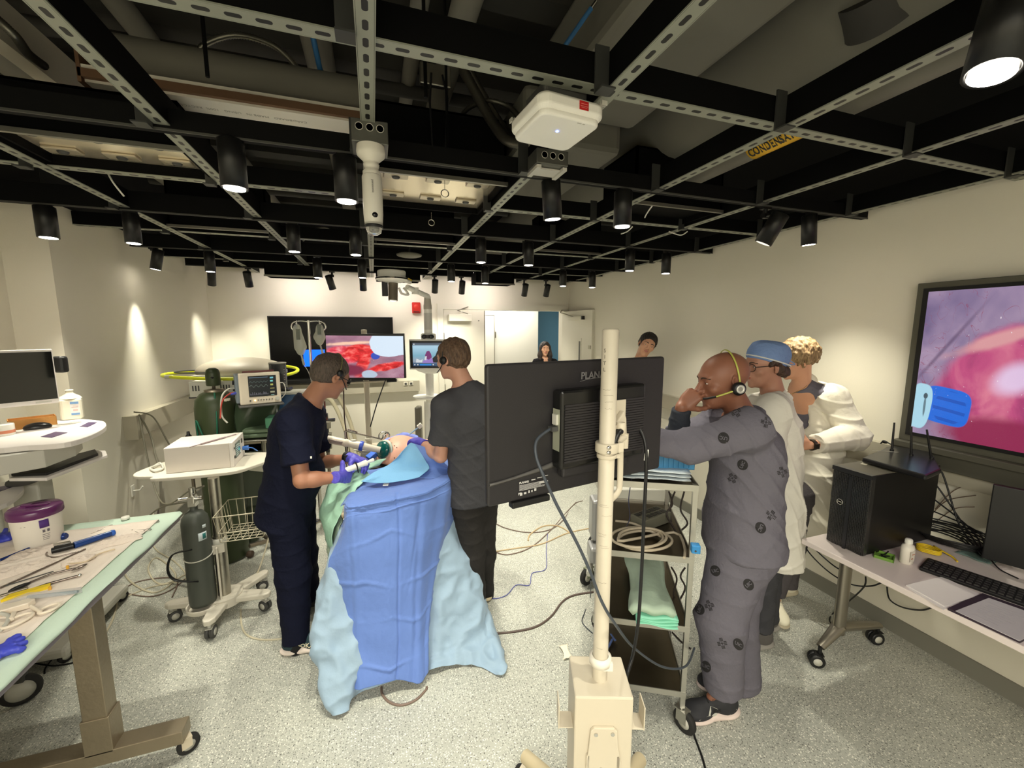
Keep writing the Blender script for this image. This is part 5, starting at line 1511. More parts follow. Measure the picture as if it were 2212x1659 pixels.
cable([P(315,1120,X=XL+0.35),P(350,1095,X=XL+0.5),P(400,1085,Z=0.72),P(425,1082,Z=0.75)],0.006,MATS['grey_hose'],'lower gas hose running to the cylinder valve')
# wheels of separate hidden carts under the table, parented to the medical cart
for px,py,rr,lb in ((45,1490,0.075,'large wheel of a cart under the instrument table, nearest one'),(140,1375,0.062,'large wheel seen under the table edge, left of the leg'),(232,1280,0.05,'wheel seen under the table edge near the table leg')):
 p=P(px,py,Z=rr);o=MEDCART
 w_o=MB(o).lathe([(rr*.7,-0.014),(rr*0.94,-0.014),(rr,-0.006),(rr,0.006),(rr*0.94,0.014),(rr*.7,0.014)],p,36,(0.5,-1,0)).build('wheel',M_RUBBER,o)
 MB(o).lathe([(0,-0.011),(rr*.71,-0.011),(rr*.71,0.011),(0,0.011)],p,30,(0.5,-1,0)).build('hub',M_GREYP,w_o)
 MB(o).box(p+Vector((0,0,rr*0.9)),(0.05,0.04,rr*0.5)).build('fork',M_DKGREY,w_o)
# plastic wrapped packet by the wall
c=P(350,1085,X=XL+0.22)
o=thing('plastic_packet','clear plastic packet with dark items leaning behind the generator cart','bag',c)
T=frame(c,Vector((0.3,-1,0.1)),Vector((0,0.25,1)))
b=MB(o);b.sheet([[T @ Vector((x,y+x*0.5,0.015*math.sin(x*20)*math.cos(y*14))) for x in np.linspace(-0.16,0.16,9)] for y in np.linspace(-0.2,0.16,9)],0.001);b.build('film',mat('milky_film',C8(200,192,176),0.3,alpha=0.75,bump=0.4),o)
MB(o).box(T @ Vector((0.02,-0.13,0.02)),(0.02,0.10,0.05),(0.5,0,0.2)).box(T @ Vector((-0.03,-0.10,0.02)),(0.02,0.08,0.05),(0.5,0,0.2)).build('dark_content',mat('dark_brown_item',C8(48,36,30),0.6),o)
# ---- big green oxygen cylinder
F=3.15;c=P(468,900,F=F)
o=thing('oxygen_cylinder','tall green oxygen cylinder with a domed cap','gas cylinder',(c.x,c.y,0))
GR=mat('oxygen_green',C8(50,60,36),0.42,vary=0.12,vscale=6)
zt=P(468,795,F=F).z;zs=P(468,845,F=F).z
MB().lathe([(0.12,0.0),(0.135,0.01),(0.137,0.03),(0.137,zs-0.12),(0.128,zs-0.06),(0.095,zs-0.015),(0.06,zs)],seg=40).build('body',GR,o)
MB().lathe([(0.066,zs-0.012),(0.066,zs+0.012),(0.045,zs+0.016),(0.012,zs+0.02),(0.012,zs+0.05)],seg=24).build('valve',M_STEELDULL,o)
MB().lathe([(0.044,zs+0.045),(0.048,zs+0.05),(0.048,zt-0.04),(0.040,zt-0.012),(0.02,zt),(0,zt)],seg=32).build('cap',GR,o)
vy=math.atan2(-c.y,-c.x)
MB().ell((0.047*math.cos(vy-.1),0.047*math.sin(vy-.1),(zs+zt)/2+0.02),(0.010,0.010,0.008)).build('cap_hole',M_BLACK,o)
curved(MB(),0.1295,vy+0.45,vy+0.85,zs-0.10,zs-0.05).build('paper_label',mat('cream_label',C8(222,212,190),0.6),o)
MB().tube([(0.1*math.cos(vy),0.1*math.sin(vy),zs),(0.142*math.cos(vy),0.142*math.sin(vy),zs-0.2),(0.142*math.cos(vy-.15),0.142*math.sin(vy-.15),zs-0.4),(0.15*math.cos(vy-.6),0.15*math.sin(vy-.6),zs-0.34),(0.16*math.cos(vy-0.9),0.16*math.sin(vy-0.9),zs-0.2),(0.15*math.cos(vy-.95),0.15*math.sin(vy-.95),zs-0.36)],0.006,smooth=6).build('green_hose',mat('teal_green_hose',C8(24,92,70),0.4),o)
# brown regulator bottle behind the generator
c=P(407,940,F=3.2);o=thing('dark_regulator','small black regulator knob behind the generator','regulator',(c.x,c.y,c.z-0.06))
MB().lathe([(0.045,0.0),(0.045,0.02),(0.025,0.035),(0.02,0.05),(0.022,0.055),(0.012,0.065),(0.010,0.09),(0,0.09)],seg=24).build('knob',M_BLACK,o)
MB().cyl((0,0,-c.z+0.07),(0,0,0.0),0.012).build('post',M_STEELDULL,o)
# ---- anaesthesia machine group
AM=P(520,790,F=3.75);ax_,ay_=AM.x,AM.y
o=thing('anaesthesia_machine','beige anaesthesia machine in the back left corner','medical device',(ax_,ay_,0))
BE=mat('machine_beige',C8(212,202,184),0.45)
zb=P(520,806,F=3.75).z
MB().rbox((0,0.05,zb-0.36),(0.66,0.42,0.72),0.03).build('upper_cabinet',BE,o,0.01)
MB().rbox((0,0.05,0.46),(0.60,0.42,0.75),0.03).build('lower_cabinet',mat('machine_grey_green',C8(96,104,90),0.5),o,0.01)
S=Sculpt(0.008);zt=P(520,777,F=3.75).z
S.ell((ax_,ay_+0.03,zb+0.02),(0.36,0.25,max(zt-zb,0.05)),None);S.cut((ax_,ay_,zb),(0,0,-1),(ax_,ay_,zb-0.2),0.5,0.01)
S.build('domed_top',mat('dome_beige',C8(168,160,144),0.5),o)
MB().boxb((-0.33,-0.18,zb-0.03),(0.33,0.27,zb+0.004)).build('top_shelf',M_GREYP,o,0.004)
for x in (-0.25,0.25):
 for y in (-0.1,0.2):caster(o,(ax_+x,ay_+y,0.09),1.0,0.04)
VB=thing('vent_module','white ventilated module with dark slots behind the oxygen cylinder','medical device',P(470,852,F=3.45))
b=MB();b.rbox((0,0,0.06),(0.33,0.2,0.13),0.012);b.build('case',mat('module_white',C8(216,216,204),0.45),VB,0.004)
b=MB()
for k in (-0.135,-0.115,-0.095,0.06,0.08,0.10,0.12):b.box((k,-0.102,0.07),(0.007,0.006,0.045))
b.build('slot',M_DKGREY,VB)
MB().boxb((-0.17,-0.10,-0.012),(0.17,0.10,-0.001)).build('shelf',M_DKGREY,VB)
# yellow hose ring
c=P(505,800,F=3.7)
o=thing('yellow_hose','bright yellow hose laid in a wide flat loop round the machine top','hose',c)
pts=[c+Vector((0.52*math.cos(a),0.34*math.sin(a),0.012*math.sin(2*a)-0.02+0.02*math.sin(a))) for a in np.linspace(0,2*math.pi,37)[:-1]]
MB(o).tube(pts,0.014,closed=True,seg=10).build('hose',mat('vivid_yellow_hose',C8(214,220,40),0.4),o)
q=pts[22];MB(o).cyl(q-Vector((0.03,0,0)),q+Vector((0.03,0,0)),0.017).build('grey_sleeve',M_GREYP,o)
MB(o).tube([p_*0.0+c+Vector((0.44*math.cos(a),0.2*math.sin(a),0.0)) for a in np.linspace(2.4,4.4,14) for p_ in (c,)],0.006,seg=6).build('dark_inner_hose',M_DKGREY,o)
# bellows
c=P(603,838,F=3.5);o=thing('ventilator_bellows','black ventilator bellows in a clear cylinder','medical device',c)
hh=P(603,785,F=3.5).z-c.z
pr=[]
for k in range(9):pr+=[(0.045,0.02+k*(hh-0.05)/9),(0.056,0.02+(k+0.5)*(hh-0.05)/9)]
MB().lathe([(0.0,0.012)]+pr+[(0.045,hh-0.03),(0,hh-0.03)],seg=28).build('bellows',M_BLACK,o)
MB().lathe([(0.066,0.0),(0.066,hh),(0.063,hh),(0.063,0.0)],seg=32).build('clear_cylinder',mat('clear_acrylic',C8(210,214,214),0.05,trans=0.9),o)
MB().lathe([(0.0,hh),(0.068,hh),(0.068,hh+0.008),(0,hh+0.012)],seg=32).build('lid',M_GREYP,o)
MB().rbox((0.0,0,-0.018),(0.19,0.16,0.035),0.02).build('black_base',M_BLACK,o)
b=MB()
for k in range(7):b.box((0.064*math.cos(-0.6),0.064*math.sin(-0.6)-0.002,0.03+k*0.022),(0.012,0.001,0.003))
b.build('scale_marks',M_WHITE,o)
c=P(632,865,F=3.5);o=thing('blue_absorber_unit','blue and grey unit under the bellows','medical device',c)
MB().rbox((0,0,0),(0.24,0.18,0.14),0.01).build('case',mat('unit_blue',C8(44,84,130),0.4),o)
MB().rbox((-0.02,-0.02,0.078),(0.28,0.2,0.02),0.01).build('grey_shelf',M_GREYP,o)
# patient monitor
F=3.05
c=P(562,838,F=F);yaw=R(16)
o=thing('patient_monitor','beige patient monitor with a dark waveform screen and blue grey side','monitor',c,-YAW+R(36))
mw,mh=0.265,0.235
tl=R(-6)
b=MB().rbox((0,0,0),(mw,0.05,mh),0.012).build('bezel',BE,o,0.008)
MB().rbox((-0.055,0.13,-0.005),(0.20,0.20,0.21),0.012).build('rear_case',mat('blue_grey_plastic',C8(112,124,134),0.45),o,0.006)
mk=[]
rng=random.Random(9)
for j in range(26):
 x=0.04+j*0.025
 mk.append((x,0.70+0.03*math.sin(j*1.3),x+0.024,0.715+0.03*math.sin(j*1.3),(90,110,104)))
 mk.append((x,0.50+0.05*math.sin(j*0.9),x+0.024,0.52+0.05*math.sin(j*0.9),(110,124,110)))
 mk.append((x,0.08,x+0.016,0.10+rng.random()*0.14,(96,94,100)))
mk+=[(0.04,0.90,0.7,0.94,(80,100,116)),(0.78,0.84,0.90,0.92,(110,190,200)),(0.78,0.68,0.88,0.76,(120,200,190)),(0.78,0.50,0.88,0.58,(180,180,90)),(0.76,0.34,0.92,0.38,(150,140,80)),(0.76,0.14,0.92,0.22,(150,150,120)),(0.78,0.02,0.9,0.06,(120,160,150))]
om=Matrix.Translation(c) @ Matrix.Rotation(o.rotation_euler.z,4,'Z')
ui_screen('screen',(44,46,44),mk,o,om @ frame((-0.075,-0.0255,-0.06),(1,0,0),(0,0,1)),0.18,0.155,0.55)
b=MB()
for k in range(6):b.box((-0.02+k*0.018,-0.028,-0.086),(0.007,0.005,0.005))
b.box((-0.07,-0.028,-0.088),(0.010,0.004,0.008));b.build('button',M_DKGREY,o)
MB().cyl((0.105,-0.026,-0.083),(0.105,-0.036,-0.083),0.014).build('dial',M_GREYP,o)
MB().cyl((-0.04,-0.026,-0.088),(-0.04,-0.029,-0.088),0.005).build('amber_light',mat('amber_led',C8(255,200,90),0.4,emit=(1,.6,.2),estr=4),o)
MB().rbox((0,0.06,-0.125),(0.29,0.26,0.012),0.01).build('mount_plate',M_DKGREY,o)
b=MB()
for k,(x,z,col) in enumerate(((-0.158,0.05,0),(-0.158,0.03,0),(-0.158,-0.01,0))):
 b.cyl((x+0.002,0.09+0.05*(k % 2),z),(x-0.01,0.09+0.05*(k % 2),z),0.010)
b.build('port',M_BLACK,o)
MB().tube([(-0.16,0.08,0.0),(-0.20,0.05,0.0),(-0.24,0.02,-0.05),(-0.25,0.02,-0.18),(-0.22,0.0,-0.24)],0.006,smooth=5).build('grey_lead',M_GREYP,o)
MB().tube([(-0.15,0.04,-0.03),(-0.19,0.03,-0.03),(-0.24,0.0,-0.08),(-0.26,0.0,-0.2)],0.005,smooth=5).mat(0).build('red_lead',mat('red_lead',C8(170,60,50),0.5),o)
MB().tube([(-0.15,0.04,-0.03),(-0.185,0.035,-0.035)],0.010).build('blue_connector',mat('connector_blue',C8(70,80,180),0.4),o)
MB().tube([(0.13,0.0,0.03),(0.16,0.02,0.02),(0.17,0.03,-0.05),(0.14,0.05,-0.10)],0.003,smooth=5).build('white_lead',M_WHITE,o)
MB().tube([(-0.10,0.05,0.12),(-0.03,0.0,0.125),(0.03,0.02,0.122),(0.10,0.06,0.122)],0.008,smooth=5).build('maroon_strap',mat('maroon_strap',C8(110,64,66),0.6),o)
# dark green plastic bag hanging under the monitor
c=P(555,905,F=3.2)
o=thing('green_plastic_cover','dark green plastic cover hanging below the patient monitor','plastic cover',c)
rows=[[c+Vector((x*(1-0.35*(v+0.5)),0.04*math.sin(x*16+v*3)+0.1*v*v,-v*0.30)) for x in np.linspace(-0.20,0.17,16)] for v in np.linspace(-0.45,0.62,14)]
MB(o).sheet(rows,0.002).build('film',mat('green_film',C8(58,72,54),0.25,vary=0.25,vscale=8,alpha=0.93),o)
# Mayo stand with green wrapped trays
MZ=P(560,940,F=3.2).z
c=P(560,940,F=3.2)
o=thing('mayo_stand','steel instrument stand in front of the anaesthesia machine','stand',(c.x,c.y,0))
MB().rbox((0,0,MZ-0.01),(0.38,0.3,0.016),0.03).build('tray',M_STEEL,o,0.004)
MB().cyl((0,0.1,0.06),(0,0.1,MZ-0.02),0.016).tube([(0,0.1,MZ-0.06),(0.0,0.0,MZ-0.03)],0.010).build('post',M_STEEL,o)
q=P(540,1192,Z=0.05);e=Vector((c.x,c.y+0.1,0.07))
MB(o).tube([q+Vector((0,0,0.05)),e],0.016,r2=0.02).tube([e,e+Vector((0.25,0.12,0))],0.016).tube([e,e+Vector((-0.2,0.25,0))],0.016).build('tripod_base',M_STEELDULL,o)
for w in (q,e+Vector((0.25,0.12,0)),e+Vector((-0.2,0.25,0))):
 MB(o).lathe([(0.0,-0.02),(0.024,-0.02),(0.028,-0.012),(0.028,0.012),(0.024,0.02),(0,0.02)],(w.x,w.y,0.03),20,(1,-0.3,0)).build('wheel',mat('brown_wheel',C8(70,54,42),0.5),o)
for k,(dx,dz,w,h,lb) in enumerate(((-0.02,0.004,0.34,0.035,'pale green instrument tray on the steel stand'),(0.04,0.042,0.26,0.03,'second green tray stacked on the pale one'))):
 t2=thing('wrapped_tray',lb,'tray',(c.x+dx,c.y,MZ+dz))
 MB().rbox((0,0,h/2),(w,0.24,h),0.03).build('tray_wrap',mat('sage_green_wrap',C8(104,124,98),0.5,vary=0.12,vscale=9),t2,0.006)
t2=thing('folded_green_towel','bright mint green folded cloth behind the navy surgeon','towel',P(600,915,F=3.25))
MB().rbox((0,0,0),(0.14,0.2,0.14),0.02).build('cloth',mat('mint_cloth',C8(96,160,128),0.8,vary=0.1),t2,0.01)
t2=thing('paper_sheet','white paper sheet with a red squiggle behind the navy surgeon','paper',P(562,1000,F=3.0))
MB().box((0,0,0),(0.12,0.004,0.16),(0.4,0.3,0.2)).build('sheet',M_WHITE,t2)
# beige plinth and pump behind the cart
c=P(530,1160,Z=0);o=thing('wooden_plinth','small wooden plinth on the floor behind the generator cart','plinth',(c.x,c.y+0.1,0))
MB().boxb((-0.26,-0.02,0),(0.26,0.16,0.035)).build('board',mat('pale_wood',C8(198,172,128),0.6,vary=0.1),o,0.003)
c=P(520,1090,F=3.35);o=thing('vacuum_pump','dark green pump unit behind the wire basket','medical device',(c.x,c.y,0.036))
MB().rbox((0,0,0.14),(0.26,0.2,0.26),0.05).lathe([(0.02,0.27),(0.05,0.28),(0.05,0.38),(0,0.40)],seg=20).build('housing',mat('pump_green',C8(48,56,40),0.4),o,0.02)
MB().ell((-0.03,-0.10,0.14),(0.04,0.01,0.025)).build('vent',M_BLACK,o)
# IV pole
IX,IY=-0.53,3.97
o=thing('iv_pole','chrome drip stand with two hooks behind the navy surgeon','drip stand',(IX,IY,0))
zt=P(667,692,Y=IY).z
MB().cyl((0,0,0.08),(0,0,1.0),0.016).cyl((0,0,0.95),(0,0,zt),0.011).build('pole',M_CHROME,o)
b=MB()
for s in (-1,1):
 b.tube([(0,0,zt-0.01),(s*0.07,0,zt-0.005),(s*0.12,0,zt-0.02),(s*0.135,0,zt-0.06),(s*0.115,0,zt-0.085),(s*0.085,0,zt-0.07),(s*0.08,0,zt-0.04),(s*0.10,0,zt-0.025)],0.006,smooth=5)
b.build('hook_bar',M_CHROME,o)
b=MB()
for k in range(5):
 a=2*math.pi*k/5+0.3;b.tube([(0,0,0.10),(0.12*math.cos(a),0.12*math.sin(a),0.10),(0.27*math.cos(a),0.27*math.sin(a),0.075)],0.014,smooth=4)
b.build('star_base',M_CHROME,o)
for k in range(5):
 a=2*math.pi*k/5+0.3;caster(o,(IX+0.27*math.cos(a),IY+0.27*math.sin(a),0.07),a,0.027,0.016,frame_m=M_STEELDULL)
def ivbag(px0,py0,px1,py1,lb,blue=False):
 a,c=P(px0,py0,Y=IY-0.02),P(px1,py1,Y=IY-0.02)
 o=thing('iv_bag',lb,'drip bag',c)
 h=a.z-c.z;w=0.052
 S=Sculpt(0.004)
 S.cone((a.x,a.y,a.z-0.06),(c.x,c.y,c.z+0.06),0.034,0.050,0.02,squash=((0,1,0),2.4));S.ell((a.x,a.y,a.z-0.025),(0.03,0.006,0.03),None,0.02);S.ell((c.x,c.y,c.z+0.015),(0.03,0.016,0.03),None,0.02)
 S.build('bag',mat('fluid_bag',C8(214,216,202),0.15,trans=0.25,ior=1.33,alpha=0.7),o)
 MB(o).tube([(a.x,a.y,a.z-0.01),(a.x,a.y,a.z+0.035)],0.004).build('hanger_loop',M_WHITE,o)
 MB(o).box(((a.x+c.x)/2,a.y-0.024,(a.z+c.z)/2+0.04),(0.03,0.001,0.09)).build('bag_print',mat('faint_bag_print',C8(120,128,116),0.5,alpha=0.6),o)
 MB(o).cyl((c.x,c.y,c.z),(c.x+0.01,c.y,c.z-0.05),0.007).cyl((c.x+0.01,c.y,c.z-0.05),(c.x+0.02,c.y,c.z-0.10),0.010).build('drip_chamber',M_GREYP,o)
 MB(o).tube([(c.x+0.02,c.y,c.z-0.10),(c.x+0.06,c.y,c.z-0.2),(c.x+0.09 if px0<667 else c.x-0.02,c.y,c.z-0.45),(IX,c.y,0.9)],0.0025,smooth=6,seg=6).build('line',M_WHITE,o)
ivbag(641,701,650,764,'fuller drip bag hanging on the left hook')
ivbag(690,701,691,742,'smaller drip bag hanging on the right hook')
# cream breathing hoses
HM=mat('cream_corrugated_hose',C8(206,198,168),0.5)
for lb,pts in (('cream breathing hose bending down behind the table, left one',[P(690,868,F=3.4),P(712,862,F=3.4),P(735,900,F=3.4),P(755,960,F=3.35),P(775,1040,F=3.3)]),
    ('cream breathing hose bending down behind the table, right one',[P(700,852,F=3.5),P(728,856,F=3.5),P(752,900,F=3.5),P(770,960,F=3.45),P(790,1040,F=3.4)])):
 q=flex(pts,0.018,lb,'breathing_hose');q.data.materials[0]=HM;q['category']='hose'
c=P(706,930,F=3.45);o=thing('suction_canister','rack of suction canisters beside the navy surgeon','medical device',(c.x,c.y,c.z))
MB().box((0.0,0,-0.02),(0.03,0.04,0.34)).box((0.03,0,0.09),(0.08,0.05,0.02)).build('rack',M_DKGREY,o)
for k,z in enumerate((0.06,-0.04,-0.12)):
 MB().lathe([(0.0,z-0.03),(0.028,z-0.03),(0.03,z+0.02),(0.034,z+0.025),(0,z+0.03)],(0.01,-0.04,0),20).build('canister',mat('canister_clear',C8(160,156,140),0.2),o)
MB().tube([(0.0,-0.03,0.30),(0.0,-0.04,0.18),(0.01,-0.04,0.10)],0.006).build('red_tube',mat('dark_red_tube',C8(110,40,36),0.4),o)
MB().cyl((0,0,-c.z+0.02),(0,0,-0.15),0.014).build('post',M_STEELDULL,o)
# ================================================================ operating table, drapes, patient model
def surf(ctrl,nu,nv,disp=None,thick=0.0018):
 """ctrl: rows of control points -> smooth fine grid; disp(u, v) moves it along the normal"""
 rows=[spline(r,max(1,nu //(len(r)-1))) for r in ctrl]
 cols=[spline([r[j] for r in rows],max(1,nv //(len(rows)-1))) for j in range(len(rows[0]))]
 g=[[cols[j][i] for j in range(len(cols))] for i in range(len(cols[0]))]
 if disp:
  n,m=len(g),len(g[0]);out=[]
  for i in range(n):
   o=[]
   for j in range(m):
    du=g[min(i+1,n-1)][j]-g[max(i-1,0)][j];dv=g[i][min(j+1,m-1)]-g[i][max(j-1,0)]
    N=du.cross(dv);N=N.normalized() if N.length>1e-9 else Vector((0,-1,0))
    o.append(g[i][j]+N*disp(j/(m-1),i/(n-1),g[i][j]))
   out.append(o)
  g=out
 return g
def tri(x,w):return max(0.0,1-abs(x)/w)
def V(*a):return Vector(a)
TX0,TX1,TY0,TY1,TTZ=-0.13,0.44,2.24,3.25,0.93
ot=thing('operating_table','draped operating table with the model patient, centre of the room','table',(0.15,2.7,0))
MB(ot).boxb((TX0,2.48,TTZ-0.06),(0.40,TY1,TTZ-0.01)).boxb((TX0,2.25,TTZ-0.06),(0.20,2.48,TTZ-0.01)).build('tabletop',M_DKGREY,ot,0.01)
MB(ot).boxb((0.02,2.5,0.12),(0.28,2.95,TTZ-0.06)).build('pedestal',M_STEEL,ot,0.01)
MB(ot).boxb((-0.08,2.3,0.04),(0.38,3.15,0.12)).build('base',M_STEEL,ot,0.01)
for x,y in ((-0.04,2.36),(0.34,2.36),(-0.04,3.1),(0.34,3.1)):caster(ot,(x,y,0.05),0.4,0.03)
def blue_disp(u,v,p):
 d=0.0
 # pressed in fold lines left from the package
 if v>0.26:
  for k,q in enumerate((0.34,0.46,0.585,0.70,0.81,0.92)):
   x=v-q-0.012*math.sin(u*7+k)-0.02*tri(u-0.42,0.16)*(1 if k % 2 else-1)
   d+=0.0095*tri(x,0.0065)*(1.0 if k % 2 else 0.7)*(0.6+0.4*math.sin(u*11+k*2))
   d+=0.0025*math.sin(x*38)*math.exp(-(x*12)**2)
 x=u-0.47-0.008*math.sin(v*14);d-=0.009*tri(x,0.014)*(v>0.22)
 if v>0.28:      # upright pleats
  for q,a_ in ((0.21,0.010),(0.60,-0.008),(0.735,0.014),(0.84,-0.010)):
   x=u-q-0.012*math.sin(v*5+q*9);d+=a_*tri(x,0.03)*min(1,(v-0.28)*5)
  d+=0.006*tri(u-0.30-(v-0.5)*0.35,0.015)*tri(v-0.36,0.12)
  d-=0.006*tri(u-0.62+(v-0.5)*0.3,0.015)*tri(v-0.62,0.14)
 d+=0.004*noise.noise(Vector((u*9,v*9,1.0)))+0.003*abs(noise.noise(Vector((u*24,v*26,4.0))))
 d+=0.006*noise.noise(Vector((u*5,v*3,8.0)))*(1 if v>0.3 else 0.4)
 return d
def tp2(px,py,Y=None,Z=None):return P(px,py,Y=Y,Z=Z)
ctrl=[
 # back edge of the sheet on the table (left ... right)
 [V(-0.30,2.80,0.80),V(-0.155,2.74,0.945),V(-0.02,2.70,0.955),V(0.16,2.72,0.985),V(0.32,2.78,1.01),V(0.45,2.90,0.955),V(0.53,3.05,0.78)],
 [V(-0.285,2.48,0.80),V(-0.155,2.46,0.940),V(-0.02,2.45,0.945),V(0.14,2.48,0.96),V(0.30,2.52,0.97),V(0.46,2.66,0.95),V(0.535,2.84,0.78)],
 [V(-0.180,2.27,0.925),V(-0.155,2.20,0.943),V(-0.02,2.20,0.948),V(0.11,2.22,0.953),V(0.26,2.26,0.955),V(0.455,2.45,0.953),V(0.530,2.68,0.78)],
 [V(-0.185,2.265,0.905),V(-0.158,2.190,0.922),V(-0.02,2.186,0.926),V(0.11,2.206,0.930),V(0.262,2.245,0.932),V(0.463,2.44,0.93),V(0.536,2.66,0.75)],
 [V(-0.205,2.24,0.78),V(-0.160,2.178,0.865),V(-0.02,2.172,0.865),V(0.11,2.19,0.87),V(0.258,2.228,0.87),V(0.475,2.43,0.86),V(0.545,2.62,0.70)],
 [V(-0.275,2.22,0.62),V(-0.160,2.145,0.66),V(-0.02,2.12,0.66),V(0.10,2.14,0.66),V(0.235,2.19,0.66),V(0.450,2.42,0.66),V(0.520,2.56,0.58)],
 [V(-0.235,2.19,0.47),V(-0.165,2.115,0.44),V(-0.02,2.08,0.44),V(0.09,2.09,0.44),V(0.21,2.14,0.44),V(0.36,2.36,0.47),V(0.40,2.50,0.47)],
 [V(-0.185,2.14,0.30),V(-0.165,2.07,0.24),V(-0.03,2.03,0.23),V(0.08,2.03,0.23),V(0.185,2.06,0.22),V(0.26,2.22,0.30),V(0.27,2.40,0.32)],
 [V(-0.175,2.05,0.10),V(-0.165,1.99,0.065),V(-0.05,1.975,0.070),V(0.05,1.975,0.065),V(0.165,1.965,0.03),V(0.20,2.10,0.10),V(0.21,2.28,0.14)],
]
BLUE=mat('blue_drape_sheet',C8(98,128,198),0.72,vary=0.05,vscale=7,bump=0.18,bscale=45,sheen=0.15)
dr=thing('surgical_drape','creased blue surgical sheet hanging over the front of the operating table','drape',(0.1,2.2,0))
g=surf(ctrl,120,224,blue_disp)
MB(dr).sheet(g,-0.0018).build('blue_sheet',BLUE,dr)
b=MB(dr);q=tp2(835,1045,Z=0.975)
b.box(P(835,1044,Z=0.972),(0.030,0.055,0.004),(0.08,0.0,-0.25));b.build('white_tape',M_WHITE,dr)
# paler under-sheet spreading to the floor on both sides
PALEB=mat('pale_blue_under_sheet',C8(150,174,196),0.7,vary=0.05,vscale=7,bump=0.3,bscale=30,sheen=0.1)
def crumple(a=0.014,s=0.0):
 def fn(u,v,p):
  n1=noise.noise(Vector((p.x*6+s,p.y*6,p.z*4)))
  n2=noise.noise(Vector((p.x*9-s,p.y*9+3,p.z*6.5)))
  n3=noise.noise(Vector((p.x*17+s,p.y*17,p.z*13)))
  return a*(0.7*n1+1.3*(0.5-abs(n2)*1.6)+0.5*(0.5-abs(n3)*1.6))
 return fn
us=thing('under_drape','pale blue crumpled sheet spreading to the floor under the blue drape','drape',(0.15,2.3,0))
ctrl=[
 [V(-0.215,2.80,0.83),V(-0.225,2.55,0.80),V(-0.195,2.31,0.80),V(-0.14,2.235,0.80),V(0.05,2.235,0.80),V(0.24,2.30,0.80),V(0.475,2.50,0.83),V(0.50,2.75,0.83),V(0.50,3.0,0.83)],
 [V(-0.270,2.75,0.55),V(-0.290,2.45,0.56),V(-0.295,2.23,0.58),V(-0.16,2.19,0.55),V(0.05,2.19,0.55),V(0.26,2.25,0.55),V(0.515,2.44,0.58),V(0.545,2.70,0.58),V(0.53,2.95,0.6)],
 [V(-0.300,2.65,0.32),V(-0.330,2.35,0.33),V(-0.350,2.13,0.36),V(-0.18,2.12,0.34),V(0.04,2.15,0.32),V(0.28,2.20,0.32),V(0.545,2.33,0.33),V(0.575,2.55,0.36),V(0.55,2.85,0.4)],
 [V(-0.290,2.50,0.10),V(-0.315,2.22,0.12),V(-0.330,2.02,0.12),V(-0.195,1.98,0.12),V(-0.02,2.08,0.10),V(0.30,2.12,0.08),V(0.55,2.15,0.12),V(0.595,2.35,0.16),V(0.57,2.75,0.2)],
 [V(-0.270,2.30,0.02),V(-0.270,2.10,0.02),V(-0.255,1.95,0.02),V(-0.190,1.93,0.012),V(-0.13,2.02,0.012),V(0.25,2.04,0.012),V(0.44,2.0,0.02),V(0.60,1.905,0.012),V(0.60,2.45,0.03)],
]
g=surf(ctrl,144,140,lambda u,v,p:crumple(0.020,5)(u,v,p)*(0.3+0.7*min(1,v*2))+0.030*math.sin(u*19+2.5*v)*v*(1-v*0.5))
for r_ in g:
 for p in r_:p.z=max(p.z,0.006)
MB(us).sheet(g,-0.0016).build('pale_sheet',PALEB,us)
# light blue pad tented over the model's edge
ad=thing('absorbent_drape_pad','light sky blue pad lying on the dark blue sheet below the patient model','drape',P(840,1020,Z=1.0))
LB=mat('sky_blue_pad',C8(118,172,216),0.75,vary=0.04,vscale=9,bump=0.15,bscale=60)
def qz(px,py,z):return P(px,py,Z=z)
ctrl=[[qz(780,1040,0.985),qz(826,1043,0.985),qz(868,1039,0.985),qz(905,1031,0.99)],
  [qz(808,1020,1.01),qz(845,1020,1.015),qz(885,1016,1.02),qz(927,1012,1.02)],
  [qz(840,1003,1.04),qz(862,995,1.07),qz(890,992,1.08),qz(920,996,1.06)],
  [qz(862,985,1.10),qz(872,972,1.13),qz(888,962,1.145),qz(905,972,1.12)],
  [qz(872,972,1.125),qz(880,962,1.145),qz(888,956,1.155),qz(897,960,1.145)]]
MB(ad).sheet(surf(ctrl,30,40,lambda u,v,p:0.003*noise.noise(p*14)),-0.002).build('pad',LB,ad)
# blue slope between the pad and the table corner
sl=thing('side_drape','blue drape sloping from the patient model down to the table corner','drape',P(950,1000,Z=1.0))
ctrl=[[qz(893,958,1.148),qz(915,965,1.13),qz(930,972,1.11),qz(950,985,1.08)],
  [qz(905,985,1.09),qz(930,990,1.07),qz(950,998,1.05),qz(965,1005,1.03)],
  [qz(918,1012,1.01),qz(945,1012,1.0),qz(965,1012,0.99),qz(985,1016,0.97)],
  [qz(905,1033,0.972),qz(935,1034,0.965),qz(962,1030,0.96),qz(990,1025,0.955)]]
MB(sl).sheet(surf(ctrl,30,36,lambda u,v,p:0.004*noise.noise(p*12)),-0.002).build('sheet',BLUE,sl)
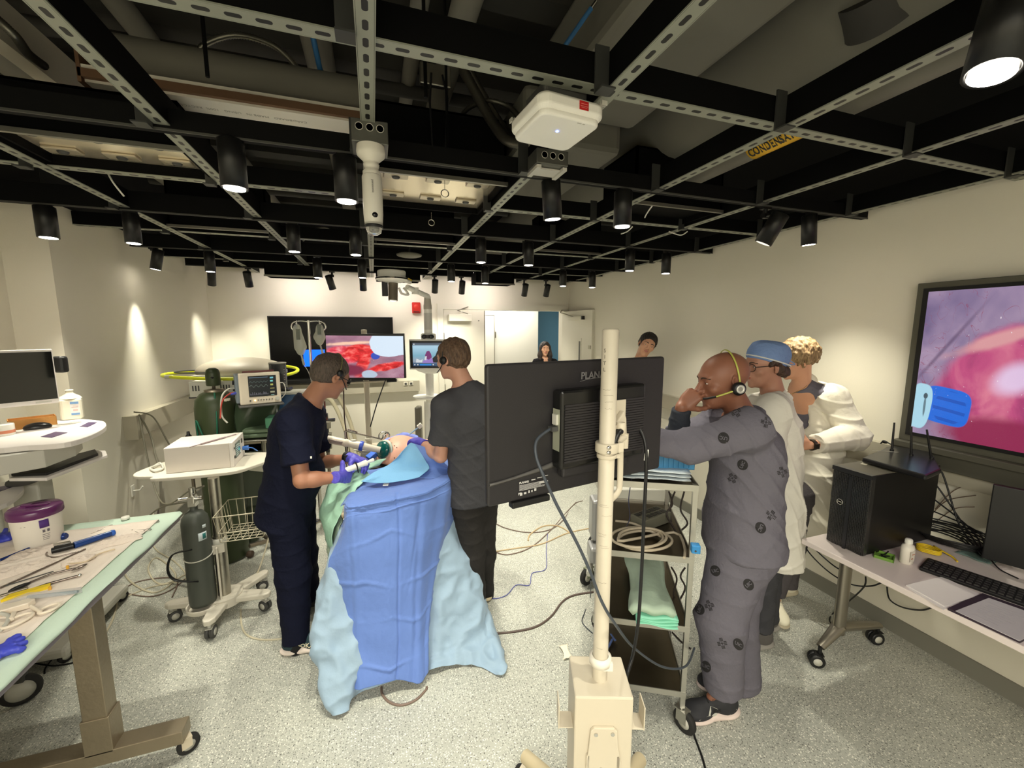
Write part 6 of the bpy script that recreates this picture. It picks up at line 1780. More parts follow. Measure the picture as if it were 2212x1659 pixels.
# mint drape on the left side of the table
mt=thing('mint_drape','mint green drape gathered at the left edge of the operating table','drape',(-0.2,2.6,0.9))
ctrl=[[qz(838,992,1.06),qz(815,1004,1.02),qz(790,1012,0.99),qz(800,1028,0.98)],
  [qz(800,1000,1.02),qz(780,1020,0.98),qz(765,1040,0.965),qz(778,1052,0.955)],
  [qz(770,1018,0.98),qz(750,1040,0.95),qz(740,1062,0.93),qz(752,1080,0.93)],
  [V(-0.26,2.75,0.94),V(-0.27,2.58,0.90),V(-0.25,2.42,0.87),V(-0.20,2.29,0.87)],
  [V(-0.33,2.75,0.84),V(-0.34,2.58,0.80),V(-0.31,2.42,0.77),V(-0.25,2.29,0.76)],
  [V(-0.33,2.75,0.70),V(-0.32,2.58,0.66),V(-0.29,2.42,0.63),V(-0.25,2.29,0.60)]]
MINT=mat('mint_drape_cloth',C8(158,200,178),0.75,vary=0.07,vscale=9,bump=0.3,bscale=40)
MB(mt).sheet(surf(ctrl,30,60,crumple(0.012,2)),-0.0016).build('cloth',MINT,mt)
ctrl=[[V(-0.24,3.05,0.90),V(-0.25,2.8,0.88),V(-0.24,2.5,0.84),V(-0.20,2.32,0.80)],
  [V(-0.32,3.0,0.70),V(-0.33,2.8,0.68),V(-0.31,2.5,0.66),V(-0.26,2.30,0.62)],
  [V(-0.28,2.95,0.48),V(-0.30,2.8,0.48),V(-0.29,2.5,0.48),V(-0.25,2.32,0.45)]]
MB(mt).sheet(surf(ctrl,30,30,crumple(0.014,9)),-0.0016).build('lower_cloth',mat('pale_sage_cloth',C8(176,196,178),0.8,vary=0.05,bump=0.3,bscale=40),mt)
# the patient model
pm=thing('patient_model','skin coloured torso training model with dark spots under the drapes','training model',P(868,968,Y=2.85))
c=P(872,990,Y=2.92)
S=Sculpt(0.006)
S.ell((c.x-0.02,c.y+0.02,c.z-0.04),(0.17,0.20,0.20),(0,0,0),0.05);S.ell((c.x+0.15,c.y+0.08,c.z-0.08),(0.20,0.20,0.18),None,0.08)
S.cut((c.x,c.y,0.945),(0,0,-1),(c.x,c.y,0.7),0.6,0.01)
SKM=mat('training_model_skin',C8(222,168,146),0.45,vary=0.06,vscale=14,sss=0.15)
pbody=S.build('torso',SKM,pm)
bv=world_bvh(pbody,pm)
for k,(px,py) in enumerate(((846,957),(852,963),(857,967),(852,989),(870,975))):
 d,f=ray(px,py);h=bv.ray_cast(Vector((0,0,HC)),d.normalized(),9)
 if h[0] is not None:MB(pm).ell(h[0],(0.004,0.004,0.004)).build('dark_spot',mat('red_brown_spot',C8(96,40,36),0.4),pm)
# teal access port
d,f=ray(829,970);d=d.normalized();h=bv.ray_cast(Vector((0,0,HC)),d,9)
pc_=h[0] if h[0] is not None else P(829,970,Y=2.8)
pc_=P(829,972,F=(pc_.x*_sy+pc_.y*_cy)-0.02)
ap=thing('access_port','teal gel access port on the left face of the patient model','surgical port',pc_)
axp=Vector((-0.75,-0.60,0.25)).normalized()
MB(ap).lathe([(0.0,0.022),(0.035,0.020),(0.058,0.010),(0.062,-0.004),(0.058,-0.018),(0.0,-0.02)],pc_+axp*0.01,32,axp).build('gel_cap',mat('teal_gel',C8(8,92,88),0.15,trans=0.25),ap)
MB(ap).lathe([(0.060,-0.03),(0.070,-0.024),(0.070,-0.016),(0.060,-0.012)],pc_+axp*0.006,32,axp).build('clear_rim',mat('port_rim',C8(196,206,190),0.3),ap)
# camera head and scope entering the port
a,c=P(705,948,F=2.62),pc_+axp*0.03
sc_=thing('camera_handpiece','off white camera handpiece reaching from the left into the teal port','surgical instrument',a)
dd=(c-a);L_=dd.length;dd.normalize()
IV=mat('ivory_handpiece',C8(214,204,188),0.35)
MB(sc_).cyl(a,a+dd*L_*0.34,0.026,0.024,seg=24).build('grip',IV,sc_)
MB(sc_).rbox(a+dd*L_*0.17+Vector((0,-0.018,0)),(L_*0.26,0.022,0.022),0.008,dd.to_track_quat('X','Z').to_matrix()).build('grey_inlay',mat('mauve_inlay',C8(150,136,132),0.5),sc_)
MB(sc_).cyl(a+dd*L_*0.34,a+dd*L_*0.40,0.028,0.024,seg=24).cyl(a+dd*L_*0.40,a+dd*L_*0.62,0.022,0.030,seg=24).cyl(a+dd*L_*0.62,c,0.026,0.020,seg=24).build('barrel',IV,sc_)
MB(sc_).lathe([(0.031,-0.012),(0.033,-0.008),(0.033,0.008),(0.031,0.012)],a+dd*L_*0.64,24,dd).build('blue_ring',mat('ring_blue',C8(58,84,190),0.4),sc_)
MB(sc_).ell(a+dd*L_*0.5+Vector((0,0,0.028)),(0.02,0.012,0.008)).build('button',M_GREYP,sc_)
# retractor arm
a,c=P(745,931,F=2.95),P(826,949,F=2.80)
ra=thing('retractor_arm','thin steel retractor arm with a ring clamp above the teal port','surgical instrument',a)
MB(ra).cyl(a,c,0.005,seg=12).cyl(P(752,930,F=2.94),P(770,935,F=2.91),0.011,seg=14).build('arm',M_CHROME,ra)
b=MB(ra);q=P(830,942,F=2.80)
b.tube([q+Vector((0.035*math.cos(t_),0,0.03*math.sin(t_))) for t_ in np.linspace(-0.3,3.5,16)],0.006).cyl(q+Vector((-0.01,0,-0.02)),q+Vector((0.02,0,0.02)),0.012).ell(q+Vector((0,-0.01,0.0)),0.014)
b.build('ring_clamp',M_CHROME,ra)
MB(ra).cyl(a,(a.x,a.y,0.6),0.007).build('post',M_CHROME,ra)
# striped tubing and blue cloths round the model
b=thing('blue_corner_cloth','bright blue folded cloth beside the teal port','cloth',P(805,985,F=2.75))
MB(b).box(P(806,982,F=2.78),(0.09,0.05,0.035),(0.2,-0.5,0.5)).build('cloth',mat('vivid_blue_cloth',C8(52,104,206),0.6),b,0.006)
b=thing('instrument_bundle','thin striped tubes lying between the handpiece and the model','tubing',P(780,985,F=2.75))
m_=MB(b)
for k in range(5):m_.cyl(P(765+k*6,972+k*3,F=2.8),P(800+k*5,975+k*3,F=2.78),0.004,seg=8)
m_.build('tubes',M_GREYP,b)
b=thing('violet_cloth','violet blue gathered cloth behind the top of the model','cloth',P(870,940,F=2.95))
m_=MB(b)
m_.sheet(surf([[P(828,948,F=2.95),P(850,940,F=2.95),P(875,936,F=2.95),P(900,940,F=2.95)],[P(830,958,F=2.9),P(852,950,F=2.92),P(880,946,F=2.92),P(905,950,F=2.92)],[P(835,990,F=2.98),P(855,990,F=3.0),P(880,990,F=3.0),P(910,990,F=3.0)]],24,20,crumple(0.02,1)),0.002)
m_.build('cloth',mat('periwinkle_cloth',C8(120,136,214),0.6,vary=0.1),b)
b=thing('pale_rod','thin pale rod held by the charcoal surgeon pointing up right','surgical instrument',P(893,940,F=2.85))
MB(b).cyl(P(885,938,F=2.86),P(904,923,F=2.86),0.005,seg=10).build('rod',mat('pale_blue_rod',C8(150,186,214),0.4),b)
MB(b).rbox(P(907,920,F=2.86),(0.035,0.025,0.03),0.006,(0,-0.7,0)).build('white_tip',M_WHITE,b)
# cable under the drape
cable([fl(824,1484),fl(826,1500),fl(842,1517),fl(868,1523),fl(898,1512),fl(920,1490),fl(922,1484)],0.006,PINKC,'brown cable loop on the floor below the blue drape')
# ---------------------------------------------------------------- screens
def pic_mat(name,fn):
 m,nt,b=_new(name)
 fn(nt,b);b.inputs['Roughness'].default_value=0.25
 return m
def surgical_view(name,strength,variant=0):
 """procedural picture of an endoscope view: pink tissue, vessels, a blue cap or a white glove"""
 def fn(nt,b):
  tc=nt.nodes.new('ShaderNodeTexCoord');N=nt.nodes.new;L=nt.links.new
  sm=N('ShaderNodeMapping');sm.inputs['Scale'].default_value=(3.4 if variant else 1.0,1,1);L(tc.outputs['UV'],sm.inputs[0]);uvs=sm.outputs[0]
  sp=N('ShaderNodeSeparateXYZ');L(uvs,sp.inputs[0]);x,y=sp.outputs[0],sp.outputs[1]
  def M(op,a,c=None,d=None):
   n=N('ShaderNodeMath');n.operation=op
   for i,v in enumerate((a,c,d)):
    if v is None:continue
    if isinstance(v,(int,float)):n.inputs[i].default_value=v
    else:L(v,n.inputs[i])
   return n.outputs[0]
  def noise_(scale,detail=4,dist=0.0,off=(0,0,0),vec=None,sc=(1,1,1)):
   mp=N('ShaderNodeMapping');mp.inputs['Location'].default_value=off;mp.inputs['Scale'].default_value=sc
   L(vec or uvs,mp.inputs[0]);n=N('ShaderNodeTexNoise');n.inputs['Scale'].default_value=scale
   n.inputs['Detail'].default_value=detail;n.inputs['Distortion'].default_value=dist
   L(mp.outputs[0],n.inputs['Vector']);return n.outputs['Fac']
  def mixc(f,a,c):
   n=N('ShaderNodeMix');n.data_type='RGBA'
   for i,v in ((0,f),(6,a),(7,c)):
    if isinstance(v,tuple):n.inputs[i].default_value=(*v,1)
    else:L(v,n.inputs[i])
   return n.outputs[2]
  def blob(cx,cy,rx,ry,soft,wob=0.0,ang=0.0,ns=None,sq=2):
   dx,dy=M('SUBTRACT',x,cx),M('SUBTRACT',y,cy)
   ca,sa=math.cos(ang),math.sin(ang)
   u=M('DIVIDE',M('ADD',M('MULTIPLY',dx,ca),M('MULTIPLY',dy,sa)),rx)
   v=M('DIVIDE',M('SUBTRACT',M('MULTIPLY',dy,ca),M('MULTIPLY',dx,sa)),ry)
   d=M('POWER',M('ADD',M('POWER',M('ABSOLUTE',u),sq),M('POWER',M('ABSOLUTE',v),sq)),1.0/sq)
   if wob:d=M('ADD',d,M('MULTIPLY',M('SUBTRACT',ns or n1,0.5),wob))
   mr=N('ShaderNodeMapRange');mr.interpolation_type='SMOOTHSTEP'
   mr.inputs['From Min'].default_value=1-soft;mr.inputs['From Max'].default_value=1+soft
   mr.inputs['To Min'].default_value=1;mr.inputs['To Max'].default_value=0
   L(d,mr.inputs['Value']);return mr.outputs[0]
  n1=noise_(5.0,5,0.6);n2=noise_(3.2 if variant else 9,7,0.5,(3,1,0));n3=noise_(3,3,0.3,(7,2,0))
  col=ramp(nt,n3,[(0.25,C8(104,90,132)),(0.5,C8(146,126,160)),(0.75,C8(186,160,186))] if variant else [(0.25,C8(120,84,108)),(0.5,C8(160,116,136)),(0.8,C8(196,156,170))])
  vn=noise_(4.5,2,1.6,(1,5,0));vessel=M('LESS_THAN',M('ABSOLUTE',M('SUBTRACT',vn,0.5)),0.004)
  col=mixc(M('MULTIPLY',vessel,0.55),col,C8(150,50,80))
  tis=ramp(nt,n2,[(0.3,C8(150,50,104)),(0.5,C8(200,84,132)),(0.7,C8(234,140,160))] if variant else [(0.28,C8(170,24,48)),(0.5,C8(224,70,90)),(0.7,C8(246,170,168))])
  red=ramp(nt,n2,[(0.3,C8(150,10,20)),(0.5,C8(220,30,40)),(0.72,C8(250,130,120))])
  if variant:
   col=mixc(blob(0.78,0.42,0.62,0.36,0.10,0.25,0.25),col,tis)
   col=mixc(blob(0.62,0.69,0.36,0.040,0.5,0.9,0.30,n1),col,C8(224,160,164))
   col=mixc(M('MULTIPLY',blob(0.20,0.62,0.30,0.014,0.8,0.3,0.85),0.6),col,C8(84,60,96))
   col=mixc(M('MULTIPLY',blob(0.72,0.44,0.14,0.09,0.5,0.3,0.3),0.85),col,C8(236,214,246))
   col=mixc(blob(0.75,0.06,0.5,0.13,0.3,0.3,0.0),col,C8(150,44,84))
   col=mixc(blob(0.26,0.22,0.19,0.125,0.03,0.05,-0.10,None,4),col,C8(30,110,226))
   wv=M('GREATER_THAN',M('SINE',M('MULTIPLY',M('ADD',y,M('MULTIPLY',x,0.12)),90)),0.55)
   col=mixc(M('MULTIPLY',M('MULTIPLY',wv,blob(0.29,0.21,0.13,0.115,0.05,0.05)),0.6),col,C8(18,70,170))
   col=mixc(blob(0.05,0.20,0.095,0.16,0.03,0.03,-0.1,None,3),col,C8(176,222,240))
   col=mixc(M('MULTIPLY',blob(0.09,0.20,0.010,0.07,0.2),0.8),col,C8(70,90,100))
   col=mixc(blob(0.09,0.275,0.018,0.02,0.15),col,C8(70,90,100))
  else:
   col=mixc(blob(0.24,0.55,0.27,0.20,0.15,0.4,-0.15),col,tis)
   col=mixc(blob(0.42,0.60,0.22,0.20,0.15,0.5,0.2),col,red)
   col=mixc(blob(0.46,0.30,0.08,0.30,0.2,0.6,-0.25,n2),col,red)
   col=mixc(blob(0.30,0.82,0.30,0.035,0.5,1.0,0.12,n2),col,C8(240,196,170))
   col=mixc(blob(0.77,0.27,0.26,0.085,0.2,0.8,0.42,n2),col,red)
   col=mixc(blob(0.28,0.18,0.22,0.14,0.3,0.3),col,C8(120,30,64))
   col=mixc(blob(0.63,0.52,0.06,0.085,0.1,0.4),col,C8(36,72,176))
   col=mixc(blob(0.84,0.80,0.27,0.28,0.02,0.22,0.15,None,3),col,C8(206,222,238))
   col=mixc(M('MULTIPLY',blob(0.55,0.08,0.10,0.10,0.1,0.6),0.9),col,C8(176,196,214))
  sp_=noise_(46,2,0.5,(2,9,0));spk=M('GREATER_THAN',sp_,0.735)
  col=mixc(M('MULTIPLY',spk,blob(0.6,0.45,0.5,0.4,0.3)),col,C8(255,240,246))
  b.inputs['Base Color'].default_value=(0.01,0.01,0.01,1);L(col,b.inputs['Emission Color']);b.inputs['Emission Strength'].default_value=strength
 return pic_mat(name,fn)
def picture(name,M,w,h,m,parent):
 o=MB(parent);o.add([M @ Vector((0,0,0)),M @ Vector((w,0,0)),M @ Vector((w,h,0)),M @ Vector((0,h,0))],[(0,1,2,3)],False)
 o=o.build(name,m,parent)
 uv=o.data.uv_layers.new(name='UVMap')
 for i,c in enumerate(((0,0),(1,0),(1,1),(0,1))):uv.data[i].uv=c
 return o
# black wall screen at the back
a,c=P(588,822,Y=5.94),P(848,685,Y=5.94)
o=thing('wall_screen','large black wall screen at the back with one blue window','screen',((a.x+c.x)/2,5.95,a.z))
MB(o).boxb((a.x,5.925,a.z),(c.x,5.995,c.z)).build('bezel',M_BLACK,o,0.004)
MB(o).boxb((a.x+0.012,5.921,a.z+0.02),(c.x-0.012,5.926,c.z-0.012)).build('glass',mat('black_screen_glass',C8(6,6,7),0.25,spec=0.2),o)
q,r_=P(657,792,Y=5.92),P(714,755,Y=5.92)
MB(o).boxb((q.x,5.918,q.z),(r_.x,5.9215,r_.z)).build('blue_window',mat('window_blue',C8(10,90,250),0.4,emit=C8(5,85,255),estr=0.9),o)
MB(o).boxb((a.x+0.02,5.90,a.z-0.05),(a.x+1.4,5.99,a.z)).build('soundbar',M_BLACK,o,0.006)
# surgical view on its pole stand
FT=3.85
pt=P(786,712,F=FT)
def pole_stand(base,lb,top_z,box_top,rz=0.0,r=0.025,far=False):
 o=thing('monitor_stand',lb,'stand',(base[0],base[1],0),rz)
 PT=mat('worn_white_pole',C8(200,191,172),0.45,vary=0.05,vscale=20,bump=0.05)
 b=MB().lathe([(r,box_top-0.25),(r,top_z-0.004),(r-0.004,top_z),(0,top_z)],seg=36)
 b.build('pole',PT,o)
 bx=MB().boxb((-0.088,-0.075,0.16),(0.088,0.085,box_top)).build('counterweight_box',M_PUTTY,o,0.005)
 b=MB().lathe([(r+0.0015,box_top+0.05),(r+0.010,box_top+0.052),(r+0.011,box_top+0.075),(r+0.0015,box_top+0.078)],seg=32).box((r*0.7+0.004,-r*0.7,box_top+0.052),(0.03,0.012,0.024));b.build('pole_clamp',mat('clamp_white',C8(228,222,208),0.4),o)
 for s in (-1,1):
  b=MB();b.box((s*0.108,-0.02,box_top-0.135),(0.045,0.055,0.004)).box((s*0.132,-0.02,box_top-0.10),(0.004,0.055,0.08))
  b.build('cord_bracket',M_PUTTY,o,0.001)
 cv=MB().prism([(-0.035,-0.24),(-0.05,-0.12),(-0.045,-0.075),(-0.04,-0.01),(-0.03,0.0),(0.03,0.0),(0.04,-0.01),(0.045,-0.065),(0.055,-0.12),(0.04,-0.24)],0,0.010,frame((0.0,-0.075,box_top-0.095),(1,0,0),(0,0,1)))
 cvo=cv.build('front_bracket',M_PUTTY,o,0.002)
 MB().cyl((-0.024,-0.088,box_top-0.115),(-0.024,-0.080,box_top-0.115),0.006).cyl((0.026,-0.088,box_top-0.112),(0.026,-0.080,box_top-0.112),0.006).cyl((-0.006,-0.088,box_top-0.235),(-0.006,-0.080,box_top-0.235),0.006).build('screws',M_CHROME,cvo)
 MB().boxb((-0.05,-0.085,0.16),(-0.042,-0.03,box_top-0.19)).boxb((0.042,-0.085,0.16),(0.050,-0.03,box_top-0.19)).build('side_fins',M_PUTTY,o)
 b=MB()
 for a_ in (R(215),R(-40),R(50),R(130)):
  e=Vector((0.36*math.cos(a_),0.36*math.sin(a_),0.13));b.tube([(0.04*math.cos(a_),0.04*math.sin(a_),0.18),(0.2*math.cos(a_),0.2*math.sin(a_),0.175),e],0.026,seg=16)
 b.build('base_legs',mat('cream_base',C8(190,176,146),0.5),o)
 W_=o.matrix_basis
 for a_ in (R(215),R(-40),R(50),R(130)):
  e=W_ @ Vector((0.345*math.cos(a_),0.345*math.sin(a_),0.12));caster(o,e,a_,0.045,0.02,wheel_m=M_RUBBER,frame_m=M_PUTTY)
 return o
zt=pt.z
st=pole_stand((pt.x,pt.y),'far white pole stand carrying the surgical view screen',zt,P(790,962,F=FT).z)
ra_=-YAW
a,c=P(708,816,F=FT-0.06),P(870,727,F=FT-0.06)
ctr=P(789,770,F=FT-0.07)
o=thing('surgical_screen','thin black screen showing pink tissue and a white glove on the far stand','screen',ctr,-YAW+R(3))
w_,h_=0.705,0.395
MB().box((0,0.012,0),(w_+0.02,0.03,h_+0.02),(0,R(-0.6),0)).box((0.0,0.03,-h_/2-0.01),(w_*0.75,0.04,0.03),(0,R(-0.6),0)).build('casing',M_BLACK,o,0.002)
om=o.matrix_basis
pic=picture('surgical_view',om @ frame((-w_/2+0.004,-0.0045,-h_/2+0.004),(1,0,-0.010),(0,0,1)),w_-0.008,h_-0.008,surgical_view('endoscope_picture_small',0.55,0),o)
q0,q1=P(770,825,F=FT-0.03),P(870,823,F=FT-0.03)
MB(st).cyl(P(742,828,F=FT-0.04),P(857,822,F=FT-0.04),0.009,seg=12).build('cross_handle',M_PUTTY,st)
MB(st).cyl(P(836,823,F=FT-0.04),P(857,822,F=FT-0.04),0.014,seg=14).cyl(P(742,828,F=FT-0.04),P(757,827,F=FT-0.04),0.014,seg=14).build('handle_grips',M_BLACK,st)
cable([P(834,818,F=FT-0.05),P(815,870,F=FT-0.12),P(800,922,F=FT-0.15)],0.005,M_BLACK,'straight black cable running down beside the far stand',n=3)
cable([P(742,838,F=3.3),P(744,900,F=3.3),P(750,950,F=3.3),P(750,985,F=3.3)],0.005,mat('maroon_black_cable',C8(48,30,30),0.5),'dark cable hanging behind the face of the navy surgeon',n=4)
# ---------------------------------------------------------------- telepresence robot
FR=4.0
pb=P(925,740,F=FR);rz=-YAW
rb=thing('telepresence_robot','white telepresence robot with screen, twin camera head and overhead boom','robot',(pb.x,pb.y,0),rz)
WB=mat('robot_white',C8(246,245,238),0.4)
def rz_(py):return P(925,py,F=FR).z
MB().cyl((0,0.02,rz_(870)),(0,0.02,rz_(690)),0.040,seg=28,sy=0.7).build('column',WB,rb)
MB().cyl((0,0.02,0.25),(0,0.02,rz_(868)),0.066,0.060,seg=28,sy=0.8).build('lower_column',WB,rb)
MB().cyl((0,0.02,rz_(735)),(0,0.02,rz_(668)),0.037,seg=28).build('neck',WB,rb)
MB().cyl((0,0.02,rz_(712)),(0,0.02,rz_(676)),0.0385,seg=28).build('grey_wrap',mat('wrap_grey',C8(214,214,208),0.5),rb)
MB().lathe([(0.037,rz_(668)),(0.040,rz_(667)),(0.040,rz_(660)),(0.036,rz_(657)),(0.03,rz_(640))],(0,0.02,0),28).build('collar',mat('collar_grey',C8(186,182,172),0.4),rb)
tz=rz_(857)
MB().lathe([(0.0,tz-0.01),(0.14,tz-0.014),(0.165,tz),(0.16,tz+0.012),(0.0,tz+0.014)],(0.0,0.0,0),36,sy=0.75).build('round_shelf',WB,rb)
MB().rbox((-0.13,0.06,rz_(925)),(0.055,0.12,0.42),0.02).build('side_panel',mat('robot_grey_panel',C8(120,116,104),0.5),rb)
MB().rbox((0,0.02,0.14),(0.55,0.6,0.2),0.15,seg=8).build('base',WB,rb,0.02)
for x in (-0.2,0.2):
 for y in (-0.2,0.22):caster(rb,rb.matrix_basis @ Vector((x,y,0.06)),0.5,0.035)
sw,sh=0.365,0.26;zc=rz_(765);sx=0.01
MB().rbox((sx,-0.04,zc),(sw,0.05,sh+0.03),0.01).build('screen_case',WB,rb,0.012)
MB().box((sx,-0.067,zc),(sw-0.02,0.006,sh)).build('screen_bezel',M_BLACK,rb,0.002)
MB().lathe([(0.15,zc-sh/2-0.012),(0.12,zc-sh/2-0.035),(0.05,zc-sh/2-0.06),(0,zc-sh/2-0.06)],(sx,0,0),30,sy=0.3).build('chin',WB,rb)
def robot_view(nt,b):
 tc=nt.nodes.new('ShaderNodeTexCoord');sp=nt.nodes.new('ShaderNodeSeparateXYZ');nt.links.new(tc.outputs['UV'],sp.inputs[0])
 col=ramp(nt,sp.outputs[1],[(0.0,C8(40,60,90)),(0.12,C8(60,90,120)),(0.2,C8(150,160,176)),(0.45,C8(120,170,190)),(0.85,C8(170,205,225)),(0.93,C8(70,80,96))])
 b.inputs['Base Color'].default_value=(0.01,0.01,0.01,1);nt.links.new(col,b.inputs['Emission Color']);b.inputs['Emission Strength'].default_value=0.5
rm=rb.matrix_basis
pw,ph=sw-0.07,sh-0.035
PM=rm @ frame((sx-pw/2,-0.0705,zc-ph/2),(1,0,0),(0,0,1))
pic=picture('video_call',PM,pw,ph,pic_mat('robot_video',robot_view),rb)
b=MB(rb)
cols=[C8(118,52,110),C8(150,120,190),C8(210,214,218),C8(30,30,36),C8(40,130,210),C8(60,60,64)]
ms=[mat('video_tone_%d' % i,(0.01,0.01,0.01),0.4,emit=c_,estr=0.5) for i,c_ in enumerate(cols)]
def poly2(pts,i,z):
 b.mat(i);b.add([PM @ Vector((x*pw,y*ph,z)) for x,y in pts],[tuple(range(len(pts)))],False)
poly2([(0.30,0.14),(0.72,0.14),(0.66,0.30),(0.52,0.42),(0.40,0.34)],1,0.0006)
poly2([(0.42,0.34),(0.40,0.48),(0.46,0.64),(0.54,0.66),(0.60,0.52),(0.62,0.38),(0.52,0.28)],0,0.001)
poly2([(0.66,0.16),(0.90,0.16),(0.92,0.60),(0.80,0.66),(0.74,0.46),(0.64,0.34)],3,0.0012)
poly2([(0.10,0.16),(0.30,0.16),(0.32,0.3),(0.24,0.26),(0.12,0.33)],2,0.0012);poly2([(0.38,0.28),(0.44,0.26),(0.46,0.44),(0.40,0.42)],2,0.0013)
poly2([(0.22,0.04),(0.60,0.04),(0.60,0.10),(0.22,0.10)],4,0.0012)
for x in (0.06,0.16,0.66,0.82):poly2([(x+0.022*math.cos(t_),0.07+0.03*math.sin(t_)) for t_ in np.linspace(0,2*math.pi,11)[:-1]],2,0.0014)
poly2([(0.05+0.02*math.cos(t_),0.94+0.028*math.sin(t_)) for t_ in np.linspace(0,2*math.pi,11)[:-1]],2,0.0012)
b.build('video_shapes',ms,pic)
hz=rz_(727)
MB().rbox((sx,-0.03,hz),(0.145,0.06,0.062),0.028,(R(0),0,0)).build('camera_head',WB,rb,0.02)
MB().ell((sx-0.033,-0.062,hz),(0.028,0.010,0.021)).ell((sx+0.033,-0.062,hz),(0.028,0.010,0.021)).box((sx,-0.062,hz),(0.06,0.010,0.036)).build('lens_window',M_BLACK,rb)
for s in (-1,1):MB().lathe([(0.018,0),(0.018,0.004),(0.010,0.005),(0.0,0.003)],(sx+s*0.034,-0.072,hz),20,(0,-1,0)).build('lens',mat('lens_ring',C8(40,40,44),0.15,0.4),rb)
# boom
J1,J2,J3=P(925,645,F=FR),P(897,628,F=FR-0.1),P(872,622,F=FR-0.2)
MB(rb).tube([J1,J1+Vector((0,0,0.02)),J2,J3+Vector((0.03,0,0.01))],0.024,seg=14).cyl(J2-Vector((0,0,0.03)),J2+Vector((0,0,0.03)),0.032).build('boom_arm',WB,rb)
MB(rb).box(P(884,606,F=FR-0.15),(0.035,0.035,0.035),(0.2,0.4,0.2)).build('yellow_sticker',mat('yellow_sticker',C8(224,190,40),0.5),rb)
Hc=P(846,598,F=FR-0.3)
MB(rb).tube([P(886,610,F=FR-0.15),P(868,603,F=FR-0.25),Hc+Vector((0.08,0,0))],0.018,seg=12).tube([J3,P(882,636,F=FR-0.22),P(868,634,F=FR-0.25),P(862,622,F=FR-0.28)],0.011,smooth=4).build('cable_arm',WB,rb)
MB(rb).lathe([(0.0,0.05),(0.118,0.05),(0.122,0.04),(0.118,-0.002),(0.135,-0.010),(0.138,-0.022),(0.118,-0.036),(0.05,-0.05),(0,-0.05)],Hc,40).build('lamp_housing',WB,rb)
MB(rb).lathe([(0.1375,-0.012),(0.1385,-0.024)],Hc,40).build('dark_band',M_CHROME,rb)
Lc=P(847,628,F=FR-0.3)
MB(rb).box(Lc+Vector((-0.06,0.03,0.02)),(0.05,0.07,0.13)).box(Lc+Vector((0,0.04,0.085)),(0.17,0.05,0.02)).build('yoke',M_BLACK,rb,0.004)
MB(rb).cyl(Lc+Vector((0.005,-0.005,-0.085)),Lc+Vector((0.012,0.02,0.07)),0.040,0.042,seg=28).build('tilting_camera',mat('warm_grey_barrel',C8(120,112,98),0.35,0.3),rb)
MB(rb).cyl(Lc+Vector((0.005,-0.006,-0.0865)),Lc+Vector((0.005,-0.005,-0.084)),0.030,seg=24).build('lens',mat('pale_lens',C8(220,214,196),0.2,emit=(1,.95,.85),estr=0.5),rb)
# ---------------------------------------------------------------- near pole stand with the big monitor seen from behind
FP=1.17
pp_=P(1319,712,F=FP);zbx=P(1300,1462,F=FP).z
ns=pole_stand((pp_.x,pp_.y),'near white pole stand in the foreground carrying the black monitor',1.852,zbx,R(-20),r=0.0235)
POLE_F=ns
W_=ns.matrix_basis
# black scuffs and the handwritten letters
b=MB(ns);INK=mat('faded_black_ink',C8(60,50,46),0.7)
va=math.atan2(-pp_.y,-pp_.x)
def on_pole(a,z,r=0.0237):return Vector((pp_.x+r*math.cos(va+a),pp_.y+r*math.sin(va+a),z))
for k,ch in enumerate('SITL'):
 vs,fs=text_mesh(ch,0.015,0.0,bold=0.0)
 z0=P(1305,757+k*13.5,F=FP).z
 b.add([on_pole(-0.62+v_.x/0.0237,z0+v_.y,0.02385) for v_ in vs],fs,False)
b.build('handwritten_letters',INK,ns)
b=MB(ns);rg=random.Random(3)
for py in [840,852,866,880,1085,1089,1108,1147,1152,1172,1176,1250,1390]:
 z0=P(1310,py,F=FP).z;n0=-0.9+rg.random()*0.6;w=0.5+rg.random()*0.9
 pts=[on_pole(n0+w*k/8,z0+rg.uniform(-0.0012,0.0012),0.02375) for k in range(9)]
 b.tube(pts,0.00035,seg=4,caps=False)
b.build('scuff_marks',mat('scuff_grey',C8(140,130,116),0.7),ns)
# clamps of the monitor arm
zc1=P(1315,965,F=FP).z
def ringc(z,h,r,m,name,lug=True):
 b=MB(ns);b.lathe([(0.0237,z-h/2),(r,z-h/2),(r,z+h/2),(0.0237,z+h/2)],(pp_.x,pp_.y,0),36)
 return b
b=ringc(zc1,0.028,0.034,None,'');b.box((pp_.x+0.030,pp_.y-0.004,zc1),(0.026,0.038,0.028));cl=b.build('arm_clamp',M_PUTTY,ns,0.002)
b=MB(ns);
for dz in (-0.007,0.007):
 q=on_pole(0.18,zc1+dz,0.0345);b.ell(q,(0.007,0.004,0.006))
b.build('hex_bolts',M_CHROME,cl)
b=ringc(zc1-0.026,0.012,0.029,None,'');b.box((pp_.x+0.028,pp_.y-0.004,zc1-0.028),(0.02,0.02,0.014));b.build('stop_collar',M_PUTTY,ns,0.002)
b=MB(ns);q=P(1341,925,F=FP+0.02);b.lathe([(0.011,-0.018),(0.0145,-0.016),(0.0145,0.016),(0.011,0.018)],q,24).box(q+Vector((-0.012,0.01,-0.0)),(0.02,0.02,0.02));b.build('cable_guide',M_PUTTY,ns)
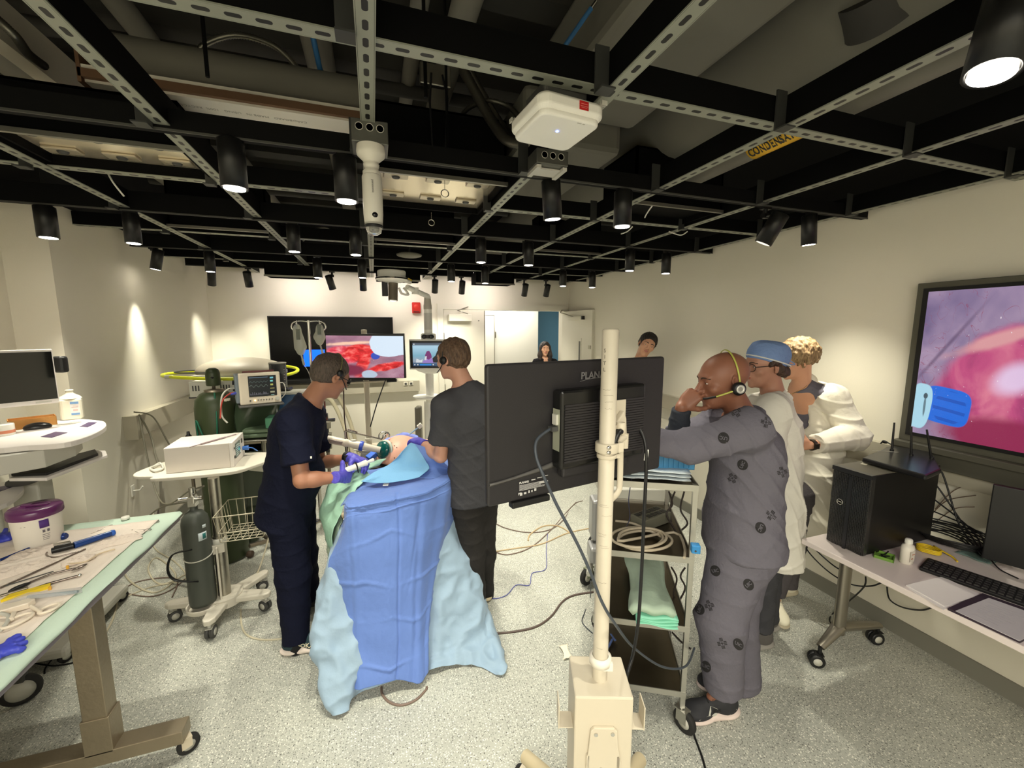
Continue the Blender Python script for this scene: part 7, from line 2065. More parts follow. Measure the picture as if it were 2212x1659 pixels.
# the monitor
ML,MR=P(1053,940,F=1.074),P(1432,890,F=1.40)
ML.z=MR.z=1.362
u=(MR-ML);mw=u.length;u.normalize();nrm=Vector((u.y,-u.x,0));
if nrm.dot(Vector((-ML.x,-ML.y,0)))<0:nrm=-nrm         # towards the photographer
mh=0.397
mo=thing('display_monitor','big black monitor seen from behind on the near pole','monitor',(ML+MR)/2)
PB=mat('monitor_back_plastic',C8(36,34,36),0.5,bump=0.1,bscale=400)
MM=frame(ML,u,(0,0,1))
def md(x,y,z):return ML+u*x+Vector((0,0,y))+nrm*z      # z towards the camera
def mbox(b,x0,y0,z0,x1,y1,z1):
 b.add([md(x,y,z) for z in (z0,z1) for y in (y0,y1) for x in (x0,x1)],[(0,2,3,1),(4,5,7,6),(0,1,5,4),(2,6,7,3),(0,4,6,2),(1,3,7,5)],False);return b
MF=Matrix((u,Vector((0,0,1)),nrm)).transposed()
if MF.determinant()<0:pass
b=MB(mo);b.rbox(md(mw/2,mh/2,-0.012),(mw,mh,0.020),0.010,MF);b.build('back_cover',PB,mo,0.003)
mbox(MB(mo),0.006,0.012,-0.0235,mw-0.006,mh-0.006,-0.0225).build('front_glass',mat('monitor_front',C8(20,20,22),0.15),mo)
# curved lower ledge
b=MB(mo)
rows=[]
for k in range(13):
 f=k/12;x=0.004+f*(mw*0.32);rows.append([md(x,0.070+0.030*f**1.5,0.0),md(x,0.067+0.026*f**1.5,0.004),md(x,0.060+0.020*f,0.0)])
b.sheet(rows,0.0005);b.build('ledge_line',mat('ledge_grey',C8(86,84,82),0.4),mo)
hb=MB(mo)                       # the raised housing of the electronics
x0,x1,y0,y1=mw*0.31,mw*0.80,0.085,mh*0.80
mbox(hb,x0,y0,0.0,x1,y1,0.045);hs_=hb.build('electronics_housing',mat('gloss_black',C8(18,18,18),0.25),mo,0.008)
b=MB(mo)
for k in range(22):mbox(b,x0+0.012,y0+0.02+k*(y1-y0-0.06)/22,0.045,x1-0.006,y0+0.026+k*(y1-y0-0.06)/22,0.0475)
b.build('vent_ribs',PB,hs_)
b=MB(mo);mbox(b,x0+0.02,y0-0.03,0.0,x1-0.05,y0,0.03);b.build('lower_housing',PB,hs_,0.006)
b=MB(mo);b.add([md(x0-0.001,y,z) for y,z in ((y0+0.055,0.006),(y0+0.055,0.040),(y1-0.055,0.040),(y1-0.055,0.006))],[(0,1,2,3)],False)
pl=b.build('port_plate',M_GALV,hs_)
mbox(MB(mo),x0-0.008,y1-0.10,0.012,x0-0.001,y1-0.070,0.032).build('video_port',M_GREYP,pl)
mbox(MB(mo),x0-0.022,y0+0.115,0.012,x0-0.001,y0+0.128,0.034).build('cable_plug',M_DKGREY,pl)
TL=MF.to_4x4()
def mtext(s_,x,y,z,size,m,name,bold=0.0,par=None):
 T=MF.to_4x4();T.translation=md(x,y,z);b=MB(mo);lettering(b,s_,size,T,0.0003,'LEFT',bold);return b.build(name,m,par or mo)
lg=mtext('PLANAR',mw*0.46,mh*0.88,0.0022,0.030,mat('logo_grey',C8(112,110,110),0.4),'brand_lettering',0.0006)
b=MB(mo);b.tube([md(mw*0.455,mh*0.84,0.002),md(mw*0.52,mh*0.856,0.002),md(mw*0.60,mh*0.858,0.002),md(mw*0.655,mh*0.85,0.002)],0.0009,smooth=5,seg=5);b.build('logo_swoosh',MATS['logo_grey'],lg)
LP=mat('white_print',C8(190,188,186),0.5)
mtext('PLANAR',mw*0.145,0.054,0.0022,0.0085,LP,'label_lettering',0.0004)
b=MB(mo);rg=random.Random(2)
for k in range(6):
 y=0.046-k*0.003
 mbox(b,mw*0.145,y,0.0019,mw*(0.25+0.03*rg.random()),y+0.0012,0.0024)
for k,(a0,a1,yy,hh) in enumerate(((0.205,0.225,0.055,.003),(0.235,0.26,0.058,.002),(0.265,0.29,0.06,.002),(0.245,0.29,0.040,.006),(0.148,0.160,0.016,.008),(0.168,0.180,0.018,.006),(0.19,0.197,0.019,.008),(0.205,0.211,0.020,.006),(0.22,0.23,0.021,.008))):mbox(b,mw*a0,yy,0.0019,mw*a1,yy+hh,0.0024)
b.build('rating_label_print',LP,mo)
mtext('FC',mw*0.14,0.022,0.0022,0.009,LP,'label_lettering',0.0004)
b=MB(mo);mbox(b,mw*0.11,-0.018,-0.02,mw*0.30,0.0,0.006);b.build('webcam_bar',M_BLACK,mo,0.003)
# white mounting plate, lever and arm
xm=mw*0.585
pl=mbox(MB(mo),xm-0.045,0.145,0.0475,xm+0.055,0.275,0.0515).build('mounting_plate',M_PUTTY,mo,0.003)
b=MB(mo);b.prism([(-0.02,0.0),(0.03,0.055),(0.04,0.03),(0.045,-0.03),(0.02,-0.085),(-0.035,-0.10),(-0.03,-0.07)],0.0,0.02,Matrix.Translation(md(xm,0.19,0.0515)) @ MF.to_4x4())
b.build('tilt_bracket',M_PUTTY,pl,0.004)
b=MB(mo);b.cyl(md(xm-0.028,0.262,0.0515),md(xm-0.028,0.262,0.053),0.004).cyl(md(xm-0.01,0.24,0.0515),md(xm-0.01,0.24,0.056),0.006).cyl(md(xm+0.0,0.145,0.07),md(xm+0.0,0.145,0.074),0.005);b.build('bolts',M_CHROME,pl)
b=MB(mo);b.cyl(md(xm-0.005,0.190,0.07),md(xm-0.005,0.190,0.098),0.010,seg=18).tube([md(xm-0.005,0.190,0.095),md(xm-0.020,0.188,0.100),md(xm-0.035,0.155,0.100),md(xm-0.047,0.105,0.098)],0.0085,smooth=3,r2=0.006,seg=12);b.build('black_lever',M_BLACK,pl)
b=MB(mo);b.cyl(md(xm+0.045,0.17,0.06),md(xm+0.045,0.125,0.06),0.012).tube([md(xm+0.03,0.12,0.06),md(xm+0.03,0.02,0.062),md(xm+0.02,-0.015,0.064),md(xm-0.03,-0.035,0.07)],0.011,smooth=4,flat=0.5).build('arm_bar',M_PUTTY,mo)
b=MB(mo);b.cyl(md(xm+0.04,0.16,0.06),Vector((pp_.x,pp_.y,zc1+0.005)),0.013,seg=14);b.build('arm_joint',M_PUTTY,mo)
mc=cable([md(x0-0.02,y0+0.121,0.02),P(1160,950,F=1.12),P(1158,985,F=1.10),P(1175,1030,F=1.08),P(1205,1095,F=1.08),P(1245,1170,F=1.08),P(1275,1235,F=1.09),P(1300,1300,F=1.10),P(1330,1350,F=1.15),P(1370,1400,F=1.35),P(1430,1440,F=1.50),P(1480,1440,F=1.58),P(1500,1400,F=1.7)],0.0045,mat('slate_cable',C8(62,68,76),0.45),'grey video cable falling from the monitor port across the pole')
cable([md(mw*0.79,0.20,0.02),P(1375,915,F=1.30),P(1392,950,F=1.27),P(1396,1000,F=1.26),P(1392,1100,F=1.26),P(1385,1250,F=1.27),P(1378,1350,F=1.27),P(1366,1420,F=1.28),P(1350,1480,F=1.28),fl(1345,1560),fl(1375,1640),fl(1400,1680)],0.0055,M_BLACK,'black power cable hanging from the right side of the monitor',n=8)
q=P(1396,983,F=1.262);tag(MB().box(q,(0.012,0.003,0.036),(0,0.05,-0.35)).build('cable_label',M_WHITE),'white paper label wrapped on the hanging power cable','label')
cable([P(1490,1548,Z=0.06),fl(1500,1590),fl(1518,1640),fl(1530,1690)],0.005,M_BLACK,'black cable on the floor leading from the steel cart wheel toward the camera')
# ---------------------------------------------------------------- steel cart
ca=R(-29)
CO=Vector((1.29,1.335,0))
cu,cv_=Vector((math.cos(ca),math.sin(ca),0)),Vector((-math.sin(ca),math.cos(ca),0))
CW,CD=0.40,0.60
c0=CO-cu*CW
ct=thing('steel_cart','stainless steel four shelf cart behind the near pole','cart',c0,ca)
SSM=mat('cart_stainless',C8(178,176,168),0.35,0.9,bump=0.08,bscale=60,vary=0.1,vscale=10)
SHD=mat('cart_shelf_steel',C8(96,88,74),0.28,0.9,vary=0.25,vscale=5)
for (x,y) in ((0.0,0.0),(CW-0.022,0.0),(0.0,CD-0.022),(CW-0.022,CD-0.022)):
 MB().boxb((x,y,0.115),(x+0.022,y+0.022,1.19)).build('post',SSM,ct,0.001)
SHZ=[0.19,0.518,0.85,1.18]
for z in SHZ:
 b=MB().boxb((0.004,0.004,z-0.004),(CW-0.004,CD-0.004,z)).mat(1)
 b.boxb((0,-0.001,z-0.018),(CW,0.003,z+0.010)).boxb((0,CD-0.003,z-0.018),(CW,CD+0.001,z+0.010)).boxb((-0.001,0,z-0.018),(0.003,CD,z+0.010)).boxb((CW-0.003,0,z-0.018),(CW+0.001,CD,z+0.010))
 b.build('shelf',[SHD,SSM],ct)
for x,y in ((0.012,0.012),(CW-0.012,0.012),(0.012,CD-0.012),(CW-0.012,CD-0.012)):
 caster(ct,ct.matrix_basis @ Vector((x,y,0.125)),R(-75),0.055,0.026,frame_m=SSM)
def cl_(x,y,z):return ct.matrix_basis @ Vector((x,y,z))
o=thing('blue_clip','bright blue plastic clip on the front post of the steel cart','clip',P(1502,1184,F=1.60))
b=MB().rbox((0,0,0),(0.035,0.035,0.034),0.005).build('clip_body',mat('clip_blue',C8(50,130,190),0.4),o,0.003);o.rotation_euler.z=ca
MB().cyl((-0.003,-0.018,-0.004),(-0.003,-0.0195,-0.004),0.004).build('hole',M_DKGREY,o)
# shelf 3: power strip and coiled tube
o=thing('power_strip','grey ten outlet power strip block on the cart shelf','power strip',P(1405,1130,Z=0.853),ca+R(42))
MB().rbox((0,0,0.028),(0.20,0.095,0.056),0.006).build('case',mat('strip_grey',C8(108,106,92),0.5),o,0.003)
b=MB()
for i in range(5):
 for j in range(2):
  if i==0 and j==0:continue
  b.box((-0.075+i*0.036,-0.02+j*0.04,0.0565),(0.028,0.028,0.003))
b.build('outlets',mat('outlet_black',C8(30,30,28),0.4),o)
tb_=mat('beige_tubing',C8(178,166,146),0.35)
o=thing('coiled_tubing','coil of beige tubing on the third cart shelf','tubing',P(1400,1170,Z=0.86))
pts=[];rg=random.Random(8);cc=P(1385,1172,Z=0.862)
for k in range(46):
 t_=k/46*2*math.pi*3.6
 pts.append(cc+Vector((0.125*math.cos(t_)+0.02*math.sin(t_*0.31),0.085*math.sin(t_)+0.015*math.cos(t_*0.47),0.006+k*0.0007)))
pts+=[P(1455,1150,Z=0.87),P(1478,1180,Z=0.868),P(1478,1205,Z=0.865)]
MB(o).tube(pts,0.0065,smooth=3).build('tube',tb_,o)
MB(o).tube([P(1330,1125,Z=0.87),P(1365,1130,Z=0.88),P(1400,1145,Z=0.875),P(1440,1165,Z=0.87)],0.0065,smooth=6).build('loose_end',tb_,o)
cable([P(1365,1030,Z=1.2),P(1358,1080,Z=1.05),P(1360,1120,Z=0.90),P(1345,1150,Z=0.87),P(1330,1165,Z=0.87)],0.0022,mat('navy_thin_cable',C8(66,70,100),0.5),'thin blue cable dropping from the cart top to the third shelf')
# shelf 2: green cloth pack
o=thing('green_pad_stack','folded pale green pads with a mint end on the second cart shelf','pads',cl_(0.26,0.2,SHZ[1]))
b=MB(o);PG=mat('pale_green_pad_pack',C8(176,196,176),0.75,vary=0.1,vscale=8,bump=0.3,bscale=25)
rows=[[cl_(0.17+0.17*f-0.02*(1-g_),-0.015+0.5*g_,SHZ[1]+0.045+0.012*math.sin(f*9)*math.cos(g_*7)+0.02*math.sin(math.pi*f)) for f in np.linspace(0,1,10)] for g_ in np.linspace(0,1,16)]
b.sheet(rows,0.03);b.build('pad_pack',PG,o)
b=MB(o);MG=mat('mint_pack_end',C8(150,226,196),0.6,vary=0.08)
for k in range(4):
 rows=[[cl_(0.165+0.18*f,-0.026+0.06*g_,SHZ[1]+0.012+k*0.012+0.006*math.sin(f*6+k)) for f in np.linspace(0,1,10)] for g_ in np.linspace(0,1,4)]
 b.sheet(rows,0.002)
b.build('mint_folds',MG,o)
# bottom shelf
o=thing('blue_tie','short crumpled blue strip on the bottom of the cart','strip',cl_(0.06,0.2,SHZ[0]))
MB(o).tube([cl_(0.01,0.14,SHZ[0]+0.006),cl_(0.06,0.20,SHZ[0]+0.02),cl_(0.09,0.28,SHZ[0]+0.01),cl_(0.10,0.24,SHZ[0]+0.03),cl_(0.08,0.30,SHZ[0]+0.02)],0.006,smooth=4,flat=0.3).build('strip',mat('dusty_blue',C8(74,96,150),0.6),o)
# top: plastic wrapped packs, blue crate
o=thing('plastic_wrapped_packs','shiny plastic wrapped packs on top of the steel cart','packs',cl_(0.2,0.2,1.19))
b=MB(o)
for k in range(3):
 rows=[[cl_(0.01+0.36*f,0.01+0.32*g_,1.192+k*0.016+0.010+0.005*noise.noise(Vector((f*5,g_*9+k*3,k)))) for f in np.linspace(0,1,16)] for g_ in np.linspace(0,1,14)]
 b.sheet(rows,0.004)
b.build('wrapped_packs',mat('crinkled_plastic',C8(196,206,212),0.12,0.3,bump=0.4,bscale=22),o)
o=thing('blue_crate','ribbed blue plastic crate standing on top of the steel cart','crate',cl_(0.285,0.15,1.232),ca+R(6))
CBm=mat('crate_blue',C8(58,128,176),0.4)
b=MB()
hw,hd,hh=0.105,0.085,0.085
b.boxb((-hw,-hd,0),(hw,hd,0.004)).boxb((-hw,-hd,0),(hw,-hd+.003,hh)).boxb((-hw,hd-.003,0),(hw,hd,hh)).boxb((-hw,-hd,0),(-hw+.003,hd,hh)).boxb((hw-.003,-hd,0),(hw,hd,hh))
for k in range(9):b.boxb((-hw+0.008+k*0.022,-hd-0.005,0.01),(-hw+0.017+k*0.022,-hd,hh-0.008))
b.boxb((-hw-.004,-hd-.006,hh-0.008),(hw+.004,-hd+.003,hh))
b.build('crate',CBm,o)
MB().boxb((-0.09,-0.07,-0.02),(0.09,0.07,0.0)).build('filler_pack',M_GREYP,o)
# tangled cables behind the cart on the right side
for k,(pts,lb) in enumerate((([P(1445,1062,F=2.0),P(1452,1090,F=2.0),P(1440,1110,F=2.0),P(1455,1140,F=1.95),P(1470,1165,F=1.9),P(1482,1190,F=1.85)],'twisted black cable hanging at the right rear of the cart, left one'),
       ([P(1478,1062,F=2.05),P(1470,1100,F=2.05),P(1485,1130,F=2.0),P(1470,1150,F=1.95),P(1484,1175,F=1.9)],'twisted black cable hanging at the right rear of the cart, right one'),
       ([P(1458,1062,F=2.1),P(1450,1085,F=2.1),P(1448,1120,F=2.05),P(1462,1150,F=2.0),P(1478,1168,F=1.95)],'thin black cable between the two twisted ones at the cart'),
       ([P(1450,1225,F=1.9),P(1462,1250,F=1.9),P(1455,1285,F=1.9),P(1470,1310,F=1.9),P(1476,1340,F=1.9)],'black cable behind the second cart shelf'),
       ([P(1480,1226,F=1.95),P(1470,1245,F=1.95),P(1480,1270,F=1.9),P(1466,1300,F=1.9)],'short black cable behind the second cart shelf, right one'),
       ([P(1452,1366,F=1.8),P(1470,1385,F=1.75),P(1492,1402,F=1.7)],'black cable slanting behind the cart foot'))):
 cable(pts,0.0045,mat('brown_black_cable',C8(46,38,34),0.5),lb,n=6)
# bed-like white base behind the cart
c=P(1285,1110,F=2.6);o=thing('equipment_base','pale equipment base with a dark blue recess behind the cart','medical device',(P(1340,1100,F=2.75).x,P(1340,1100,F=2.75).y,0),-YAW)
MB().boxb((-0.10,0,0.62),(0.34,0.4,0.74)).build('top_deck',M_GREYP,o,0.008)
MB().boxb((-0.08,0.02,0.45),(0.30,0.38,0.62)).build('blue_recess',mat('navy_recess',C8(26,50,84),0.5),o)
MB().boxb((-0.08,0.02,0.10),(0.32,0.4,0.45)).build('lower_body',M_DKGREY,o,0.008)
MB().boxb((-0.20,-0.02,0.36),(-0.09,0.12,0.66)).build('side_housing',mat('satin_grey',C8(150,150,150),0.3,0.3),o,0.02)
MB().boxb((-0.22,-0.08,0.22),(-0.05,0.06,0.34)).build('foot_housing',MATS['satin_grey'],o,0.02)
for q in ((1285,1185),(1272,1260)):
 w=P(*q,Z=0.0);caster(o,(w.x,w.y,0.16),R(200),0.065,0.03,frame_m=mat('sage_grey_caster',C8(132,138,116),0.4))
MB(o).tube([P(1285,1150,Z=0.16),P(1272,1240,Z=0.16)],0.02).build('side_rail',M_GREYP,o)
# floor cables in the middle
cable([fl(1050,1178),fl(1080,1196),fl(1110,1196),fl(1150,1180),fl(1190,1145),fl(1225,1105),P(1245,1085,Z=0.1)],0.005,PINKC,'brown cable curving on the floor right of the charcoal surgeon, lower one')
cable([fl(1052,1120),fl(1090,1140),fl(1140,1150),fl(1185,1145),fl(1215,1125),fl(1240,1090),P(1258,1082,Z=0.15)],0.005,PINKC,'brown cable on the floor right of the charcoal surgeon, upper one')
cable([fl(1052,1194),fl(1110,1185),fl(1170,1175),fl(1225,1152),fl(1280,1140)],0.006,mat('tan_cable',C8(186,164,128),0.5),'tan cable running across the floor toward the cart')
cable([fl(1141,1168),fl(1145,1155),fl(1170,1138),fl(1195,1135),fl(1215,1140),fl(1232,1152)],0.007,MATS['tan_cable'],'tan hose with white connector on the floor left of the cart')
cable([fl(1050,1289),fl(1070,1293),fl(1095,1285),fl(1115,1264),fl(1143,1264),fl(1147,1245),fl(1152,1237),fl(1175,1232),fl(1181,1220),fl(1180,1190),fl(1183,1152)],0.003,mat('violet_blue_wire',C8(92,96,160),0.5),'thin violet blue wire meandering on the floor')
cable([fl(1052,1369),fl(1100,1366),fl(1155,1355),fl(1190,1332),fl(1215,1300),fl(1240,1286),fl(1282,1279)],0.007,mat('dark_brown_cable',C8(84,70,64),0.5),'thick brown cable curving on the floor toward the near pole')
cable([P(1276,1255,Z=0.2),fl(1275,1290),fl(1262,1325),fl(1258,1345),fl(1280,1368)],0.003,MATS['slate_cable'],'thin slate wire on the floor just left of the near pole')
# paper scrap
c=fl(1220,1410,0.003);o=thing('paper_scrap','crumpled white paper scrap on the floor left of the near pole','paper',c)
rows=[[c+Vector((x+0.02*y*10*0.3,y,0.006+0.012*abs(noise.noise(Vector((x*40,y*40,2)))))) for x in np.linspace(-0.03,0.03,8)] for y in np.linspace(-0.05,0.05,10)]
for i,r_ in enumerate(rows):
 k=1-0.45*math.sin(math.pi*i/9)
 for p in r_:p.x=c.x+(p.x-c.x)*k+0.012*i/9
MB(o).sheet(rows,0.001).build('tissue',mat('tissue_white',C8(232,224,204),0.8),o)
# ================================================================ right side: desk, computer, wall display
DZt=0.74
dk=thing('flip_top_table','white flip top table on silver legs along the right wall','table',(2.45,0.6,0))
MB(dk).boxb((2.13,-0.9,DZt-0.028),(2.84,1.465,DZt)).build('tabletop',mat('table_laminate',C8(226,214,210),0.4,vary=0.01),dk,0.003)
AL=mat('satin_aluminium',C8(150,144,132),0.3,0.85)
lgc=P(1845,1290,Z=0.2)
fw=P(1762,1440,Z=0.0);bw=P(1893,1388,Z=0.0)
cx,cy=2.46,(fw.y+bw.y)/2
for yy,nm in ((cy,0),(cy-1.7,1)):
 if nm and yy<-2:break
 MB(dk).cyl((2.41,yy,0.16),(2.41,yy,DZt-0.03),0.034,seg=24,sy=0.8).build('leg',AL,dk)
 dy=yy-cy
 a,c=Vector((2.41,yy,0.20)),Vector((fw.x+0.02,fw.y+dy,0.115));e=Vector((bw.x-0.0,bw.y+dy,0.115))
 b=MB(dk);b.tube([a,c],0.036,r2=0.022,seg=14,flat=0.7).tube([a,e],0.036,r2=0.024,seg=14,flat=0.7);b.build('foot',AL,dk)
 caster(dk,c,2.5,0.038,0.026,twin=True,frame_m=M_BLACK,wheel_m=M_BLACK);caster(dk,e,2.8,0.038,0.026,twin=True,frame_m=M_BLACK,wheel_m=M_BLACK)
# server tower
sv=thing('server_tower','black perforated computer tower on the table','computer',(2.49,1.325,DZt))
MB(sv).boxb((2.262,1.238,DZt+0.006),(2.765,1.412,DZt+0.412)).build('case',mat('tower_black',C8(20,19,19),0.4),sv,0.003)
def perf(nt,b):
 tc=nt.nodes.new('ShaderNodeTexCoord');mp=nt.nodes.new('ShaderNodeMapping');mp.inputs['Scale'].default_value=(1,1,1.15)
 v=nt.nodes.new('ShaderNodeTexVoronoi');v.inputs['Scale'].default_value=130;v.inputs['Randomness'].default_value=0.0
 nt.links.new(tc.outputs['Object'],mp.inputs[0]);nt.links.new(mp.outputs[0],v.inputs['Vector'])
 c=ramp(nt,v.outputs['Distance'],[(0.34,C8(4,4,4)),(0.40,C8(46,45,44))])
 nt.links.new(c,b.inputs['Base Color']);b.inputs['Roughness'].default_value=0.45
m_=pic_mat('perforated_grille',perf)
fr_=MB(sv).boxb((2.235,1.238,DZt+0.004),(2.262,1.412,DZt+0.414)).build('front_grille',m_,sv,0.003)
MB(sv).boxb((2.231,1.318,DZt+0.0),(2.236,1.332,DZt+0.38)).build('trim_strip',mat('dark_trim',C8(38,38,40),0.3),sv)
MB(sv).boxb((2.228,1.236,DZt+0.395),(2.262,1.414,DZt+0.416)).build('top_rim',MATS['dark_trim'],sv)
for q in ((2.24,1.25),(2.24,1.36),(2.7,1.25),(2.7,1.36)):MB(sv).boxb((q[0],q[1],DZt),(q[0]+0.03,q[1]+0.03,DZt+0.006)).build('rubber_foot',M_RUBBER,sv)
MB(sv).boxb((2.26,1.24,DZt+0.4125),(2.76,1.41,DZt+0.4155)).build('top_cover',mat('grey_top_cover',C8(92,88,76),0.45),sv)
c=Vector((2.2335,1.365,DZt+0.235))
b=MB(sv);b.lathe([(0.0125,0.0),(0.0125,0.002),(0.0145,0.002),(0.0145,0.0)],c,24,(-1,0,0));lo=b.build('round_badge',M_GREYP,sv)
b=MB(sv);lettering(b,'DELL',0.0085,frame(c+Vector((-0.001,0,0)),(0,-1,0.0),(0,0,1)),0.0005,bold=0.0002);b.build('badge_lettering',M_GREYP,lo)
TT=DZt+0.4155
q=P(1868,1002,Z=TT);tag(MB().box(q+Vector((0,0,0.001)),(0.05,0.025,0.001),(0,0,0.3)).build('paper_sticker',mat('clear_sticker',C8(196,190,170),0.3)),'shiny pale sticker on top of the computer tower','sticker')
# router on the tower
rc=(P(1865,985,Z=TT+.02)+P(2010,1005,Z=TT+.02))/2
ro=thing('router','black wireless router with three antennas on the computer tower','router',(rc.x,rc.y,TT+0.002),0)
qs=[P(1862,988,Z=TT+0.03),P(1925,962,Z=TT+0.03),P(2013,975,Z=TT+0.03),P(2034,1013,Z=TT+0.03),P(2001,1027,Z=TT+0.03)]
RB=mat('router_black',C8(26,26,28),0.28)
b=MB(ro);b.prism([(p.x,p.y) for p in qs][::-1],TT+0.004,TT+0.03);b.build('body',RB,ro,0.008)
for k,((px,py),(tx,ty)) in enumerate((((1926,975),(1932,913)),((1968,985),(1969,922)),((2012,992),(2002,928)))):
 a=P(px,py,Z=TT+0.028);f_=a.x*_sy+a.y*_cy
 MB(ro).cyl(a,P(tx,ty,F=f_),0.0062,0.0042,seg=10).cyl(a-Vector((0,0,0.01)),a+Vector((0,0,0.012)),0.009,seg=10).build('antenna',M_BLACK,ro)
MB(ro).box((qs[0]+qs[1])/2+Vector((0.03,-0.02,0.0015)),(0.12,0.002,0.001),(0,0,-0.6)).build('light_line',M_GREYP,ro)
# bottle, tray, tape
c=P(1957,1215,Z=DZt);o=thing('lotion_bottle','white squeeze bottle with round cap on the table','bottle',c)
MB().lathe([(0.026,0),(0.030,0.004),(0.031,0.075),(0.026,0.090),(0.013,0.098),(0.013,0.102)],seg=28,sy=0.8).build('bottle_body',mat('bottle_cream_white',C8(224,218,206),0.4),o)
MB().lathe([(0.015,0.100),(0.015,0.116),(0.011,0.122),(0,0.123)],seg=24).build('cap',M_WHITE,o)
lb_=MB().box((-0.008,-0.0256,0.045),(0.030,0.001,0.05)).build('paper_label',mat('label_faint',C8(214,206,194),0.6),o)
MB().box((-0.012,-0.0265,0.035),(0.012,0.001,0.004)).box((-0.005,-0.0265,0.055),(0.02,0.001,0.003)).build('print',mat('orange_print',C8(190,120,90),0.6),lb_)
c=P(1910,1204,Z=DZt);o=thing('green_tray','small square green tray holding black clips','tray',c,R(25))
G_=mat('leaf_green_plastic',C8(110,150,62),0.4)
b=MB().boxb((-0.035,-0.035,0),(0.035,0.035,0.003))
for lo,hi in (((-.037,-.037,0),(.037,-.033,.014)),((-.037,.033,0),(.037,.037,.014)),((-.037,-.037,0),(-.033,.037,.014)),((.033,-.037,0),(.037,.037,.014))):b.boxb(lo,hi)
b.build('tray',G_,o)
MB().tube([(-0.02,-0.01,0.008),(0.0,0.012,0.01),(0.02,0.0,0.008),(0.045,-0.01,0.018)],0.003,smooth=3).tube([(-0.015,0.015,0.007),(0.015,-0.018,0.008)],0.003).build('black_clips',M_BLACK,o)
c=P(2005,1193,Z=DZt);o=thing('yellow_cable','coil of yellow cable behind the white bottle','cable',c)
pts=[c+Vector((0.035*math.cos(t_)*(1+0.15*math.sin(3*t_)),0.045*math.sin(t_),0.006+0.0012*t_)) for t_ in np.linspace(0,6*math.pi,60)]
MB(o).tube(pts+[c+Vector((0.05,-0.07,0.004)),c+Vector((0.02,-0.1,0.004))],0.004).build('coil',mat('cable_yellow',C8(222,190,40),0.45),o)
# black cable bundle
BC=thing('cable_bundle','big loose bundle of black cables between the tower and the small monitor','cables',P(2060,1170,Z=DZt))
b=MB(BC);rg=random.Random(12);c=P(2050,1172,Z=DZt+0.01)
for k in range(7):
 b.tube([c+Vector(((0.07+0.012*k)*math.cos(t_)+rg.uniform(-.004,.004),(0.13+0.006*k)*math.sin(t_),0.008+0.008*k+0.006*math.sin(2*t_))) for t_ in np.linspace(0,2*math.pi,25)[:-1]],0.0042,closed=True,seg=6)
for k in range(6):
 s0=Vector((2.765,1.27+0.02*k,DZt+0.36-0.05*k));b.tube([s0,s0+Vector((0.05,-0.02,-0.02*k)),Vector((2.80,1.15-0.02*k,DZt+0.12)),Vector((2.72,1.02,DZt+0.03+0.01*k)),c+Vector((0.06,-0.04*k*0.5,0.03))],0.004,smooth=6,seg=6)
b.build('cables',M_BLACK,BC)
for k,(pts,lb) in enumerate((([P(2020,1100,X=2.93),P(2060,1060,X=2.94),P(2110,1045,X=2.94),P(2180,1050,X=2.94)],'thin wire arching on the right wall, top one'),([P(2012,1135,X=2.93),P(2060,1100,X=2.94),P(2105,1095,X=2.94)],'thin wire arching on the right wall, lower one'),([P(2005,1120,X=2.93),P(2045,1082,X=2.94),P(2108,1070,X=2.94)],'thin wire arching on the right wall, middle one'))):
 cable(pts,0.0022,mat('brown_wire',C8(120,100,84),0.5),lb)
# keyboard, papers, notebook
a,c,e=P(1992,1222,Z=DZt),P(2212,1330,Z=DZt),P(2012,1206,Z=DZt)
kx=Vector((0.0,-1.0,0));
ko=thing('keyboard','long black keyboard at the right edge of the table','keyboard',P(1995,1222,Z=DZt))
k0=P(1984,1228,Z=DZt+0.008);k1=P(2240,1318,Z=DZt+0.008)
kd=(k1-k0);kd.z=0;kd.normalize();ks=Vector((-kd.y,kd.x,0));ks=ks if ks.x>0 else-ks
KM=Matrix((kd,ks,Vector((0,0,1)))).transposed()
cc=k0+kd*0.225+ks*0.075;cc.z=DZt+0.008
MB(ko).rbox(cc,(0.45,0.15,0.016),0.008,KM).build('case',M_BLACK,ko,0.003)
b=MB(ko)
for r_ in range(5):
 for k in range(19):b.box(cc+kd*(-0.205+k*0.0227)+ks*(-0.055+r_*0.025)+Vector((0,0,0.0105)),(0.018,0.020,0.006),KM,taper=0.85)
b.build('keys',mat('key_black',C8(34,32,32),0.5),ko)
def sheet_at(name,lb,cat,pts,m,h=0.003,z=DZt):
 o=thing(name,lb,cat,P(*pts[0],Z=z));q=[P(*p,Z=z) for p in pts]
 MB(o).prism([(p.x,p.y) for p in q],z+0.0005,z+h).build('sheet',m,o);return o
sheet_at('paper_pad','blank white paper pad between keyboard and notebook','paper',[(1957,1266),(2040,1312),(2120,1288),(2035,1248)],mat('pad_paper',C8(232,226,224),0.6),0.006)
sheet_at('paper_pad','loose white sheet under the paper pad','paper',[(1962,1272),(2038,1318),(2075,1305),(1990,1258)],MATS['pad_paper'],0.002)
o=sheet_at('notebook','dark covered tablet notebook with handwriting at the table edge','notebook',[(2047,1318),(2203,1390),(2290,1345),(2122,1286)],mat('notebook_cover',C8(50,38,50),0.5),0.010)
q=[P(*p,Z=DZt+0.0105) for p in ((2064,1320),(2202,1385),(2285,1345),(2136,1292))]
pg=MB(o).prism([(p.x,p.y) for p in q],DZt+0.0102,DZt+0.0118).build('page',mat('grey_page',C8(196,192,196),0.5),o)
b=MB(o);rg=random.Random(6)
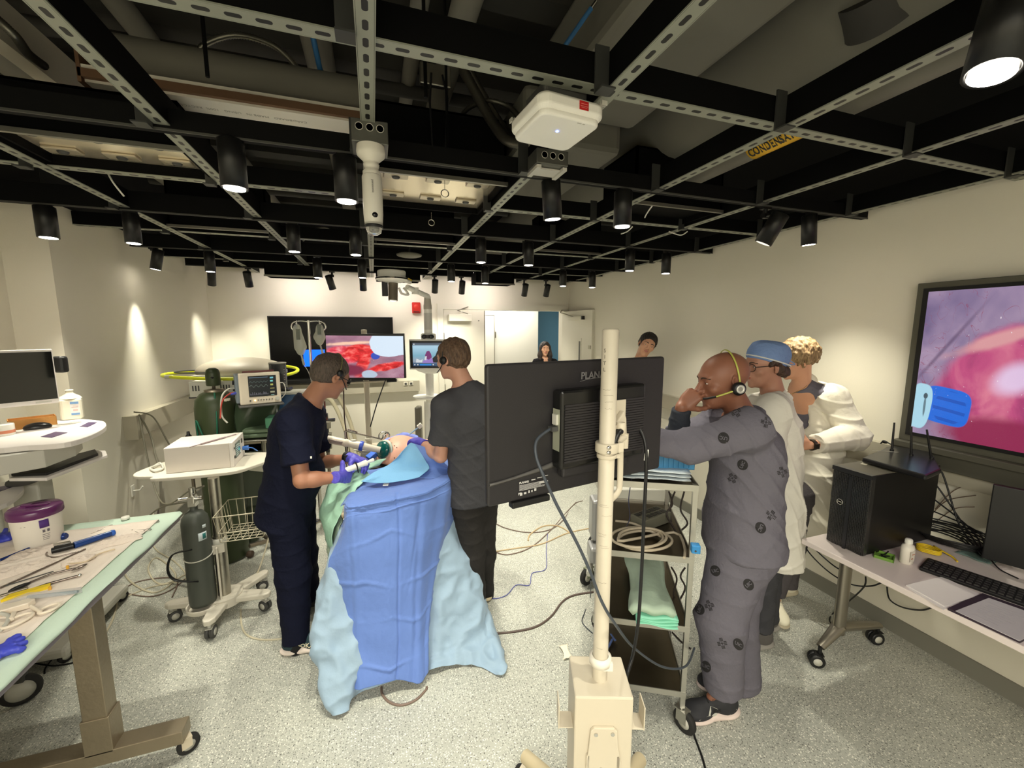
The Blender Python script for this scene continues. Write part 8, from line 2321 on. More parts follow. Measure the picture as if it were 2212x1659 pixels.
for k in range(9):
 p0=q[0].lerp(q[3],0.15+0.08*k);p1=q[1].lerp(q[2],0.15+0.08*k);s0=p0.lerp(p1,0.1+rg.random()*0.1);n_=12+rg.randrange(8)
 b.tube([s0+(p1-p0)*0.035*j+Vector((rg.uniform(-.002,.002),rg.uniform(-.002,.002),0.0016)) for j in range(n_)],0.0004,seg=4)
b.build('handwriting',mat('pencil_lines',C8(150,146,152),0.7),pg)
c=P(2110,1205,Z=DZt);o=thing('cling_wrap','scrap of clear teal tinted plastic by the cables','plastic wrap',c)
MB(o).sheet([[c+Vector((x,y,0.006+0.01*abs(noise.noise(Vector((x*30,y*30,5)))))) for x in np.linspace(-0.05,0.05,8)] for y in np.linspace(-0.06,0.06,8)],0.001).build('film',mat('teal_film',C8(150,190,182),0.2,alpha=0.5),o)
# small monitor on the table
a=P(2120,1205,Z=DZt+0.055);c=P(2118,1047,F=(a.x*_sy+a.y*_cy))
o=thing('desk_monitor','black flat monitor at the right edge of the table','monitor',(a.x,a.y,DZt))
u_=Vector((0.35,-0.94,0)).normalized();Mx=frame(a,u_,(0,0,1));hgt=c.z-a.z
mbx(o,Mx,(0,0,-0.03),(0.50,hgt,0),'casing',M_BLACK,0.004)
mbx(o,Mx,(0.008,0.012,-0.0335),(0.49,hgt-0.008,-0.030),'screen',MATS['off_screen_glass'])
mbx(o,Mx,(0.22,-0.055,-0.02),(0.28,0.02,-0.01),'neck',M_BLACK)
MB(o).lathe([(0,0.001),(0.10,0.001),(0.095,0.012),(0,0.012)],Mx @ Vector((0.25,0,-0.015))-Vector((0,0,0.055)),30).build('foot',M_BLACK,o)
MB(o).tube([P(2140,1208,Z=DZt+0.02),P(2160,1230,Z=DZt+0.01),P(2200,1250,Z=DZt+0.005)],0.003,smooth=4).build('thin_cable',M_BLACK,o)
# cables below the table
for pts,lb in (([P(1722,1145,F=2.5),P(1745,1190,F=2.45),P(1790,1235,F=2.35),P(1838,1262,F=2.25),P(1880,1266,F=2.2),P(1905,1258,F=2.1)],'black cable sagging below the table end, lower one'),
    ([P(1735,1160,F=2.5),P(1775,1200,F=2.4),P(1810,1228,F=2.3),P(1840,1238,F=2.25)],'black cable sagging below the table end, upper one'),
    ([P(1916,1268,F=2.3),P(1922,1295,F=2.3),P(1950,1312,F=2.25),P(1990,1318,F=2.2),P(2020,1310,F=2.1)],'black cable sagging below the middle of the table'),
    ([P(1870,1245,F=2.2),P(1866,1268,F=2.2),P(1832,1300,Z=0.12),fl(1800,1325),fl(1792,1338),fl(1797,1350)],'black cable with a plug end hanging by the table leg')):
 cable(pts,0.0042,M_BLACK,lb)
# ---- big wall display
a,c=P(1945,948,X=2.905),P(1973,615,X=2.905)
y0=1.50;y1=-0.36;zb,zt=1.215,2.105
o=thing('wall_display','huge grey framed wall display with a pink surgical picture on the right wall','display',(2.93,(y0+y1)/2,zb))
GF=mat('frame_grey',C8(92,90,80),0.4,0.3)
MB(o).boxb((2.90,y1,zb),(2.968,y0,zt)).build('frame',GF,o,0.003)
MB(o).boxb((2.896,y1+0.03,zb+0.035),(2.901,y0-0.03,zt-0.03)).build('inner_bezel',M_BLACK,o)
PMx=frame((2.8945,y0-0.055,zb+0.055),(0,-1,0),(0,0,1))
picture('surgical_picture',PMx,(y0-y1)-0.11,zt-zb-0.105,surgical_view('endoscope_picture_large',0.45,1),o)
MB(o).boxb((2.86,y1,zb-0.035),(2.965,y0+0.012,zb)).boxb((2.885,y1,zb-0.12),(2.965,y0+0.02,zb-0.035)).build('lower_ledge',GF,o,0.004)
c=P(2022,976,X=2.875);o=thing('stylus','silver stylus lying on the display ledge','pen',c)
MB(o).cyl(P(1984,966,X=2.875),P(2052,985,X=2.875),0.0045,seg=10).cyl(P(2052,985,X=2.875),P(2062,988,X=2.875),0.0045,0.001,seg=10).build('barrel',M_CHROME,o)
c=P(1902,958,X=2.90);o=thing('wall_clip','small black clip hanging at the raceway left of the display','clip',c)
MB(o).tube([c,c+Vector((0,-0.02,0.02)),c+Vector((0,-0.05,0.01)),c+Vector((0,-0.08,0.012))],0.004,smooth=4).ell(c+Vector((0,-0.02,0.015)),(0.008,0.016,0.010)).build('clip',M_BLACK,o)
# ================================================================ people
# ---------------------------------------------------------------- surgeon in navy scrubs
def navy():
 root=thing('person','person in navy scrubs and headset bending over the table with white stapler','person',(-0.46,2.55,0))
 J=dict(root=root,head=P(714,812,Y=2.58),face=(0.70,0.52,-0.42),up=(0.38,0.12,0.95),neck=P(668,872,Y=2.60),
   front=(0.90,0.34,-0.25),chest=P(640,935,Y=2.60),pelvis=P(618,1082,Y=2.60),
   shR=P(634,915,Y=2.42),shL=P(672,893,Y=2.86),elR=P(652,1038,Y=2.32),wrR=P(735,1030,Y=2.36),
   elL=P(690,1000,Y=2.90),wrL=P(762,990,Y=2.62),
   hipR=P(622,1105,Y=2.52),hipL=P(638,1095,Y=2.68),knR=P(634,1240,Y=2.50),knL=P(652,1205,Y=2.74),
   anR=P(640,1388,Y=2.44),anL=P(668,1288,Y=2.86),toeR=(1,-0.10,0),toeL=(1,0.05,0))
 rd=(P(752,1028,Y=2.42)-J['wrR']);ld=P(800,1000,Y=2.52)-J['wrL']
 sk=skin_mat('tanned_skin',(160,112,88),(170,96,84))
 bo,L,Hm=body('navy',J,sk,hs=1.04)
 glove(root,J['wrR'],rd,(0.2,0.5,0.6),(0.3,0.5,0.7),curl=0.75,tc=0.5)
 glove(root,J['wrL'],ld,(0.1,-0.5,-0.7),(-0.1,-0.75,0.1),curl=0.62,tc=0.4)
 m=cloth_mat('navy_scrub_cloth',(17,20,38),bump=0.3)
 scrub_top(J,m,g=1.06,sleeve=0.72,hem=0.12,seed=0.4,belly=1)
 MB(root).box(P(672,988,Y=2.285),(0.008,0.004,0.012)).build('sleeve_tag',M_WHITE,root)
 trousers(J,m,r0=0.112,r1=0.090,r2=0.070,cuff=0.97,seed=3.3)
 S=Sculpt(0.005);S.cone(J['anR']+Vector((0,0,0.03)),J['anR']-Vector((0,0,0.035)),0.045,0.044,0.01);S.build('sock',mat('black_sock',C8(20,20,22),0.9),root)
 hm=hair_mat('grey_brown_hair',(44,35,29),(98,84,73))
 short_hair(root,L,Hm,1.04,hm,t=0.009,line=0.052)
 face_bits(root,L,Hm,1.04,hm)
 up=mat('dark_teal_mesh',C8(30,54,62),0.8,vary=0.2,vscale=60);so=mat('white_foam_sole',C8(226,212,202),0.7)
 s=shoe(root,J['anR'],J['toeR'],up,so,'dark teal running shoe with white sole')
 bv=world_bvh(s,root)
 b=MB(root);vs,fs=text_mesh('HOKA',0.034,0,bold=0.001)
 T=frame(P(652,1412,Y=2.34),(1,-0.10,0),(0.0,0,1));project(b,bv,[(q.x,q.y) for q in vs],fs,T,Vector((0.1,1,0)).normalized(),0.002)
 b.build('lettering',mat('pale_gold_print',C8(214,206,180),0.6),s)
 shoe(root,J['anL'],J['toeL'],mat('black_shoe_mesh',C8(30,32,36),0.8),mat('dark_sole',C8(60,58,56),0.8),'darker rear shoe')
 # glasses and headset
 b=MB(root)
 b.tube([L(0.079,-0.012,0.014),L(0.076,0.04,0.012),L(0.064,0.088,0.010)],0.0026,seg=6)
 b.tube([L(-0.079,-0.012,0.014),L(-0.076,0.04,0.012),L(-0.064,0.088,0.010)],0.0026,seg=6)
 for s in (-1,1):b.tube([L(s*0.034+0.025*math.cos(a),0.102-0.01*abs(math.cos(a)),0.004+0.019*math.sin(a)) for a in np.linspace(0,2*math.pi,17)[:-1]],0.0018,closed=True,seg=6)
 b.build('glasses',M_BLACK,root)
 b=MB(root)
 b.tube([L(0.088*math.cos(a),-0.010,0.01+0.122*math.sin(a)) for a in np.linspace(0.05,math.pi-0.05,22)],0.0022,seg=6,flat=1.6)
 b.build('headset_band',mat('headset_olive',C8(128,126,74),0.5),root)
 b=MB(root);b.lathe([(0.0,0.012),(0.015,0.010),(0.019,0),(0.016,-0.01),(0,-0.01)],L(0.088,-0.006,0.03),20,Hm @ Vector((1,0,0)))
 b.tube([L(0.090,0.0,0.02),L(0.086,0.04,-0.01),L(0.07,0.08,-0.04)],0.0028,seg=6);b.build('headset_pad',M_BLACK,root)
 # watch
 b=MB(root);d=ld.normalized();c=J['wrL']-d*0.045
 b.cyl(c-d*0.012,c+d*0.012,0.034,seg=20).box(c+Vector((0,-0.034,0.006)),(0.03,0.008,0.03));b.build('watch',M_BLACK,root)
 # stapler in the hands: an object of its own
 a,c=P(742,1018,Y=2.40),P(800,996,Y=2.46)
 st=thing('surgical_stapler','white surgical stapler held in both purple gloves','surgical tool',a)
 ax=(c-a).normalized()
 MB(st).cyl(a-ax*0.01,a+ax*0.09,0.017,0.015,seg=20).build('handle_body',mat('stapler_white',C8(232,228,218),0.35),st)
 MB(st).cyl(a+ax*0.09,a+ax*0.135,0.014,0.018,seg=20).cyl(a+ax*0.135,c+ax*0.02,0.008,0.012,seg=16).build('nose',mat('stapler_white',C8(232,228,218),0.35),st)
 MB(st).tube([a+ax*0.085+Vector((0,-0.02,-0.035)),a+ax*0.08+Vector((0,-0.018,0)),a+ax*0.07+Vector((0,-0.01,0.03))],0.004,smooth=4).build('black_lever',M_BLACK,st)
 return J
JN=navy()
# ---------------------------------------------------------------- surgeon in charcoal scrubs, seen from behind
def charcoal():
 root=thing('person','person in charcoal scrubs seen from behind, one purple gloved hand on the drape','person',(0.60,2.45,0))
 J=dict(root=root,head=P(978,776,Y=2.45),face=(-0.62,0.76,-0.16),up=(-0.05,0.10,0.99),neck=P(1005,838,Y=2.42),
   front=(-0.45,0.88,-0.05),chest=P(1020,905,Y=2.42),pelvis=P(1022,1060,Y=2.42),
   shL=P(962,880,Y=2.36),shR=P(1082,872,Y=2.52),elL=P(952,985,Y=2.40),wrL=P(910,957,Y=2.62),
   elR=P(1110,980,Y=2.60),wrR=P(1090,960,Y=2.80),
   hipL=P(1008,1080,Y=2.40),hipR=P(1042,1080,Y=2.46),knL=P(1020,1205,Y=2.40),knR=P(1045,1200,Y=2.50),
   anL=P(1030,1312,Y=2.40),anR=P(1046,1290,Y=2.58),toeL=(-0.25,1,0),toeR=(-0.1,1,0))
 sk=skin_mat('fair_skin',(200,150,128),(184,108,98))
 ld=P(875,940,Y=2.82)-J['wrL']
 bo,L,Hm=body('charcoal',J,sk,hs=1.0)
 glove(root,J['wrL'],ld,(0.1,0.2,-1),(0.9,0.3,0),curl=0.35,tc=0.2)
 glove(root,J['wrR'],(-0.3,0.9,-0.1),(0,0,-1),(-1,0,0),curl=0.4)
 m=cloth_mat('charcoal_scrub_cloth',(66,66,70),bump=0.25)
 scrub_top(J,m,g=1.02,sleeve=0.70,hem=0.06,seed=2.4,open_neck=False,flare=0.92)
 trousers(J,cloth_mat('dark_charcoal_trouser',(46,44,43),bump=0.25),g=0.93,r0=0.105,r1=0.08,r2=0.066,seed=5.0)
 hm=hair_mat('brown_hair',(62,44,33),(118,92,70))
 short_hair(root,L,Hm,1.0,hm,t=0.012,line=0.048,back=-0.062,disp=0.0035)
 face_bits(root,L,Hm,1.0,hm)
 b=MB(root)
 b.tube([L(0.086*math.cos(a),0.0,0.008+0.116*math.sin(a)) for a in np.linspace(0.0,math.pi,22)],0.0022,seg=6,flat=1.6);b.build('headset_band',M_BLACK,root)
 b=MB(root);b.lathe([(0.0,0.012),(0.018,0.010),(0.025,0),(0.022,-0.012),(0,-0.012)],L(-0.090,0.0,-0.004),20,Hm @ Vector((-1,0,0)))
 b.tube([L(-0.092,0.0,-0.02),L(-0.088,0.03,-0.05),L(-0.07,0.075,-0.07)],0.003,seg=6);b.build('headset_pad',M_BLACK,root)
 up=mat('brown_black_shoe',C8(52,44,40),0.7);so=mat('cream_sole',C8(196,182,150),0.7)
 shoe(root,J['anL'],J['toeL'],up,so);shoe(root,J['anR'],J['toeR'],up,so)
 return J
JC=charcoal()
# ---------------------------------------------------------------- bald observer in grey printed scrubs
def bald():
 root=thing('person','bald person in grey printed scrubs leaning on the steel cart, hand on face','person',(1.53,1.42,0))
 fw=Vector((-0.93,0.36,0))
 J=dict(root=root,head=P(1562,822,F=1.80),face=(-0.90,0.30,-0.16),up=(-0.18,0.04,0.97),neck=P(1605,905,F=1.80),
   front=(-0.86,0.30,-0.26),chest=P(1612,975,F=1.80),pelvis=P(1602,1150,F=1.80),
   shL=P(1618,928,F=1.64),shR=P(1560,912,F=1.96),elL=P(1492,966,F=1.64),wrL=P(1408,950,F=1.64),
   elR=P(1462,958,F=1.84),wrR=P(1472,880,F=1.78),
   hipL=P(1598,1185,F=1.74),hipR=P(1606,1180,F=1.86),knL=P(1556,1345,F=1.74),knR=P(1585,1335,F=1.88),
   anL=P(1562,1480,F=1.76),anR=P(1600,1470,F=1.90),toeL=(-0.96,0.18,0),toeR=(-0.9,0.35,0))
 J['handR']=((-0.05,-0.10,1.0),(0.9,-0.2,0.1),(-0.3,-0.9,0.0),dict(curl=0.75,g=0.95,tc=0.5))
 J['handR']=((0.30,-0.12,0.36),(0.75,-0.1,-0.6),(0.5,-0.8,-0.5),dict(curl=0.85,g=0.95,tc=0.5))
 J['handL']=((-0.8,0.5,0.0),(0,0,-1),(0.3,0.9,0),dict(curl=0.4,g=1.0,tc=0.3))
 sk=skin_mat('olive_tanned_skin',(134,88,68),(140,76,66))
 bo,L,Hm=body('bald',J,sk,hs=1.06,vox=0.0042)
 face_bits(root,L,Hm,1.06,mat('dark_brow',C8(60,42,32),0.8))
 m=cloth_mat('grey_scrub_cloth',(104,101,111),bump=0.35)
 top=scrub_top(J,m,g=1.08,hem=0.055,seed=0.9,long_sleeve='L',sleeve=0.98,flare=1.05,vneck=0.06,vox=0.0058,
     disp=folds(0.012,7,(0.6,0.2,0.7),0.9,0.0012))
 # long grey under-sleeve of the raised arm and the sleeve over the resting arm
 S=Sculpt(0.0055);el,wr=J['elR'],J['wrR']
 S.cone(J['shR'],el,0.062,0.056,0.02);S.cone(el,el.lerp(wr,0.95),0.056,0.037,0.02,flat=1)
 S.build('undershirt_sleeve',cloth_mat('dark_undershirt',(52,55,62),bump=0.3),root,disp=folds(0.006,12,(0.3,0.3,1),4))
 tr=trousers(J,m,g=1.08,r0=0.116,r1=0.094,r2=0.084,cuff=1.02,seed=1.7,disp=folds(0.011,6,(0.8,0.5,0.55),1.7,0.001))
 dk,pl=mat('charcoal_print',C8(38,36,38),0.85),mat('grey_print_letters',C8(104,101,111),0.85)
 bt,bl=world_bvh(top,root),world_bvh(tr,root)
 for px,py,kd,rot in ((1563,946,'uic',170),(1604,1004,'uic',60),(1582,1033,'cross',20),(1666,1113,'cross',-40),(1643,1140,'uic',-125),(1566,872,'uic',200),(1655,912,'cross',80),(1690,1020,'cross',10),(1590,890,'cross',30)):
  print_on(root,top,bt,px,py,kd,0.0225 if kd=='uic' else 0.021,rot,1.7,dk,pl)
 for px,py,kd,rot in ((1545,1233,'uic',5),(1517,1237,'cross',10),(1617,1263,'uic',30),(1511,1316,'uic',60),(1532,1308,'cross',10),(1595,1392,'uic',-30),(1560,1390,'cross',5),(1525,1440,'uic',-20)):
  print_on(root,tr,bl,px,py,kd,0.0225 if kd=='uic' else 0.021,rot,1.7,dk,pl)
 # pocket edge on the front of the top
 # headset
 b=MB(root)
 b.tube([L(0.088*math.cos(a),-0.022,0.0+0.126*math.sin(a)) for a in np.linspace(0.02,math.pi-0.02,26)],0.0036,seg=8,flat=0.5);b.build('headset_band',mat('lime_band',C8(176,178,84),0.4),root)
 b=MB(root);c=L(-0.094,-0.012,-0.022);ax=Hm @ Vector((-1,0,0))
 b.lathe([(0.0,0.014),(0.020,0.014),(0.027,0.008),(0.029,0),(0.026,-0.012),(0,-0.012)],c,26,ax);pad=b.build('headset_pad',M_BLACK,root)
 MB(root).lathe([(0.009,0.0145),(0.009,0.016),(0.018,0.016),(0.018,0.0145)],c,26,ax).build('silver_ring',mat('silver_ring',C8(206,204,198),0.3,0.3),pad)
 MB(root).tube([c+ax*0.006,L(-0.088,0.035,-0.034),L(-0.074,0.070,-0.044)],0.004,seg=8).mat(1).tube([L(-0.074,0.070,-0.044),L(-0.055,0.095,-0.050),L(-0.04,0.108,-0.052)],0.0045,seg=8).build('microphone_boom',[MATS['lime_band'],M_BLACK],pad)
 up=mat('black_grey_trainer',C8(44,44,48),0.75,vary=0.3,vscale=30);so=mat('cream_pink_sole',C8(222,204,196),0.7)
 for s,lb in (('L','chunky trainer with white side panels'),('R','rear trainer')):
  sh=shoe(root,J['an'+s],J['toe'+s],up,so,lb,g=1.08,accents=mat('dark_laces',C8(30,30,30),0.8))
  bv=world_bvh(sh,root)
  d=Vector(J['toe'+s]).normalized();sd=Vector((d.y,-d.x,0))
  if sd.y>0:sd=-sd
  o0=Vector((J['an'+s].x,J['an'+s].y,0))+d*0.05+sd*0.06+Vector((0,0,0.055))
  T=frame(o0,d,(0,0,1));b=MB(root)
  project(b,bv,[(0.0,0.02),(-0.03,-0.03),(0.08,-0.03),(0.10,-0.01),(0.05,0.0),(0.03,0.03)],[(0,1,2,3,4,5)],T,-sd,0.0022)
  project(b,bv,[(-0.11,-0.02),(-0.10,0.01),(-0.06,-0.015),(-0.05,-0.035)],[(0,1,2,3)],T,-sd,0.0022)
  b.build('side_panel',mat('pale_grey_panel',C8(198,198,188),0.6),sh)
  if s=='L':
   T2=frame(o0+Vector((0,0,0.006)),-d if d.x<0 else d,(0,0,1));b=MB(root)
   vs,fs=text_mesh('FILA',0.022,0,bold=0.001);project(b,bv,[(q.x+0.0,q.y) for q in vs],fs,T2,-sd,0.0032)
   b.build('lettering',M_BLACK,sh)
 return J
JB=bald()
# ---------------------------------------------------------------- observer with the blue surgical cap
def capman():
 root=thing('person','person in a blue surgical cap, round glasses and thin white gown','person',(2.15,1.78,0))
 F=2.25
 J=dict(root=root,head=P(1652,790,F=F),face=(-0.93,0.22,-0.10),up=(-0.16,0.02,0.98),neck=P(1672,862,F=F),
   front=(-0.90,0.30,-0.15),chest=P(1668,935,F=F),pelvis=P(1668,1085,F=F),
   shL=P(1672,885,F=F-0.18),shR=P(1650,880,F=F+0.18),elL=P(1668,985,F=F-0.20),wrL=P(1610,1010,F=F-0.22),
   elR=P(1645,985,F=F+0.2),wrR=P(1590,1000,F=F+0.2),
   hipL=P(1664,1100,F=F-0.06),hipR=P(1668,1100,F=F+0.08),knL=P(1648,1235,F=F-0.08),knR=P(1660,1225,F=F+0.08),
   anL=P(1645,1350,F=F-0.06),anR=P(1655,1335,F=F+0.08),toeL=(-1,0.15,0),toeR=(-1,0.25,0))
 sk=skin_mat('warm_skin',(178,130,108),(170,98,88))
 bo,L,Hm=body('cap',J,sk,hs=1.02)
 hm=hair_mat('dark_brown_hair',(40,28,22),(84,62,48))
 S=Sculpt(0.0035)
 for x,y,z,r in ((-0.060,-0.040,-0.020,0.030),(-0.066,-0.02,0.02,0.022),(0,-0.085,-0.02,0.036),(-0.04,-0.075,-0.035,0.034),(0.04,-0.075,-0.035,0.034),(-0.072,0.018,0.012,0.012),(-0.07,0.008,0.03,0.016),(0.066,-0.02,0.0,0.024)):
  S.ell(L(x,y,z),r,None,0.02)
 S.build('hair',hm,root,disp=hair_disp(0.003))
 face_bits(root,L,Hm,1.02,hm)
 # cap
 cm=mat('blue_cap_cloth',C8(116,142,190),0.85,vary=0.08,vscale=14,bump=0.5,bscale=60)
 S=Sculpt(0.0035)
 S.ell(L(0,-0.022,0.052),(0.090,0.112,0.108),Hm);S.cut(L(0,-0.02,0.134),Hm @ Vector((0,-0.25,1)),L(0,-0.02,0.20),0.16,0.03)
 n=Hm @ Vector((0,0.10,-1.0));n2=Hm @ Vector((0,-0.55,-1.0))
 S.cut(L(0,0.0,0.022),Hm @ Vector((0,0.40,-1)),L(0,0.02,-0.12),0.21,0.004)
 cap=S.build('surgical_cap',cm,root,disp=folds(0.004,22,(0.2,1,0.2),3))
 MB(root).tube([L(0.089*math.cos(a),-0.02+0.107*math.sin(a),0.026+0.043*math.sin(a)) for a in np.linspace(0,2*math.pi,41)[:-1]],0.004,closed=True,seg=8).build('white_piping',mat('piping_white',C8(214,216,214),0.7),cap)
 MB(root).tube([L(0.01,-0.126,0.012),L(0.0,-0.155,0.004),L(-0.01,-0.165,-0.012),L(0.0,-0.14,-0.006),L(0.005,-0.125,0.008)],0.003,smooth=4,seg=6).build('cap_tie',cm,cap)
 b=MB(root)
 for s in (-1,1):
  b.tube([L(s*0.034+0.024*math.cos(a),0.104-0.01*abs(math.cos(a)),0.003+0.021*math.sin(a)) for a in np.linspace(0,2*math.pi,21)[:-1]],0.0022,closed=True,seg=6)
  b.tube([L(s*0.058,0.096,0.008),L(s*0.078,0.05,0.010),L(s*0.084,-0.01,0.008)],0.0024,seg=6)
 b.tube([L(-0.01,0.106,0.008),L(0,0.108,0.011),L(0.01,0.106,0.008)],0.002,seg=6);b.build('glasses',mat('tortoise_frame',C8(52,32,22),0.3),root)
 gm=mat('thin_white_gown',C8(216,212,202),0.8,vary=0.05,vscale=8,bump=0.4,bscale=30)
 g2=dict(J);g2['pelvis']=J['pelvis']
 S_=scrub_top(J,gm,name='gown',g=0.98,hem=0.34,long_sleeve=True,seed=3.0,flare=1.0,open_neck=False,disp=folds(0.016,7,(0.9,0.5,0.35),3.0,0.001))
 S=Sculpt(0.005);up=(J['head']-J['neck']).normalized()
 S.cone(J['neck']-up*0.01,J['neck']+up*0.045,0.072,0.066,0.01,flat=1);S.build('gown_collar',gm,S_)
 trousers(J,cloth_mat('slate_trousers',(66,66,70),bump=0.3),g=0.95,seed=8,cuff=1.03)
 for s in 'LR':shoe(root,J['an'+s],J['toe'+s],mat('plain_grey_shoe',C8(90,86,84),0.8),mat('grey_sole',C8(150,146,140),0.7))
capman()
# ---------------------------------------------------------------- blond observer in a lab coat leaning on the wall
def blond():
 root=thing('person','person with wavy blond hair in white lab coat, hand on hip against the wall','person',(2.62,2.0,0))
 F=2.62
 J=dict(root=root,head=P(1722,778,F=F),face=(-0.80,0.45,-0.22),up=(-0.10,0.02,0.98),neck=P(1730,838,F=F+0.02),
   front=(-0.78,-0.10,-0.05),chest=P(1760,905,F=F+0.04),pelvis=P(1742,1040,F=F),
   shR=P(1722,862,F=F+0.22),shL=P(1800,858,F=F-0.10),elL=P(1845,942,F=F-0.20),wrL=P(1748,962,F=F-0.30),
   elR=P(1705,950,F=F+0.3),wrR=P(1690,1010,F=F+0.2),
   hipL=P(1730,1060,F=F-0.06),hipR=P(1735,1055,F=F+0.10),knL=P(1705,1180,F=F-0.10),knR=P(1712,1175,F=F+0.05),
   anL=P(1674,1278,F=F-0.12),anR=P(1700,1262,F=F+0.05),toeL=(-0.55,-0.82,0),toeR=(-0.9,0.1,0))
 J['handL']=((-1.0,0.35,0.12),(0.2,0.9,0),(0,-0.1,1),dict(curl=0.12,g=0.95,tc=0.1,spread=0.3))
 sk=skin_mat('tan_skin',(200,148,118),(186,108,96))  # one even tan skin tone
 bo,L,Hm=body('blond',J,sk,hs=1.0,g=0.9)
 hm=hair_mat('blond_hair',(92,68,44),(176,146,104),scale=18)
 S=Sculpt(0.004)
 S.ell(L(0,-0.018,0.045),(0.094,0.112,0.094),Hm)
 S.ell(L(0,0.098,-0.012),(0.075,0.074,0.060),Hm,0.015,True)
 S.ell(L(0,0.060,-0.09),(0.10,0.08,0.08),Hm,0.012,True)
 rng=random.Random(4)
 for k in range(84):                       # wavy locks from the crown down
  a=rng.uniform(0,2*math.pi);fr_=math.sin(a)>0.35;end=rng.uniform(0.9,1.25) if fr_ else rng.uniform(1.95,2.45)
  ph,wv,p=rng.uniform(0,6),rng.uniform(0.08,0.2),None
  for i in range(7):
   t_=0.25+(end-0.25)*i/6;aa=a+wv*math.sin(3.2*i/6*2+ph)+0.25*t_*math.cos(ph)
   rr=1.0+0.05*math.sin(i*1.9+ph)
   q=L(0.092*rr*math.sin(t_)*math.cos(aa),-0.016+0.110*rr*math.sin(t_)*math.sin(aa),0.036+0.098*rr*math.cos(t_))
   if p is not None:S.cone(p,q,0.0125-0.0009*i,0.0116-0.0009*i,0.006)
   p=q
 S.ell(L(0,0.108,-0.028),(0.062,0.07,0.062),Hm,0.01,True)
 S.build('hair',hm,root,disp=hair_disp(0.002,200))
 face_bits(root,L,Hm,1.0,hm)
 sc=cloth_mat('grey_scrub_cloth',(104,101,111),bump=0.35)
 J2=dict(J);J2['elL']=J['shL'].lerp(J['elL'],0.5);J2['elR']=J['shR'].lerp(J['elR'],0.5)
 scrub_top(J2,sc,name='scrub_top',g=0.90,hem=0.16,sleeve=0.6,seed=6,vneck=0.03,open_neck=False)
 cm=mat('lab_coat_cotton',C8(228,222,206),0.8,vary=0.04,vscale=6,bump=0.35,bscale=26)
 S=Sculpt(0.006);fr=Vector(J['front']).normalized();ch,pe=J['chest'],J['pelvis']
 lat=(J['shL']-J['shR']).normalized()
 S.cone(J['shL'],J['shR'],0.078,0.078,0.03);S.cone((J['shL']+J['shR'])/2-Vector((0,0,0.05)),ch,0.155,0.17,0.05,squash=(fr,1.35))
 S.cone(ch,pe,0.17,0.185,0.05,squash=(fr,1.3));S.cone(pe,P(1735,1150,F=F-0.02),0.185,0.20,0.04,squash=(fr,1.25))
 S.cone(J['shL'],J['elL'],0.080,0.072,0.03);S.cone(J['elL'],J['elL'].lerp(J['wrL'],0.86),0.070,0.056,0.02,flat=1)
 S.cone(J['shR'],J['elR'],0.075,0.065,0.03);S.cone(J['elR'],J['wrR'],0.065,0.045,0.02,flat=1)
 S.cone(J['neck']-fr*0.03-Vector((0,0,0.03)),J['neck']-fr*0.045+Vector((0,0,0.035)),0.080,0.064,0.02)     # collar
 # the open front shows the scrubs
 S.cone(J['neck']+fr*0.12-lat*0.05,pe+fr*0.17-lat*0.10,0.045,0.085,0.01,neg=True)
 S.cone(pe+fr*0.17-lat*0.10,P(1700,1200,F=F)+fr*0.15,0.085,0.10,0.01,neg=True)
 S.ell(J['neck']+Vector((0,0,0.03))+fr*0.04,0.064,None,0.01,True)
 S.cone(J['neck']+fr*0.11+Vector((0,0,0.03)),ch+fr*0.17-lat*0.03,0.085,0.075,0.01,neg=True)
 S.cut(P(1735,1140,F=F),(0,0,-1),P(1735,1230,F=F),0.34,0.006)
 coat=S.build('lab_coat',cm,root,disp=folds(0.018,8,(0.7,0.2,0.6),5.5,0.001))
 n=J['neck']
 bvc=world_bvh(coat,root)
 for px,py in ((1713,880),(1716,925),(1722,968)):
  d,f=ray(px+12,py);h=bvc.ray_cast(Vector((0,0,HC)),d.normalized(),9)
  if h[0] is not None:MB(root).ell(h[0],0.006).build('button',M_WHITE,coat)
 c=J['wrL']+(J['elL']-J['wrL']).normalized()*0.02;ax=(J['elL']-J['wrL']).normalized()
 MB(root).cyl(c-ax*0.010,c+ax*0.010,0.033,seg=20).box(c+Vector((-0.005,-0.033,0)),(0.03,0.012,0.03)).build('watch',mat('dark_watch',C8(60,54,46),0.3,0.5),root)
 MB(root).tube([n+lat*0.05+Vector((0,0,0.03))-fr*0.03,n+lat*0.06+fr*0.04,n+fr*0.10-Vector((0,0,0.03))],0.0015,smooth=5,seg=6).build('necklace',mat('gold_chain',C8(190,150,70),0.3,0.9),root)
 tr=trousers(J,cloth_mat('grey_scrub_trousers',(84,80,82),bump=0.35),g=0.92,seed=9,cuff=1.03)
 for s in 'LR':shoe(root,J['an'+s],J['toe'+s],mat('cream_sneaker',C8(226,220,196),0.7),mat('cream_sneaker_sole',C8(190,180,156),0.7),g=1.0)
blond()
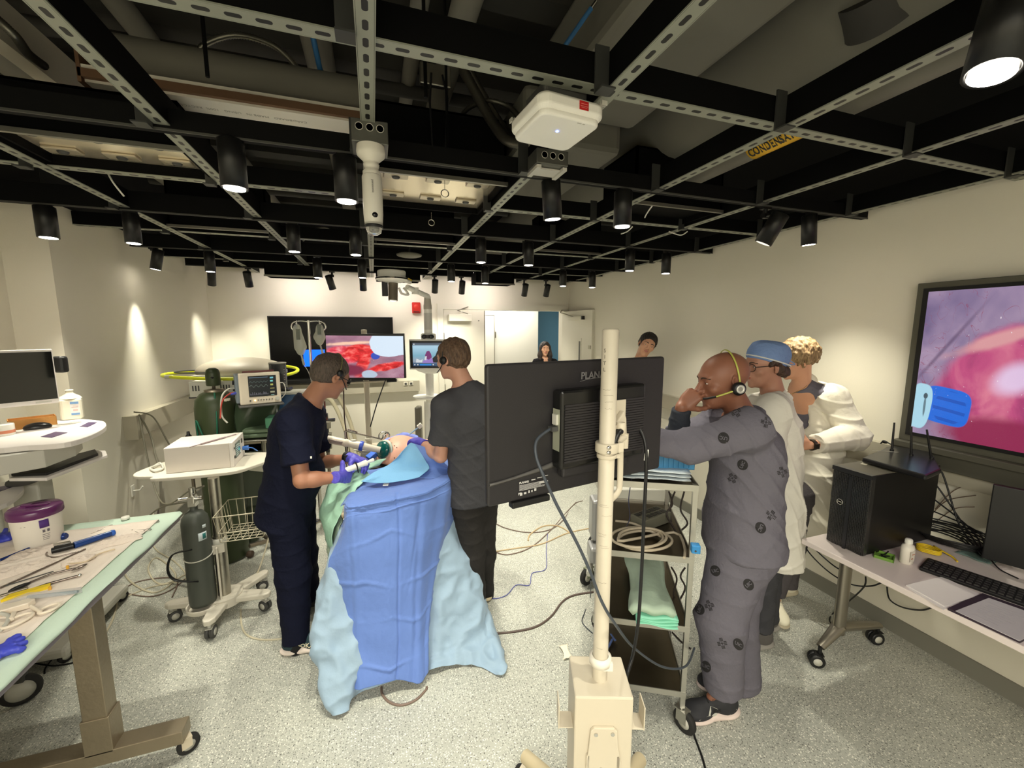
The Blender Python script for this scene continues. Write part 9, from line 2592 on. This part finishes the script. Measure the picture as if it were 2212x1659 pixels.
# ---------------------------------------------------------------- young man far by the wall and woman in the doorway
def youth():
 root=thing('person','dark haired young person leaning the head against the right wall behind the monitor','person',(2.62,3.75,0))
 F=4.3
 J=dict(root=root,head=P(1397,745,F=F),face=(-0.42,-0.88,-0.10),up=(0.42,-0.05,0.90),neck=P(1380,784,F=F),
   front=(-0.45,-0.88,0),chest=P(1372,820,F=F),pelvis=P(1366,905,F=F),shL=P(1405,808,F=F-0.05),shR=P(1338,808,F=F+0.08),
   elL=P(1412,868,F=F),wrL=P(1396,905,F=F-0.2),elR=P(1330,865,F=F+0.1),wrR=P(1350,900,F=F-0.1),
   hipL=P(1375,915,F=F),hipR=P(1357,915,F=F),knL=P(1376,1000,F=F),knR=P(1354,1000,F=F),anL=P(1376,1082,F=F),anR=P(1352,1082,F=F),toeL=(-.4,-.9,0),toeR=(-.5,-.85,0))
 for k in ('anL','anR'):J[k].z=0.09
 sk=skin_mat('pale_skin',(206,156,126),(176,110,98))
 bo,L,Hm=body('youth',J,sk,hs=1.04,vox=0.005)
 hm=hair_mat('black_hair',(18,14,12),(44,34,28))
 short_hair(root,L,Hm,1.04,hm,t=0.014,line=0.046,disp=0.003)
 face_bits(root,L,Hm,1.04,hm)
 m=cloth_mat('blue_grey_shirt',(72,78,92));scrub_top(J,m,name='shirt',g=0.95,seed=2,hem=0.05)
 trousers(J,cloth_mat('dark_trousers',(40,40,44)),g=0.93,seed=3)
 for s in 'LR':shoe(root,J['an'+s],J['toe'+s],MATS['black_shoe_mesh'],MATS['dark_sole'])
youth()
def woman():
 F=P(1178,752,Y=6.35);root=thing('person','person with long dark hair and black jacket standing in the open doorway','person',(F.x,6.38,0))
 yy=6.35
 J=dict(root=root,head=P(1177,754,Y=yy),face=(-0.22,-0.97,0.0),up=(0.03,0,1),neck=P(1178,776,Y=yy),
   front=(-0.2,-0.98,0),chest=P(1178,795,Y=yy),pelvis=P(1178,850,Y=yy),shL=P(1196,784,Y=yy),shR=P(1159,784,Y=yy),
   elL=P(1202,815,Y=yy),wrL=P(1190,835,Y=yy-0.15),elR=P(1154,815,Y=yy),wrR=P(1166,835,Y=yy-0.15),
   hipL=P(1185,858,Y=yy),hipR=P(1171,858,Y=yy),knL=P(1185,912,Y=yy),knR=P(1171,912,Y=yy),anL=P(1185,962,Y=yy),anR=P(1171,962,Y=yy),toeL=(-.1,-1,0),toeR=(-.2,-1,0))
 for k in ('anL','anR'):J[k].z=0.09
 for k in ('knL','knR'):J[k].z=0.48
 sk=skin_mat('light_skin',(214,164,134),(176,96,90))
 bo,L,Hm=body('woman',J,sk,hs=1.0,vox=0.005,sex='f',g=0.9,jaw=0.9)
 hm=hair_mat('dark_long_hair',(24,18,16),(56,42,36))
 S=Sculpt(0.0045)
 S.ell(L(0,-0.016,0.040),(0.086,0.104,0.090),Hm)
 for s in (-1,1):
  S.cone(L(s*0.068,0.012,0.03),L(s*0.085,0.03,-0.10),0.030,0.036,0.03);S.cone(L(s*0.085,0.03,-0.10),L(s*0.080,0.060,-0.25),0.036,0.024,0.03)
 S.cone(L(0,-0.07,0.02),L(0,-0.07,-0.20),0.07,0.06,0.03,squash=(Hm @ Vector((0,1,0)),1.5))
 S.ell(L(0,0.110,-0.010),(0.060,0.080,0.078),Hm,0.012,True)
 S.build('hair',hm,root,disp=hair_disp(0.003))
 face_bits(root,L,Hm,1.0,hm)
 top=scrub_top(J,cloth_mat('black_jacket',(22,21,24)),name='jacket',g=0.86,long_sleeve=True,hem=0.05,seed=5,vneck=0.12)
 trousers(J,cloth_mat('black_slacks',(20,20,22)),g=0.86,seed=6)
 for s in 'LR':shoe(root,J['an'+s],J['toe'+s],MATS['black_shoe_mesh'],MATS['dark_sole'])
woman()
# ================================================================ groups of repeated things
GROUPS={'track_spotlight':'black track spotlights','ceiling_strut':'long slotted ceiling struts','cross_strut':'slotted cross struts','light_track':'black lighting tracks',
  'box_light':'black box lights in the ceiling grid','ceiling_pipe':'dim pipes under the deck','hanger_rod':'hanger rods','flexible_conduit':'flexible conduits','surgical_clamp':'ring handled clamps on the instrument table',
  'long_forceps':'long rods on the instrument table','gauze':'gauze wads on the instrument table','used_glove':'crumpled blue gloves','loose_wire':'loose white wires in the ceiling','hanging_ring':'chrome rings under the ceiling',
  'person':'people in the room','iv_bag':'drip bags','cable':'loose cables and hoses','breathing_hose':'cream breathing hoses','wrapped_tray':'green trays','amber_clip':'amber clips','paper_pad':'papers on the table',
  'junction_box':'steel junction boxes','rectangular_duct':'rectangular ducts','blue_cable':'blue cables in the ceiling','dark_pipe':'dark pipes at upper right','monitor_stand':'white pole stands'}
for o in list(bpy.data.objects):
 if o.parent is None and o.get('label') and not o.get('kind') and not o.get('group'):
  g=GROUPS.get(o.name.split('.')[0])
  if g:o['group']=g
